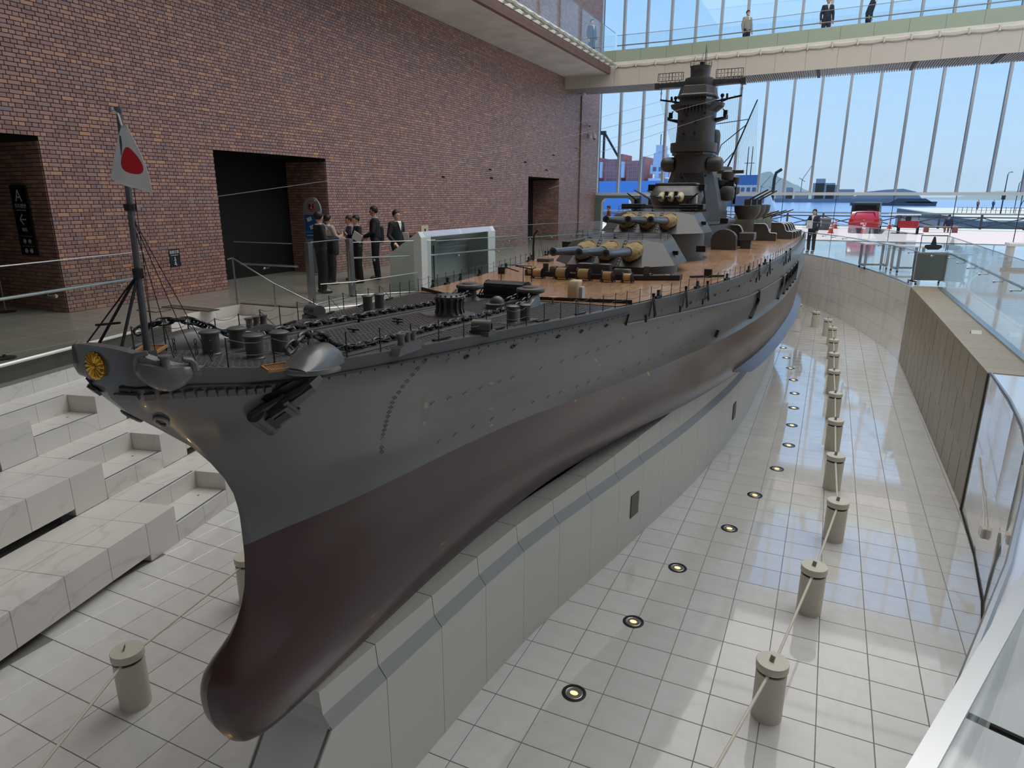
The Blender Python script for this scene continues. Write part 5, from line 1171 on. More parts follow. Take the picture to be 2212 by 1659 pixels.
# steel posts, pull handle, sloping stair rail
for lb, x, y in (('left steel gate post beside the stairwell', -6.47, 8.43), ('right steel gate post in front of the visitors', -6.57, 9.78)):
    p = thing('gate_post', lb, 'post', (x, y, ZF)); MB().b2(-.05,.05,-.06,.06,0,1.2).build('post_column', steel, p, 0, bevel=.004); MB().b2(-.06,.06,-.07,.07,0,.015).build('post_foot', darksteel, p, 0)
ph = thing('pull_handle', 'long looped steel pull handle on the glass gate', 'handle', (-6.44, 9.5, 1.05))
MB().tube([(0.05,0,0),(0.05,.0,.62),(.05,.04,.68),(.05,.09,.62),(.05,.09,0),(.05,.04,-.06)], .012, 6, closed=True).build('handle_loop', steel, ph); MB().cyl((0,.02,.05),(.05,.02,.05),.01,n=6).cyl((0,.02,.6),(.05,.02,.6),.01,n=6).build('handle_fixing', steel, ph)
sr = thing('stair_rail', 'sloping steel stair rail descending beside the bow of the ship', 'handrail', (-7.87, 7.9, .73))
MB().tube([(-.05,-.1,.88),(.0,-.02,.9),(.87,.09,.45),(1.6,.5,0)], .014, 8).build('rail_tube', steel, sr)
for x, y, z in ((.0,-.02,.9),(.87,.09,.45)): MB().cyl((x,y,-.3 if x else 0),(x,y,z),.016,n=8).build('rail_post', steel, sr)
lowg = balustrade('low glass screen with steel posts at the pit edge before the visitors', [(-6.0, 8.15), (-5.65, 8.75), (-5.5, 10.7)], zt=1.2, zh=None)
# foreground balustrade at the bow end of the pit
NR = [(2.30,-1.2),(2.52,-.9),(2.695,-.545),(2.94,.07),(3.0,.22),(3.35,1.1),(3.8,2.5)]
nb = thing('glass_balustrade', 'foreground glass balustrade with flat steel cap at the lower right', 'balustrade', (2.7,-.5,ZF))
R0 = Vector((2.7,-.5,0))
b = MB(); zc = 1.885-ZF
for p, q_ in zip(NR[:-1], NR[1:]): b.bar(Vector((*p, zc))-R0, Vector((*q_, zc))-R0, .034, .012)
b.build('cap_rail', steel, nb, 0)
for p, q_ in zip(NR[:-1], NR[1:]):
    a, c = Vector((*p,0))-R0, Vector((*q_,0))-R0; d = (c-a).normalized(); n_ = Vector((-d.y, d.x, 0))*.006
    MB().prism([(a-n_).xy, (c-n_).xy, (c+n_).xy, (a+n_).xy], 0, zc).build('glass_pane', gpane, nb, 0)
MB().tube([Vector((x, y, 1.5-ZF))-R0 for x, y in ((2.62,-.62),(2.864,-.03),(2.94,.16),(3.03,.41),(3.12,.68),(3.4,1.4))], .024, 12).build('handrail', steel, nb)
MB().cyl(Vector((3.03,.05,1.56-ZF))-R0, Vector((2.95,.08,1.56-ZF))-R0, .008, n=8).build('rail_bracket', rubber, nb)
# ================================================================== BOLLARDS AND RAILS
def bollard_mesh():
    body = MB().lathe([(.112,0),(.112,.405),(.098,.408),(.098,.43)], n=32); cap = MB().lathe([(.116,.43),(.118,.434),(.118,.487),(.115,.492),(.0,.494)], n=32)
    groove = MB().lathe([(.1,.404),(.1,.432)], n=24); return body.mesh('body'), cap.mesh('cap'), groove.mesh('groove')
bm1, bm2, bm3 = bollard_mesh(); cardm = MB().add([(-.02,-.0,0),(.02,0,0),(.02,.018,.045),(-.02,.018,.045),(-.02,.002,0),(.02,.002,0),(.02,.02,.045),(-.02,.02,.045)], [(0,1,2,3),(7,6,5,4),(0,4,5,1),(3,2,6,7),(0,3,7,4),(1,5,6,2)]).mesh('card', 0)
cardmat = mat('notice_card', (176, 178, 180), .4); cring = mat('notice_print', (70, 72, 78), .5)
BOL = [(2.46,3.11),(2.71,4.71),(2.92,6.36),(2.9,7.91),(2.9,9.55),(2.9,11.21),(2.88,13.0),(2.88,14.73),(2.87,16.37),(2.84,18.16),(2.72,19.5),(2.38,20.78),(1.81,22.23)]
words = ['nearest','second','third','fourth','fifth','sixth','seventh','eighth','ninth','tenth','eleventh','twelfth','farthest']
def bollard(x, y, lab, card=True):
    t = thing('bollard', lab, 'bollard', (x, y, ZP), group='cream barrier bollards in the pit')
    link('body', bm1, offwhite, t); link('cap', bm2, offwhite, t); link('groove', bm3, rubber, t)
    if card:
        c = link('card', cardm, cardmat, t); c.location = (-.01, -.02, .494); c.rotation_euler = (0, 0, -.5)
        o = MB().tube([(.011*math.cos(a), .0135+.004*math.sin(a)-.005, .026+.011*math.sin(a)) for a in np.linspace(0, 2*math.pi, 13)[:-1]], .0014, 4, closed=True).build('card_ring', cring, c)
        MB().bar((-.01,-.001,.006),(.01,-.001,.006),.002).build('card_foot', cring, c, 0)
    return t
for i, (x, y) in enumerate(BOL):
    bollard(x, y, '%s cream bollard in the curved row on the right of the ship' % words[i], True)
PRE = [(2.12, 1.55)]+BOL+[(1.1, 23.6)]
rn = ['foreground', 'second', 'third', 'fourth', 'fifth', 'sixth', 'seventh', 'eighth', 'ninth', 'tenth', 'eleventh', 'twelfth', 'thirteenth', 'farthest']
def barrier(a, c, lab):
    o = MB(); A, C = Vector((*a, ZP+.418)), Vector((*c, ZP+.418)); d = (C-A).normalized(); s_ = A+d*.09; e_ = C-d*.09
    r = bpy.data.objects.new('barrier_bar', None); COL.objects.link(r); r.location = (a[0], a[1], ZP+.418); tag(r, lab, 'barrier bar', 'slim barrier bars between the bollards')
    MB().cyl(s_-A, e_-A, .0115, n=10).build('bar', offwhite, r); MB().cyl(s_-A-d*.0, s_-A+d*.02, .015, n=10).cyl(e_-A-d*.02, e_-A, .015, n=10).build('end_ferrule', steel, r)
for i, (a, c) in enumerate(zip(PRE[:-1], PRE[1:])): barrier(a, c, '%s slim cream bar of the right-hand bollard row, counted from the front' % rn[i])
LB = [(-1.35,-.25),(-2.04,1.13),(-2.28,2.55),(-2.45,4.1)]
bollard(*LB[1], 'cream bollard standing alone in front of the marble seating steps', True)
bollard(*LB[2], 'cream bollard hidden behind the bow on the left side', False)
for a, c, l in ((LB[0], LB[1], 'slim cream bar running from the left bollard to the bottom edge'), (LB[1], LB[2], 'slim cream bar running from the left bollard behind the bow')): barrier(a, c, l)
# ================================================================== FLOOR UPLIGHTS
glow = mat('warm_lamp_glass', (250, 190, 90), .3, emit=(255, 190, 92), es=5)
lens = mat('uplight_lens', (60, 54, 40), .08, spec=.8)
LT = [(1.04,2.70),(1.225,3.82),(1.406,4.95),(1.79,6.11),(1.97,7.23),(2.17,8.32),(2.27,9.44),(2.26,10.52),(2.236,11.62),(2.2,12.68),(2.12,13.8),(2.0,14.9),(1.85,16.0),(1.7,17.2)]
l1 = MB().lathe([(.098,0),(.098,.004),(.082,.006),(.08,.002)], n=32).mesh('bezel'); l2 = MB().lathe([(.08,-.001),(.08,.0025),(.0,.003)], n=24).mesh('lens'); l3 = MB().lathe([(.062,.003),(.066,.0045),(.07,.003)], n=24).mesh('inner_ring'); l4 = MB().sph((0,0,.002), .026, 12, 4, (1.3,.9,.25), 0, 1).mesh('lamp')
def uplight(x, y, lab, p=3):
    t = thing('floor_uplight', lab, 'floor light', (x, y, ZP), group='round uplights set in the pit floor')
    link('bezel', l1, darksteel, t); link('lens', l2, lens, t); link('inner_ring', l3, steel, t); link('lamp', l4, glow, t)
    if p:
        sp = bpy.data.lights.new('uplight_beam', 'SPOT'); sp.energy = p; sp.color = (1, .66, .32); sp.spot_size = 1.0; sp.spot_blend = .6; sp.shadow_soft_size = .05
        so_ = bpy.data.objects.new('uplight_beam', sp); COL.objects.link(so_); so_.location = (0, 0, .03); so_.rotation_euler = (math.pi, 0, 0); so_.parent = t
for i, (x, y) in enumerate(LT): uplight(x, y, 'warm round floor light number %s from the front along the plinth' % ['one','two','three','four','five','six','seven','eight','nine','ten','eleven','twelve','thirteen','fourteen'][i], 3 if i < 6 else 0)
uplight(-.55, 1.3, 'round floor light glowing behind the front end of the plinth', 8)
uplight(-.62, .35, 'round floor light hidden under the bulbous bow', 10)
uplight(-.95, -.55, 'round floor light ahead of the bow below the picture', 14)
# ================================================================== FLAG on the bow staff
flw = mat('flag_white', (226, 224, 220), .85); flr = mat('flag_red', (206, 26, 40), .8)
A0, A1, B0, B1 = Vector((.018,.226,3.012)), Vector((.05,.222,3.012)), Vector((-.08,.205,2.824)), Vector((.107,.24,2.764))
def S_(u, v):
    top = A0.lerp(A1, u); bot = B0.lerp(B1, u); p = top.lerp(bot, v); side = (B1-B0).normalized()
    w = Vector((-side.y, side.x, 0)); return p+w*(.018*math.sin(u*7+v*2)*v)+side*(.02*math.sin(math.pi*v)*(u-.2))
fg = thing('flag', 'white flag with a red disc hanging from the bow staff', 'flag', A0)
n = 20; b = MB()
for j in range(n+1):
    for i in range(n+1): b.v.append(tuple(S_(i/n, j/n)-A0))
b.f = [(j*(n+1)+i, j*(n+1)+i+1, (j+1)*(n+1)+i+1, (j+1)*(n+1)+i) for j in range(n) for i in range(n)]
c_ = b.build('cloth', flw, fg, 60); sl = c_.modifiers.new('thick', 'SOLIDIFY'); sl.thickness = .0015
for sg, nm in ((1, 'red_disc'), (-1, 'red_disc')):
    b = MB(); uc, vc, ru, rv = .60, .55, .30, .21; nr, na = 6, 28
    b.v.append(S_(uc, vc))
    for r in range(1, nr+1):
        for k in range(na): a = 2*math.pi*k/na; b.v.append(S_(uc+ru*r/nr*math.cos(a)*(1+.15*math.sin(a)), vc+rv*r/nr*math.sin(a)))
    nrm = (B1-B0).cross(Vector((0,0,1))).normalized()
    b.v = [tuple(Vector(p)-A0+nrm*(.0028*sg)) for p in b.v]
    b.f = [(0, 1+k, 1+(k+1) % na) for k in range(na)]+[(1+r*na+k, 1+(r+1)*na+k, 1+(r+1)*na+(k+1) % na, 1+r*na+(k+1) % na) for r in range(nr-1) for k in range(na)]
    b.build(nm, flr, fg, 60)
MB().tube([Vector((0,0,0)), Vector((-.01,0,.04)), Vector((-.022,.0,.05))], .004, 5).build('halyard_knot', white, fg)
# ================================================================== LEFT FLOOR EXHIBITS AND SIGNS
case = thing('display_case', 'large white display case with sloping top beside the visitors', 'display case', (-5.5, 10.9, ZF))
prof = [(-.03,0),(-.03,1.19),(-.1,1.31),(-.87,.82),(-.87,0)]
cw = mat('display_case_white', (216, 220, 216), .4)
for y0, y1 in ((0,.03),(3.55,3.6)): MB().prism_ax(prof, y0, y1, lambda p, q_, t: (p, t, q_)).build('end_panel', cw, case, 0)
MB().prism_ax([(-.03,1.19),(-.1,1.31),(-.87,.82),(-.87,.8),(-.1,1.28),(-.06,1.19)], .03, 3.55, lambda p, q_, t: (p, t, q_)).build('top_panel', cw, case, 0)
for a, c in ((.2,1.75),(1.85,3.4)): MB().prism_ax([(-.036,1.2),(-.098,1.305),(-.099,1.305),(-.038,1.2)], a, c, lambda p, q_, t: (p+.004, t, q_+.002)).build('light_strip', mat('case_light_strip', (190, 196, 214), .3) if a < 1 else MATS['case_light_strip'], case, 0)
MB().b2(-.06,-.03,.03,.4,0,1.19).b2(-.06,-.03,3.2,3.55,0,1.19).build('front_stile', cw, case, 0)
MB().b2(-.84,-.82,.03,3.55,0,.8).build('back_panel', cw, case, 0)
MB().b2(-.82,-.1,.3,3.3,.03,.08).b2(-.6,-.2,.5,.9,.08,.2).build('plinth_block', mat('case_grey', (120, 122, 122), .5), case, 0)
b = MB()
for y in (.85, 1.0, 1.1): b.cyl((-.4,y,.08),(-.4,y,.95),.014,n=6)
b.build('specimen_rod', darksteel, case); MB().sph((-.45,1.9,.95), .25, 14, 6, (.5,2.0,.22)).box((-.45,.75,1.0),(.2,.5,.1)).build('specimen', lightgrey, case)
MB().b2(-.045,-.04,.4,3.2,.05,1.17).build('front_glass', gpane, case, 0)
ds = thing('signboard_desk', 'low dark brown desk with small cream sign behind the display case', 'desk', (-7.2, 13.6, ZF))
MB().b2(-.3,.3,-.9,.9,0,1.12).build('desk_body', mat('desk_brown', (88, 52, 44), .5), ds, 0, bevel=.01); MB().b2(-.02,.02,-.1,.25,1.12,1.32).build('cream_sign', mat('sign_cream', (192, 184, 150), .6), ds, 0); MB().box((.025,.08,1.2),(.006,.06,.08)).build('sign_mark', rubber, ds, 0)
def text(s, size, m, parent, loc, rot, name='lettering', align='CENTER', ext=.0006):
    c = bpy.data.curves.new(name, 'FONT'); c.body = s; c.size = size; c.align_x = align; c.align_y = 'CENTER'; c.extrude = ext
    me = eval_mesh(bpy.data.objects.new('tmp', c))
    me.name = name; me.materials.clear(); r = link(name, me, m, parent); r.location = loc; r.rotation_euler = rot; return r
sgb = mat('sign_black', (20, 20, 22), .4); sgw = mat('sign_white_print', (222, 222, 222), .5)
sa = thing('wall_sign', 'tall black wayfinding sign with letter A in the leftmost doorway', 'sign', (-10.61, 5.81, 1.73))
MB().b2(-.235,.235,-.012,.012,0,1.22).build('sign_panel', sgb, sa, 0, bevel=.004)
RX = (math.pi/2, 0, 0)
text('A', .30, sgw, sa, (-.02,-.014,1.03), RX); text('呉の歴史', .085, sgw, sa, (-.0,-.014,.86), RX); text('HISTORY OF KURE', .032, sgw, sa, (0,-.014,.79), RX)
b = MB()
for p, q_ in (((-.09,.63),(.09,.63)),((-.09,.63),(.0,.72)),((-.09,.63),(.0,.54))): b.bar((p[0],-.013,p[1]),(q_[0],-.013,q_[1]),.004,.02)
b.build('arrow', sgw, sa, 0); text('観覧', .075, sgw, sa, (0,-.014,.45), RX)
MB().b2(-.17,.17,-.0135,-.012,.335,.339).b2(-.17,.17,-.0135,-.012,.16,.164).build('rule_line', sgw, sa, 0)
for x in (-.07, .08):
    for z, f in ((.25, 0), (.08, 1)):
        MB().tube([(x+.035*math.cos(a), -.013, z+.035*math.sin(a)) for a in np.linspace(0,2*math.pi,17)[:-1]], .004 if not f else .006, 4, closed=True).build('pictogram_ring', sgw, sa)
        MB().b2(x-.018,x+.018,-.0135,-.012,z-.012,z+.014).build('pictogram', sgw, sa, 0)
ws = thing('warning_sign', 'small black watch-your-step sign on the left glass balustrade', 'sign', (-7.27, 6.14, 1.64)); rzw = math.atan2(U_.y, U_.x)-math.pi
ws.rotation_euler = (0, 0, math.radians(105))
MB().b2(-.13,.13,-.004,.004,0,.29).build('sign_panel', sgb, ws, 0)
text('段差注意', .058, sgw, ws, (0,-.0055,.24), RX); text('WATCH YOUR STEP', .02, sgw, ws, (0,-.0055,.19), RX)
MB().sph((0,-.006,.15), .012, 8, 5, (1,.15,1)).bar((0,-.006,.14),(.0,-.006,.09),.003,.016).bar((0,-.006,.09),(.022,-.006,.045),.003,.008).bar((0,-.006,.09),(-.018,-.006,.05),.003,.008).bar((0,-.006,.13),(.028,-.006,.105),.003,.006).bar((0,-.006,.13),(-.026,-.006,.1),.003,.006).bar((-.03,-.006,.045),(.02,-.006,.038),.003,.008).bar((.02,-.006,.038),(.03,-.006,.02),.003,.008).build('walking_figure', sgw, ws, 0)
kb = thing('info_stand', 'arched grey information stand with number two and blue panel', 'information stand', (-10.1, 12.75, ZF))
gp = mat('stand_grey', (150, 152, 156), .5); bp_ = mat('stand_blue', (44, 96, 168), .5)
arch = [(-.30,0),(.30,0),(.30,1.7)]+[(.30*math.cos(a), 1.7+.33*math.sin(a)) for a in np.linspace(0, math.pi, 13)[1:-1]]+[(-.30,1.7)]
MB().prism_ax(arch, -.02, .02, lambda p, q_, t: (p, t, q_)).build('stand_board', gp, kb, 0); MB().b2(-.2,.2,-.2,.2,0,.03).build('stand_foot', gp, kb, 0)
MB().cyl((0,-.02,1.8),(0,-.026,1.8),.135,n=28).build('number_ring', mat('stand_red', (176, 40, 44), .5), kb); MB().cyl((0,-.026,1.8),(0,-.029,1.8),.112,n=28).build('number_rim', sgw, kb); MB().cyl((0,-.029,1.8),(0,-.032,1.8),.10,n=28).build('number_disc', mat('stand_dark_red', (120, 34, 38), .5), kb)
text('2', .2, sgw, kb, (0,-.034,1.8), RX); MB().bar((.12,-.025,1.93),(.18,-.025,2.0),.01,.05).build('pin', sgw, kb, 0)
MB().b2(-.27,.27,-.026,-.02,.95,1.58).build('blue_panel', bp_, kb, 0)
for x, z in ((-.1,1.46),(-.02,1.26)): MB().box((x,-.029,z),(.16,.004,.1), R=Matrix.Rotation(-.3,3,'Y')).build('picture_card', sgw, kb, 0)
MB().b2(-.25,.25,-.029,-.026,1.12,1.128).b2(-.22,.1,-.029,-.026,1.03,1.05).build('panel_rule', sgw, kb, 0)
lp = thing('floor_lamp', 'slim stand with a pale square panel in the leftmost doorway', 'stand', (-10.95, 5.4, ZF))
MB().lathe([(.16,0),(.16,.012),(.02,.03)], n=24).build('base', rubber, lp); MB().cyl((0,0,.02),(.0,0,1.0),.012,n=8).build('pole', steel, lp); MB().b2(-.2,.02,-.02,.0,1.0,1.3).build('panel', mat('stand_panel', (150, 152, 150), .5), lp, 0); MB().box((0,0,1.0),(.05,.05,.06)).build('clamp', rubber, lp, 0)
# floor grates on the left floor
for x0, y0, w, d, lb in ((-8.9, 7.0, 1.25, .25, 'dark floor grille by the brick wall'), (-9.0, 6.55, .55, .3, 'small floor hatch frame by the brick wall')):
    g = thing('floor_grille', lb, 'grille', (x0, y0, ZF)); MB().b2(0,w,0,d,0,.006).build('grille_plate', mat('grille_grey', (92, 88, 80), .5) if w > 1 else floor_grey, g, 0); MB().tube([(0,0,.006),(w,0,.006),(w,d,.006),(0,d,.006)], .006, 4, closed=True).build('grille_rim', darksteel, g)
# security cameras
def seccam(x, y, z, lab, kind):
    t = thing('security_camera', lab, 'camera', (x, y, z))
    if kind == 0: MB().cyl((0,0,0),(.12,0,-.05),.02,n=8).build('arm', white, t); MB().bar((.08,.1,-.02),(.2,-.22,-.1),.09,.09).build('housing', mat('camera_white', (214,216,214), .4) if 'camera_white' not in MATS else MATS['camera_white'], t, 0); MB().bar((.205,-.235,-.104),(.21,-.25,-.108),.06,.06).build('lens', rubber, t, 0)
    else: MB().b2(0,.14,-.12,.12,-.12,.12).build('junction_box', MATS['camera_white'], t, 0, bevel=.02); MB().bar((.1,0,.08),(.3,0,.14),.07).build('arm', MATS['camera_white'], t, 0); MB().sph((.3,0,-.02), .11, 14, 8, (1,1,1.2)).build('dome', MATS['camera_white'], t); MB().sph((.3,0,-.11), .075, 12, 6).build('lens', lens, t)
seccam(WX+.01, 34.2, 6.5, 'white bullet camera on the brick wall, upper of two', 0); seccam(WX+.01, 34.5, 5.95, 'white dome camera cluster on the brick wall, lower of two', 1)
t = thing('security_camera', 'small dome camera under the bridge by the brick wall', 'camera', (-9.4, 32.2, 7.77)); MB().cyl((0,0,0),(0,0,-.05),.1,n=16).build('mount', white, t); MB().sph((0,0,-.05), .1, 14, 6, (1,1,1), -1, 0).build('dome', MATS['camera_white'], t)
for k, (y, z) in enumerate(((19.1,3.45),(22.69,3.82),(22.8,3.51),(26.05,4.25),(28.49,4.01),(29.32,4.71),(32.44,5.22))):
    t = thing('wall_spotlight', '%s small dark spot fitting on the brick wall, counted from the left' % ['first','second','third','fourth','fifth','sixth','seventh'][k], 'wall fitting', (WX, y, z), group='small dark fittings on the brick wall'); MB().cyl((0,0,0),(.03,0,0),.035,n=10).build('plate', rubber, t); MB().cyl((.03,0,0),(.1,-.03,-.02),.028,n=10).build('snout', rubber, t)
# wall boxes with cables in the pit
for x, y, z, lab, P in ((4.30,6.25,-.62,'small white socket box on the polished marble wall', [(0,0,.04),(.02,.2,.12),(.06,.7,.25),(.08,1.2,.42)]), (4.06,19.1,-.72,'small white socket box on the curved marble wall', [(0,0,.0),(.08,-.6,.0),(.16,-1.3,.0)])):
    t = thing('socket_box', lab, 'socket box', (x, y, z)); MB().box((0,0,0),(.05,.1,.11),rz=.15).build('box', offwhite, t, 0, bevel=.006); MB().tube(P, .008, 5).build('cable', offwhite, t); MB().box((-.028,0,0),(.006,.07,.08),rz=.15).build('cover', white, t, 0)
# rolling board, table carts, counter on the right floor
rb = thing('rolling_board', 'dark green-grey rolling display board beside the granite wall', 'display board', (4.78, 17.62, ZF), .35)
MB().b2(-.36,.36,-.02,.02,.1,.78).build('board', mat('board_green_grey', (84, 92, 86), .5), rb, 0, bevel=.004)
for x in (-.36,.36): MB().b2(x-.015,x+.015,-.03,.03,.08,.8).build('frame_post', steel, rb, 0); MB().bar((x,-.2,.08),(x,.2,.08),.03).build('foot_bar', darksteel, rb, 0)
for x in (-.36,.36):
    for y in (-.18,.18): MB().cyl((x-.012,y,.03),(x+.012,y,.03),.03,n=12).build('caster', rubber, rb)
fr_ = MB();  # frame and dark ship shape above the board model a reflection
for x in (-.3,.3): fr_.bar((x,0,.8),(x,0,1.18),.012)
fr_.bar((-.3,0,1.18),(.3,0,1.18),.012).build('frame_reflection', darksteel, rb, 0)
MB().loft([[Vector((x,y,z)) for x,y in ((-w,-.02),(w,-.02),(w,.02),(-w,.02))] for z, w in ((.84,.12),(.9,.2),(.95,.18),(.96,.06),(1.08,.03),(1.15,.01))]).build('ship_reflection', rubber, rb, 0)
for k, (x, y, rz, lab) in enumerate(((3.75,21.3,.25,'grey framed rolling table near the curved balustrade, left one'), (4.55,20.6,.25,'grey framed rolling table near the curved balustrade, right one'))):
    t = thing('rolling_table', lab, 'table', (x, y, ZF), rz, 'grey rolling tables by the balustrade'); fm = mat('table_frame_grey', (150, 158, 162), .4) if k == 0 else MATS['table_frame_grey']
    for a in (-.3,.3): 
        for c in (-.25,.25): MB().b2(a-.03,a+.03,c-.03,c+.03,.12,.72).build('leg', fm, t, 0); MB().cyl((a-.015,c,.04),(a+.015,c,.04),.04,n=12).build('caster', rubber, t)
        MB().bar((a,-.25,.12),(a,.25,.12),.06).build('foot_bar', fm, t, 0)
    MB().b2(-.3,.3,-.03,.03,.1,.15).build('stretcher', fm, t, 0); MB().b2(-.4,.4,-.33,.33,.72,.76).build('table_top', white, t, 0, bevel=.005)
ct = thing('counter', 'long white counter on the right floor near the glazed front', 'counter', (8.6, 22.5, ZF)); MB().b2(-1.4,1.6,-.3,.3,.0,.06).b2(-1.35,-1.25,-.3,.3,.06,.72).b2(1.4,1.5,-.3,.3,.06,.72).build('counter_leg', beige, ct, 0); MB().b2(-1.4,1.6,-.32,.32,.72,.8).build('counter_top', white, ct, 0, bevel=.01)
nt_ = thing('notice_card', 'small folded white card lying on the granite wall', 'card', (4.72, 10.75, ZF+.004)); MB().add([(-.07,-.05,0),(.07,-.05,0),(.07,0,.05),(-.07,0,.05),(.07,.05,0),(-.07,.05,0)], [(0,1,2,3),(3,2,4,5)]).build('card_sheet', white, nt_, 0)

fd = thing('floor_disc', 'black round floor socket beside the left glass balustrade', 'floor socket', (-7.05, 3.25, ZF)); MB().lathe([(.13,0),(.13,.012),(.1,.02),(.02,.022)], n=28).build('disc_plate', rubber, fd); MB().lathe([(.02,.02),(.02,.05),(.0,.05)], n=12).build('disc_stud', darksteel, fd)
# ================================================================== PEOPLE
skin_m = mat('skin', (204, 158, 132), .55, var=.04, scale=20); hair_m = mat('black_hair', (24, 21, 20), .5, var=.2, scale=60); brown_hair = mat('dark_brown_hair', (52, 36, 30), .5, var=.2, scale=60)
suit = mat('black_suit', (24, 25, 30), .75, var=.1, scale=12); navy_c = mat('navy_jacket', (40, 46, 62), .75, var=.1, scale=12); shirt = mat('white_shirt', (222, 222, 220), .7); shoe = mat('black_shoe', (18, 18, 18), .35); eye_m = mat('dark_eye', (22, 18, 16), .2)
purple = mat('purple_blouse', (78, 60, 96), .8); greyj = mat('grey_cardigan', (168, 160, 152), .8); brownc = mat('brown_coat', (150, 84, 70), .8); beigec = mat('khaki_trousers', (150, 138, 104), .8); mask_m = mat('white_mask', (226,226,226), .8); bluej = mat('blue_cap', (40, 56, 130), .6)
def remesh(b, name, m, parent, vox, smooth=2):
    me = b.mesh('tmp', 0); o = bpy.data.objects.new('tmp', me)
    r = o.modifiers.new('r', 'REMESH'); r.mode = 'VOXEL'; r.voxel_size = vox
    if smooth: s = o.modifiers.new('s', 'SMOOTH'); s.iterations = smooth; s.factor = .5
    me2 = eval_mesh(o); me2.name = name; me2.materials.clear(); me2.shade_smooth()
    return link(name, me2, m, parent)
def cap(b, a, c, ra, rc=None, n=10):
    rc = ra if rc is None else rc; b.cyl(a, c, ra, rc, n); b.sph(a, ra, n, 6); b.sph(c, rc, n, 6)
def person(label, loc, rz=0, H=1.7, jac=suit, tro=suit, hair=hair_m, jlen=.88, el=None, wr=None, kn=None, an=None, lean=0., headz=0., long_hair=False, hat=None, vox=.011, group='visitors', shirt_c=shirt, mask=False, skirt=False, sit=None, name='person', cat='person'):
    t = thing(name, label, cat, loc, rz, group); k = H/1.7
    V = lambda p: Vector(p)*k
    el = el or ((-.23,.02,1.13),(.23,.02,1.13)); wr = wr or ((-.23,-.06,.88),(.23,-.06,.88)); kn = kn or ((-.1,-.02,.5),(.1,-.02,.5)); an = an or ((-.1,.02,.09),(.1,.02,.09))
    L = lambda z: -lean*max(0, z-.95)
    J = lambda x, y, z: V((x, y+L(z), z))
    pel, spi, che, nek = J(0,0,.95), J(0,0,1.14), J(0,0,1.33), J(0,.005,1.45)
    hd = J(0,-.012,1.595); sh = [J(-.165,.005,1.39), J(.165,.005,1.39)]; hip = [J(-.085,0,.92), J(.085,0,.92)]
    el = [V(e_)+Vector((0,L(1.13)*k,0)) for e_ in el]; wr = [V(e_)+Vector((0,L(1.0)*k,0)) for e_ in wr]; kn = [V(e_) for e_ in kn]; an = [V(e_) for e_ in an]
    if sit is not None: pass
    b = MB(); R = Matrix.Rotation(headz, 3, 'Z')
    cap(b, pel, spi, .115*k, .11*k, 12); cap(b, spi, che, .11*k, .12*k, 12); cap(b, sh[0], sh[1], .055*k, n=10); cap(b, che, nek, .09*k, .05*k); cap(b, nek, hd-Vector((0,0,.05*k)), .05*k, .05*k)
    b.sph(hd+Vector((0,0,.012*k)), .088*k, 16, 10, (.86,1.05,1.22)); b.sph(hd+R@V((0,-.03,-.055)), .055*k, 12, 8, (.95,1.0,1.0))
    b.sph(hd+R@V((0,-.098,-.008)), .014*k, 8, 6, (.8,1.1,1.5))
    for s in (-1,1): b.sph(hd+R@V((s*.078,.005,-.005)), .02*k, 8, 6, (.5,.8,1.3)); b.sph(hd+R@V((0,-.083,-.05)), .016*k, 8, 4, (1.5,.6,.5))
    for i in (0,1):
        cap(b, sh[i], el[i], .046*k, .038*k); cap(b, el[i], wr[i], .037*k, .027*k); cap(b, hip[i], kn[i], .082*k, .055*k); cap(b, kn[i], an[i], .053*k, .037*k); cap(b, an[i], an[i]+V((0,-.13,-.05)), .036*k, .03*k)
        d = (wr[i]-el[i]).normalized(); sd_ = d.cross(Vector((0,1,0) if abs(d.y) < .8 else (1,0,0))).normalized(); nn = sd_.cross(d); s = -1 if i == 0 else 1
        pm = wr[i]+d*.075*k; b.bar(wr[i], pm+d*.02*k, .03*k, .07*k, up=sd_)
        for f in range(4):
            base = pm+d*.015*k+sd_*((f-1.5)*.02*k); L1 = (.034,.04,.038,.03)[f]*k; m1 = base+d*L1; e1 = m1+(d*.75+nn*.6)*L1*.8; cap(b, base, m1, .0095*k, .0088*k, 6); cap(b, m1, e1, .0088*k, .0075*k, 6)
        tb0 = wr[i]+d*.03*k-sd_*.03*k; cap(b, tb0, tb0+(d*.6-sd_*.7)*.04*k, .012*k, .010*k, 6); cap(b, tb0+(d*.6-sd_*.7)*.04*k, tb0+(d*1.1-sd_*.75)*.06*k, .010*k, .008*k, 6)
    remesh(b, 'body', skin_m, t, vox)
    for s in (-1,1): MB().sph(hd+R@V((s*.032,-.086,.008)), .009*k, 8, 5, (1.4,.5,.7)).build('eye', eye_m, t)
    h = MB(); h.sph(hd+R@V((0,.012,.035)), .1*k, 16, 10, (.9,1.0,1.02)); 
    h2 = remesh(h, 'hair', hair, t, .012, 1)
    me = h2.data; co = np.empty(len(me.vertices)*3); me.vertices.foreach_get('co', co); co = co.reshape(-1,3)
    c0 = np.array(hd); Ri = np.array(R); lo_ = (co-c0)@Ri  # local head coords
    cut = (lo_[:,1] < -.045*k) & (lo_[:,2] < .05*k); co2 = lo_.copy(); co2[cut,1] = np.maximum(co2[cut,1], -.06*k); low = lo_[:,2] < -.045*k; co2[low,2] = np.maximum(co2[low,2], -.06*k)
    front = (co2[:,1] < -.02*k) & (co2[:,2] < .045*k); co2[front,1] = -.02*k
    me.vertices.foreach_set('co', (co2@Ri.T+c0).ravel()); me.update()
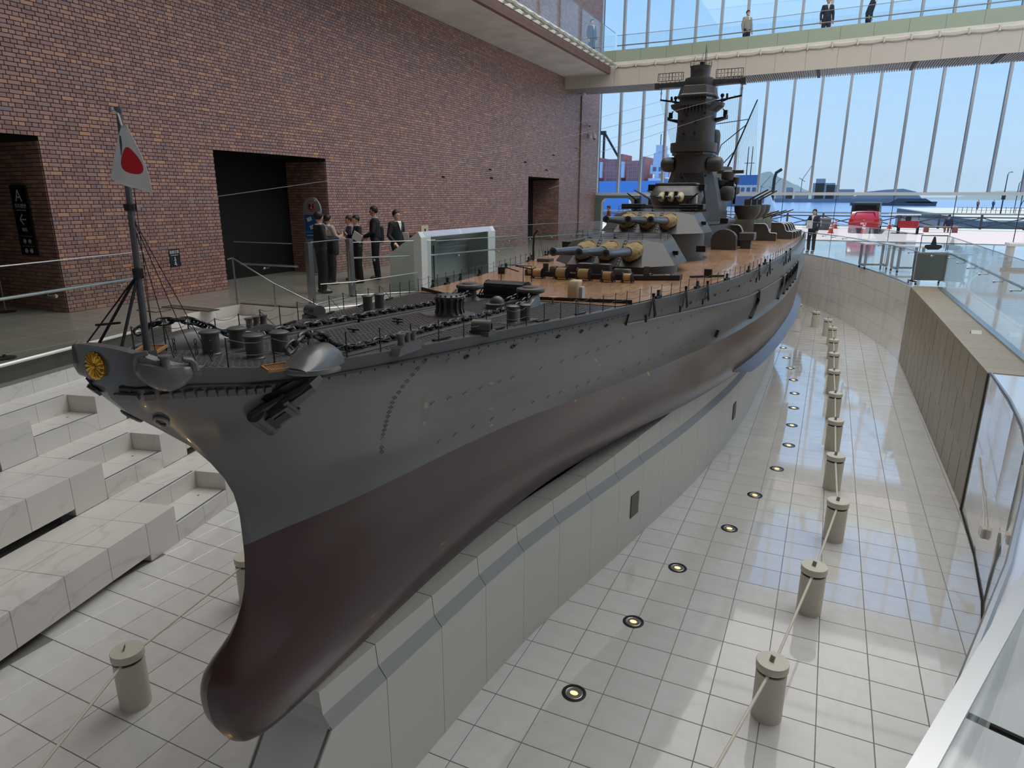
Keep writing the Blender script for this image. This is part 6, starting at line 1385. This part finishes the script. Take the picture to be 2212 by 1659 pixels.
    if long_hair: 
        g = MB(); cap(g, hd+R@V((0,.06,.0)), hd+R@V((0,.08,-.18)), .075*k, .06*k); remesh(g, 'long_hair', hair, t, .014, 1)
    if mask: MB().sph(hd+R@V((0,-.06,-.045)), .05*k, 12, 8, (1,.8,.8)).build('face_mask', mask_m, t)
    if hat: 
        MB().lathe([(.1*k,.04*k),(.1*k,.075*k),(.128*k,.10*k),(.12*k,.13*k),(.0,.135*k)], hd, 24).build('peaked_cap', hat, t); MB().sph(hd+R@V((0,-.09,.045)), .07*k, 12, 4, (1.1,.8,.15)).build('cap_peak', shoe, t)
    c = MB(); jl = V((0,0,jlen)); cap(c, J(0,.005,1.0), J(0,0,1.2), .14*k, .13*k, 14); cap(c, J(0,0,1.2), J(0,.005,1.33), .13*k, .125*k, 14); cap(c, sh[0], sh[1], .07*k, n=12); cap(c, J(0,.005,1.3), J(0,.01,1.44), .1*k, .062*k)
    c.loft([[J(.165*math.cos(a),.11*math.sin(a),jlen) for a in np.linspace(0,2*math.pi,17)[:-1]], [J(.15*math.cos(a),.115*math.sin(a),1.1) for a in np.linspace(0,2*math.pi,17)[:-1]]])
    c.loft([[J(.15*math.cos(a),.11*math.sin(a),1.05) for a in np.linspace(0,2*math.pi,17)[:-1]], [J(.185*math.cos(a),.12*math.sin(a),1.36) for a in np.linspace(0,2*math.pi,17)[:-1]]])
    for i in (0,1): cap(c, sh[i], el[i], .064*k, .054*k); cap(c, el[i], wr[i]-(wr[i]-el[i]).normalized()*.02*k, .053*k, .043*k)
    remesh(c, 'jacket', jac, t, .013, 3)
    p = MB(); cap(p, hip[0], hip[1], .1*k, n=12); cap(p, pel, J(0,0,.99), .12*k, .115*k, 14)
    for i in (0,1): cap(p, hip[i], kn[i], .098*k, .075*k, 12); p.cyl(kn[i], an[i]+(kn[i]-an[i]).normalized()*-.01, .073*k, .062*k, 12); p.sph(kn[i], .075*k, 12, 6)
    remesh(p, 'trousers', tro, t, .014, 3)
    for i in (0,1):
        q_ = MB(); cap(q_, an[i]+V((0,.03,-.045)), an[i]+V((0,-.15,-.058)), .044*k, .034*k); sh_ = remesh(q_, 'shoe', shoe, t, .011, 1)
    v_ = MB(); v_.add([J(-.045,-.118,1.42), J(.045,-.118,1.42), J(0,-.15,1.24)], [(0,1,2)]); v_.add([J(-.05,-.085,1.46), J(.05,-.085,1.46), J(.045,-.122,1.42), J(-.045,-.122,1.42)], [(0,1,2,3)]); sv = v_.build('shirt_front', shirt_c, t, 0); q2 = sv.modifiers.new('thick','SOLIDIFY'); q2.thickness = .012
    col = MB().tube([J(.062*math.cos(a),.01+.06*math.sin(a),1.455) for a in np.linspace(0,2*math.pi,13)[:-1]], .014*k, 6, closed=True).build('collar', shirt_c, t)
    return t
R_ = math.radians
person('young man in black suit seen from behind, gesturing before the info stand', (-7.45,9.9,ZF), R_(150), 1.72, el=((-.26,-.02,1.14),(.25,-.04,1.14)), wr=((-.30,-.30,1.16),(.24,-.08,.88)), headz=R_(30))
person('person in light sleeves half hidden behind the gesturing young man', (-8.3,11.2,ZF), R_(165), 1.62, jac=greyj, el=((-.25,-.06,1.14),(.25,-.06,1.14)), wr=((-.14,-.28,1.2),(.15,-.28,1.15)))
person('woman in purple top with raised hands in the visitor group', (-8.35,12.05,ZF), R_(-35), 1.58, jac=purple, hair=brown_hair, el=((-.24,-.1,1.12),(.24,-.1,1.12)), wr=((-.06,-.26,1.27),(.08,-.26,1.22)), long_hair=False)
person('young man in black suit facing the camera, eating, in the visitor group', (-7.9,11.75,ZF), R_(-30), 1.6, el=((-.25,-.06,1.12),(.25,-.06,1.12)), wr=((-.12,-.22,1.24),(.16,-.26,1.05)))
person('tallest young man in black suit with bowed head behind the group', (-7.95,12.55,ZF), R_(-60), 1.8, el=((-.25,-.02,1.12),(.25,-.02,1.12)), wr=((-.2,-.22,1.0),(.2,-.24,1.02)))
person('young man in black suit walking right past the display case', (-7.05,12.2,ZF), R_(75), 1.72, kn=((-.1,-.14,.52),(.1,.08,.5)), an=((-.1,-.27,.09),(.1,.30,.12)), el=((-.25,.0,1.13),(.25,.06,1.14)), wr=((-.24,-.2,.97),(.22,-.18,.96)), headz=R_(10))
pp = thing('paper_sheet', 'white paper held by the walking young man', 'paper', (-6.75,12.15,1.85)); MB().box((0,0,0),(.16,.01,.22),R=Matrix.Rotation(.3,3,'X')).build('sheet', white, pp, 0)
pp = thing('paper_sheet', 'white folder held in the middle of the visitor group', 'paper', (-7.7,11.5,1.85)); MB().box((0,0,0),(.26,.012,.2),R=Matrix.Rotation(.5,3,'Y')).build('sheet', white, pp, 0)
for (x, y, z, lb) in ((-7.32,9.98+.12,1.75,'black backpack worn by the gesturing young man'), (-8.05,12.8,1.85,'black backpack worn by the tallest young man')): 
    bp2 = thing('backpack', lb, 'backpack', (x, y, z)); MB().b2(-.13,.13,-.02,.12,-.22,.2).build('bag', suit, bp2, 0, bevel=.05); MB().b2(-.1,.1,.1,.15,-.18,.02).build('pocket', suit, bp2, 0, bevel=.03)
person('woman in dark jacket holding a white folder beside the stern', (1.85,27.35,ZF), R_(-20), 1.62, jac=navy_c, tro=suit, el=((-.25,-.05,1.13),(.25,-.02,1.13)), wr=((-.1,-.27,1.08),(.22,-.08,.88)), long_hair=True)
pp = thing('paper_sheet', 'white folder held by the woman beside the stern', 'paper', (1.72,27.05,1.80)); MB().box((0,0,0),(.22,.012,.3)).build('sheet', white, pp, 0)
zb_ = 8.78
person('guard in grey jacket with dark cap and mask on the bridge, leftmost', (-1.75,31.0,zb_), R_(40), 1.62, jac=greyj, tro=navy_c, mask=True, hair=hair_m, group='people on the bridge')
person('man in navy suit jacket and white shirt on the bridge', (1.35,30.7,zb_), R_(15), 1.7, jac=navy_c, tro=navy_c, hair=brown_hair, group='people on the bridge')
person('uniformed man with blue peaked cap walking right on the bridge', (2.85,30.6,zb_), R_(75), 1.66, jac=navy_c, tro=navy_c, hat=bluej, lean=.25, group='people on the bridge')
person('dark haired person behind the gallery balustrade, only the head showing', (-7.85,28.6,8.52), R_(60), 1.62, jac=suit, group='people on the bridge')
person('person in reddish brown hat and coat near the portal', (-8.6,34.6,ZF), R_(-60), 1.6, jac=brownc, tro=greyj, hair=brown_hair, hat=brownc, group='visitors')
# ================================================================== OUTSIDE
ZG = .66
plaza = mat('pinkish_paving', (206, 184, 176), .8, var=.05, scale=3); sea = mat('sea_water', (84, 132, 190), .16, var=.1, scale=.05, bump=.9, bscale=.9)
struct(MB().b2(-70, 90, FY+.12, 57.5, ZG-.4, ZG).build('floor_plaza', plaza, None, 0), 'sunlit pinkish harbour paving outside the glazed front')
struct(MB().b2(-70, 90, 54.2, 57.6, ZG-.3, ZG+.03).build('trim_4', mat('kerb_pale', (206, 204, 186), .8, var=.08, scale=2), None, 0), 'pale kerb strip along the quay')
struct(MB().b2(-9000, 9000, 57.5, 15000, -3.2, -3.0).build('floor_sea', sea, None, 0), 'blue glittering harbour water')
fdk = mat('fence_dark_timber', (74, 70, 70), .7); flt = mat('fence_rail_timber', (150, 142, 134), .7)
fn = thing('quay_fence', 'dark cross-braced timber fence along the quay', 'fence', (0, 56.2, ZG))
xs_ = [-16+2.55*k for k in range(23)]
pmh = MB().b2(-.07,.07,-.07,.07,0,1.02).mesh('fence_post', 0)
for a, c in zip(xs_[:-1], xs_[1:]):
    o = link('fence_post', pmh, fdk, fn); o.location = (a, 0, 0)
    MB().b2(a,c,-.09,.09,1.02,1.12).build('top_rail', flt, fn, 0); MB().b2(a+.07,c-.07,-.03,.03,.8,.88).build('upper_rail', fdk, fn, 0); MB().b2(a+.07,c-.07,-.03,.03,.08,.15).build('lower_rail', fdk, fn, 0)
    MB().bar((a+.07,.02,.15),(c-.07,.02,.8),.05,.07).build('cross_brace', fdk, fn, 0); MB().bar((a+.07,-.03,.8),(c-.07,-.03,.15),.05,.07).build('cross_brace', fdk, fn, 0)
# red hatchback seen from behind
carr = mat('car_red', (186, 30, 40), .25, coat=.6); tyre = mat('tyre', (22,22,23), .8); cgl = mat('car_glass', (26, 30, 36), .06); 
def car(loc, rz, m, label, w=1.7, L=3.9, h=1.36):
    t = thing('car', label, 'car', loc, rz)
    secs = [(-L/2,.35,.62,.86),(-L/2+.12,.28,.95,.95),(-L/2+.55,.24,h*.98,.88),(-L/2+1.2,.22,h,.86),(-L/2+1.9,.22,h*.97,.86),(-L/2+2.7,.22,.92,.97),(L/2-.2,.25,.8,.92),(L/2,.35,.62,.8)]
    b = MB(); b.loft([[Vector((s*w/2*f, y, z)) for s, f, z in ((-1,.92,z0),(-1,1,.45),(-1,1,min(.82,z1)),(-1,wf if z1 > 1 else .95,z1-.04),(-.6,wf*.6/.6 if z1 > 1 else .95,z1),(.6,wf if z1 > 1 else .95,z1),(1,wf if z1 > 1 else .95,z1-.04),(1,1,min(.82,z1)),(1,1,.45),(1,.92,z0))] for y, z0, z1, wf in secs])
    b.build('car_body', m, t, 30)
    MB().add([(-w*.36,-L/2+.17,.98),(w*.36,-L/2+.17,.98),(w*.31,-L/2+.5,h*.95),(-w*.31,-L/2+.5,h*.95)], [(0,1,2,3)]).build('rear_window', cgl, t, 0)
    for s in (-1,1):
        MB().box((s*w*.4,-L/2+.02,.8),(.22,.08,.16)).build('tail_light', mat('tail_red', (190, 24, 28), .2) if 'tail_red' not in MATS else MATS['tail_red'], t, 0, bevel=.02)
        MB().add([(s*(w/2*.985),-L/2+.6,.9),(s*(w/2*.985),L/2-1.3,.88),(s*(w/2*.88),L/2-1.85,h*.93),(s*(w/2*.88),-L/2+.75,h*.94)], [(0,1,2,3)]).build('side_window', cgl, t, 0)
        for y in (-L/2+.72, L/2-.75): MB().cyl((s*(w/2-.18),y,.3),(s*(w/2+.01),y,.3),.3,n=20).build('wheel', tyre, t); MB().cyl((s*(w/2+.01),y,.3),(s*(w/2+.02),y,.3),.18,n=14).build('wheel_hub', steel, t)
    MB().b2(-w*.48,w*.48,-L/2-.04,-L/2+.1,.3,.52).build('rear_bumper', m, t, 0, bevel=.03); MB().b2(-.17,.17,-L/2-.05,-L/2-.04,.55,.66).build('number_plate', white, t, 0); MB().sph((0,-L/2-.02,.82), .045, 10, 6, (1,.4,1)).build('badge', steel, t)
    return t
car((4.5,48.4,ZG), R_(-6), carr, 'red hatchback parked on the paving, seen from behind')
blkp = mat('truck_black', (24, 25, 28), .4)
tk = thing('truck', 'black vehicle with tall cab parked beyond the red hatchback', 'truck', (4.55,51.6,ZG), R_(-6))
MB().loft([[Vector((s*.85,y,z)) for s, z in ((-1,.4),(1,.4),(1,z1),(-1,z1))] for y, z1 in ((-1.0,1.55),(-.9,1.86),(.9,1.9),(1.3,1.2),(1.8,1.1))]).build('cab', blkp, tk, 0, bevel=.06)
MB().b2(-.65,.65,-1.03,-1.0,1.2,1.7).build('rear_window', cgl, tk, 0)
for s in (-1,1):
    for y in (-.5,1.2): MB().cyl((s*.68,y,.33),(s*.87,y,.33),.33,n=18).build('wheel', tyre, tk)
# second red vehicle behind: small kart-like cart partly hidden by reflections
ck = thing('service_cart', 'small red and black service cart right of the red hatchback', 'cart', (6.9,48.0,ZG), R_(-6))
MB().b2(-.55,.55,-.7,.7,.35,.8).build('cart_body', carr, ck, 0, bevel=.06); MB().b2(-.2,.1,-.75,.2,.8,1.05).build('cart_seat', rubber, ck, 0, bevel=.04); MB().b2(-1.2,.6,-.8,.8,1.12,1.16).build('cart_roof', white, ck, 0)
for s in (-1,1):
    for y in (-.45,.45): MB().cyl((s*.45,y,.22),(s*.6,y,.22),.22,n=16).build('wheel', tyre, ck)
    MB().cyl((s*.5,.6,.8),(s*.5,.6,1.12),.02,n=6).build('roof_post', rubber, ck)
conm = mat('cone_orange', (226, 74, 50), .5); cwh = mat('cone_white_band', (240,236,230), .5)
cones = [(2.5,45.8,'orange traffic cone left of the red hatchback'),(2.75,53.4,'orange traffic cone by the wagon box near the fence'),(4.35,46.2,'orange traffic cone right behind the red hatchback'),(6.3,54.5,'orange traffic cone near the fence right of the car')]
c1 = MB().lathe([(.15,.04),(.04,.66),(.03,.68),(.0,.69)], n=20).mesh('cone_body'); c2 = MB().b2(-.19,.19,-.19,.19,0,.04).mesh('cone_base', 0); c3 = MB().lathe([(.112,.3),(.094,.4)], n=20).mesh('cone_band'); c4 = MB().lathe([(.08,.46),(.066,.54)], n=20).mesh('cone_band')
for x, y, lb in cones:
    t = thing('traffic_cone', lb, 'traffic cone', (x, y, ZG), group='orange traffic cones outside'); link('cone_body', c1, conm, t); link('cone_base', c2, conm, t); link('cone_band', c3, cwh, t).scale = (1.03,1.03,1); link('cone_band', c4, cwh, t).scale = (1.03,1.03,1)
bx_ = thing('planter_box', 'dark timber box with white notice standing on the paving', 'planter', (1.95,50.8,ZG)); MB().b2(-.5,.5,-.3,.3,0,.72).build('box_body', mat('box_dark', (96, 92, 88), .7), bx_, 0); MB().b2(-.55,.55,-.35,.35,.72,.82).build('box_lid', flt, bx_, 0); MB().b2(-.5,-.1,-.32,-.305,.25,.62).build('notice', white, bx_, 0)
bn = thing('bench', 'timber bench with red-brown end blocks on the paving', 'bench', (8.95,50.4,ZG)); MB().b2(-.95,.95,-.22,.22,.34,.4).build('seat', flt, bn, 0); 
for s in (-1,1): MB().b2(s*.8-.14,s*.8+.14,-.2,.2,0,.34).build('end_block', mat('block_red_brown', (150, 88, 72), .7) if s < 0 else MATS['block_red_brown'], bn, 0)
person('person in dark top sitting on the bench seen from behind', (9.35,50.45,ZG-.5), R_(180), 1.62, jac=navy_c, tro=beigec, hair=hair_m, kn=((-.1,-.42,.95),(.1,-.42,.95)), an=((-.1,-.44,.58),(.1,-.44,.58)), lean=.15, group='people outside', vox=.016)
# stone pier on the right with railing, lamps and bell arch
pw = mat('pier_stone', (120, 116, 110), .8, var=.2, scale=1.5)
pier = struct(MB().b2(15.5, 70, 74, 175, -3, .75).build('trim_5', pw, None, 0), 'grey stone pier head right of the quay')
struct(MB().b2(15.3, 70, 73.8, 175, .75, .9).build('trim_6', mat('pier_top', (192, 188, 172), .8), None, 0), 'pale top of the stone pier')
pf = thing('pier_railing', 'thin metal railing along the stone pier', 'railing', (18, 110, .9)); 
for k in range(30): MB().cyl((k*.55,0,0),(k*.55,0,.8),.035,n=6).build('rail_post', darksteel, pf)
MB().tube([(0,0,.72),(16,0,.72)], .02, 4).tube([(0,0,.4),(16,0,.4)], .018, 4).build('rail_line', darksteel, pf)
for x, y, h, lb in ((22.6,108,5.0,'tall dark street lamp on the pier'),(24.8,112,3.9,'slim dark lamp pole behind the tall street lamp')):
    t = thing('street_lamp', lb, 'street lamp', (x, y, .9)); MB().cyl((0,0,0),(0,0,h),.09 if h > 4.5 else .05,.05,8).build('pole', darksteel, t); MB().tube([(0,0,h),(.1,0,h+.2),(.3,0,h+.28)], .04, 6).sph((.38,0,h+.26), .11, 8, 5, (1.4,.8,.5)).build('lamp_head', darksteel, t)
    if h > 4.5: MB().b2(-.2,.2,-.16,.16,1.8,2.4).build('control_box', rubber, t, 0)
ba = thing('bell_arch', 'pointed dark metal bell arch with cream box on the pier', 'arch', (26.2, 112, .9)); ba.scale = (.42,.42,.42); MB().tube([(-2,0,0),(-1.95,0,1.8),(-1.5,0,3.6),(-.7,0,5.0),(0,0,5.9),(.7,0,5.0),(1.5,0,3.6),(1.95,0,1.8),(2,0,0)], .12, 6).build('arch_tube', darksteel, ba); MB().b2(-.6,.6,-.4,.4,.4,2.2).build('cream_box', MATS['sign_cream'], ba, 0); MB().lathe([(.3,0),(.2,.3),(.05,.45)], (0,0,4.5), 12).build('bell', gold, ba)
for x, y, c_, lb in ((26.6,150,brownc,'person in reddish top standing on the pier, left of two'),(28.8,149,bluej,'person in blue standing on the pier, right of two')): person(lb, (x,y,.9), R_(20), 1.7, jac=c_, tro=navy_c, group='people outside', vox=.02)
# excursion boat moored beyond the fence (white cabin)
bt = thing('ferry_boat', 'white ferry moored behind the ship model with blue emblem', 'boat', (-4.2, 64, -3.0)); wb = mat('boat_white', (216, 224, 234), .4); bgl = mat('boat_window', (96, 112, 138), .2)
MB().loft([[Vector((x, y*w, z)) for y, z in ((-1.6,0),(1.6,0),(1.9,3.2),(-1.9,3.2))] for x, w in ((-12,.9),(1.4,1),(2.8,.5),(3.3,.05))]).build('boat_hull', wb, bt, 20)
MB().loft([[Vector((x, y, z)) for y, z in ((-1.7,3.2),(1.7,3.2),(1.5,zz_),(-1.5,zz_))] for x, zz_ in ((-11,6.2),(1.45,6.2),(2.6,3.6))]).build('cabin', wb, bt, 0)
MB().b2(-10,.3,-1.62,-1.5,5.05,5.95).build('cabin_window', bgl, bt, 0); MB().b2(.75,1.1,-1.6,-1.5,5.35,5.95).build('cabin_window', bgl, bt, 0)
MB().lathe([(.22,0),(.33,0),(.33,.02),(.22,.02)], (-.75,-1.68,4.4), 20, (0,-1,0)).build('emblem', mat('emblem_blue', (60, 110, 180), .5), bt)
MB().b2(-2.6,.4,-1.2,1.2,6.2,6.9).build('upper_deck', wb, bt, 0)
for k in range(6): MB().b2(-2.4+.48*k,-2.1+.48*k,-1.25,-1.2,6.35,6.7).build('deck_window', bgl, bt, 0)
MB().b2(-1.6,.35,-1.3,1.3,6.9,7.75).build('blue_awning', mat('boat_blue', (60, 112, 178), .5), bt, 0)
for x in (-.75,-.4): MB().cyl((x,0,7.75),(x,0,10.2),.05,.03,6).bar((x-.25,0,8.8),(x+.25,0,8.8),.05).build('mast', darksteel, bt)
MB().tube([(1.65,0,5.5),(1.65,0,7.4),(1.75,0,7.95),(2.2,0,8.25)], .13, 8).build('exhaust_pipe', darksteel, bt)
# freighter with rust-red deck stacks and crane at far left
ws_ = thing('freighter', 'long freighter with blue hull and rust-red deck stacks', 'freighter', (-50, 190, -3)); bl_ = mat('hull_blue', (112, 160, 214), .5); rs = mat('rust_red', (190, 128, 118), .7, var=.2, scale=.4)
MB().b2(-30,30,-6,6,0,10.3).build('ship_hull', bl_, ws_, 0)
rlt = mat('rust_light', (206, 150, 142), .7)
for k, x in enumerate((-13,-6.5,-.2,12)):
    MB().b2(x,x+4.2,-5,5,10.3,15.6+(k % 2)*.5).build('deck_stack', rs, ws_, 0); MB().b2(x+4.3,x+5.0,-5,5,10.3,17.4 if k % 2 else 16.6).build('stack_tower', rs, ws_, 0)
    for r in range(5): MB().b2(x+.15,x+4.1,-5.15,-5,11.1+.95*r,11.25+.95*r).build('stack_ledge', rlt, ws_, 0)
    for r in range(3): MB().b2(x+.6+1.2*r,x+.75+1.2*r,-5.2,-5.15,10.4,15.4).build('stack_post', rlt, ws_, 0)
    MB().b2(x-1.4,x-.5,-5.3,-4,11.2,15.4).build('white_column', wb, ws_, 0)
MB().b2(6.0,10.2,-5,5,10.3,11.0).b2(7.4,8.6,-4,4,11.0,12.2).b2(6.2,10,-4,4,12.2,14.4).b2(6.8,9.4,-3.5,3.5,14.4,17.5).b2(7.2,9.0,-3,3,17.5,19.6).build('bridge_house', wb, ws_, 0)
for x in (6.9, 8.5): MB().b2(x,x+.9,-4.1,-4,12.8,13.9).build('house_window', bgl, ws_, 0)
MB().cyl((7.7,0,19.6),(7.7,0,22.6),.12,n=6).cyl((8.4,0,19.6),(8.4,0,21.6),.1,n=6).build('house_mast', darksteel, ws_)
MB().bar((-12,-6.1,8.9),(-10.3,-6.1,8.3),.1,.35).build('hull_mark', white, ws_, 0)
cn = thing('harbour_crane', 'dark crane with inclined jib at the far left of the harbour', 'crane', (-63.2, 205, -3)); MB().b2(-.3,.3,-.3,.3,0,24.6).build('crane_mast', darksteel, cn, 0); MB().bar((0,0,25),(7.2,0,14),.5,.6).build('crane_jib', darksteel, cn, 0); MB().b2(-1.0,.5,-.5,.5,24.3,25.4).build('crane_head', darksteel, cn, 0)
# breakwater, islands, shipyard, mountains
haze1 = mat('far_shore', (112, 122, 128), .9, var=.1, scale=.02); haze2 = mat('far_buildings', (150, 152, 156), .9, var=.08, scale=.05); haze3 = mat('far_mountain', (116, 134, 118), 1.); haze4 = mat('breakwater_dark', (78, 78, 80), .9, var=.2, scale=.1)
bwk = thing('breakwater', 'dark breakwater with mound of material out in the harbour', 'breakwater', (50, 700, -3))
MB().b2(-34,33,-6,6,0,2.4).b2(10,33.5,-5,5,2,3.6).build('breakwater_wall', haze4, bwk, 0)
MB().loft([[Vector((x,y,z)) for x,y in ((-w,-5),(w2,-5),(w2,5),(-w,5))] for z, w, w2 in ((2.4,4,31),(6.2,-3,24.5))]).build('spoil_mound', haze4, bwk, 0)
sy = thing('shipyard_shore', 'hazy far shore with shipyard buildings across the water', 'shore', (0, 1300, -3))
MB().b2(-480,126,-60,60,0,5.5).build('shore_strip', haze1, sy, 0)
for x, w, h in ((-33,34,31),(-29,14,38),(7,24,21),(-12,20,28),(-60,20,17),(-90,24,15),(-130,30,14),(-74,8,24),(-160,18,18),(-220,40,15)): MB().b2(x,x+w,-30,30,4,h).build('shipyard_building', haze2, sy, 0)
MB().loft([[Vector((x,y,z)) for y,z in ((-40,0),(40,0),(40,h),(-40,h))] for x,h in ((28,8),(50,17),(75,20),(100,21.5),(118,17),(128,6))]).build('low_headland', haze2, sy, 0)
for x, h in ((-52,62),(-100,40),(-145,36),(-118,44)): MB().bar((x,0,4),(x,0,h*.6),1.2).bar((x,0,h*.6),(x+14,0,h),1).bar((x-5,0,h*.65),(x+5,0,h*.55),1).build('shipyard_crane', haze1, sy, 0)
def ridge(name, label, loc, W_, prof, m):
    t = thing(name, label, 'mountain', loc); b = MB(); n = len(prof)
    xs2 = np.linspace(-W_/2, W_/2, 60); pr2 = np.interp(xs2, np.linspace(-W_/2, W_/2, n), prof); rn_ = np.random.default_rng(5); pr2 = pr2*(1+.06*np.convolve(rn_.normal(size=60), np.ones(3)/3, 'same'))
    rows2 = [[Vector((x, -W_*.12, 0)) for x in xs2], [Vector((x, -W_*.05, h*.6)) for x, h in zip(xs2, pr2)], [Vector((x, 0, h)) for x, h in zip(xs2, pr2)], [Vector((x, W_*.12, 0)) for x in xs2]]
    for r in rows2: b.v += [tuple(p) for p in r]
    for j in range(3): b.f += [(j*60+i, j*60+i+1, (j+1)*60+i+1, (j+1)*60+i) for i in range(59)]
    b.build('slope', m, t, 60)
ridge('mountain', 'pale blue pointed mountain behind the ship mast', (-450, 6500, -3), 900, [0,70,150,225,236,190,150,100,62,40,0], haze3)
ridge('mountain', 'low pale blue island hills at the far right', (1500, 7000, -3), 1300, [0,30,60,76,72,80,100,108,96,60,0], haze3)
ridge('mountain', 'long faint coast line on the horizon', (600, 9000, -3), 7000, [20,25,18,26,20,24,20,22,26,20], haze3)
# sea haze: a real scattering layer of air over the harbour
hz_ = bpy.data.materials.new('sea_haze'); hz_.use_nodes = True; t_ = hz_.node_tree; t_.nodes.clear(); vs_ = t_.nodes.new('ShaderNodeVolumeScatter'); vs_.inputs['Density'].default_value = .00009; vs_.inputs['Color'].default_value = (.80, .89, 1, 1); vs_.inputs['Anisotropy'].default_value = 0.
oo = t_.nodes.new('ShaderNodeOutputMaterial'); t_.links.new(vs_.outputs[0], oo.inputs['Volume'])
hzo = MB().b2(-3500, 4500, 500, 9800, -2.9, 300).build('sea_haze', hz_, None, 0); tag(hzo, 'thin bluish sea haze over the distant harbour', 'haze'); hzo['kind'] = 'stuff'
bpy.data.scenes.remove(TMP)
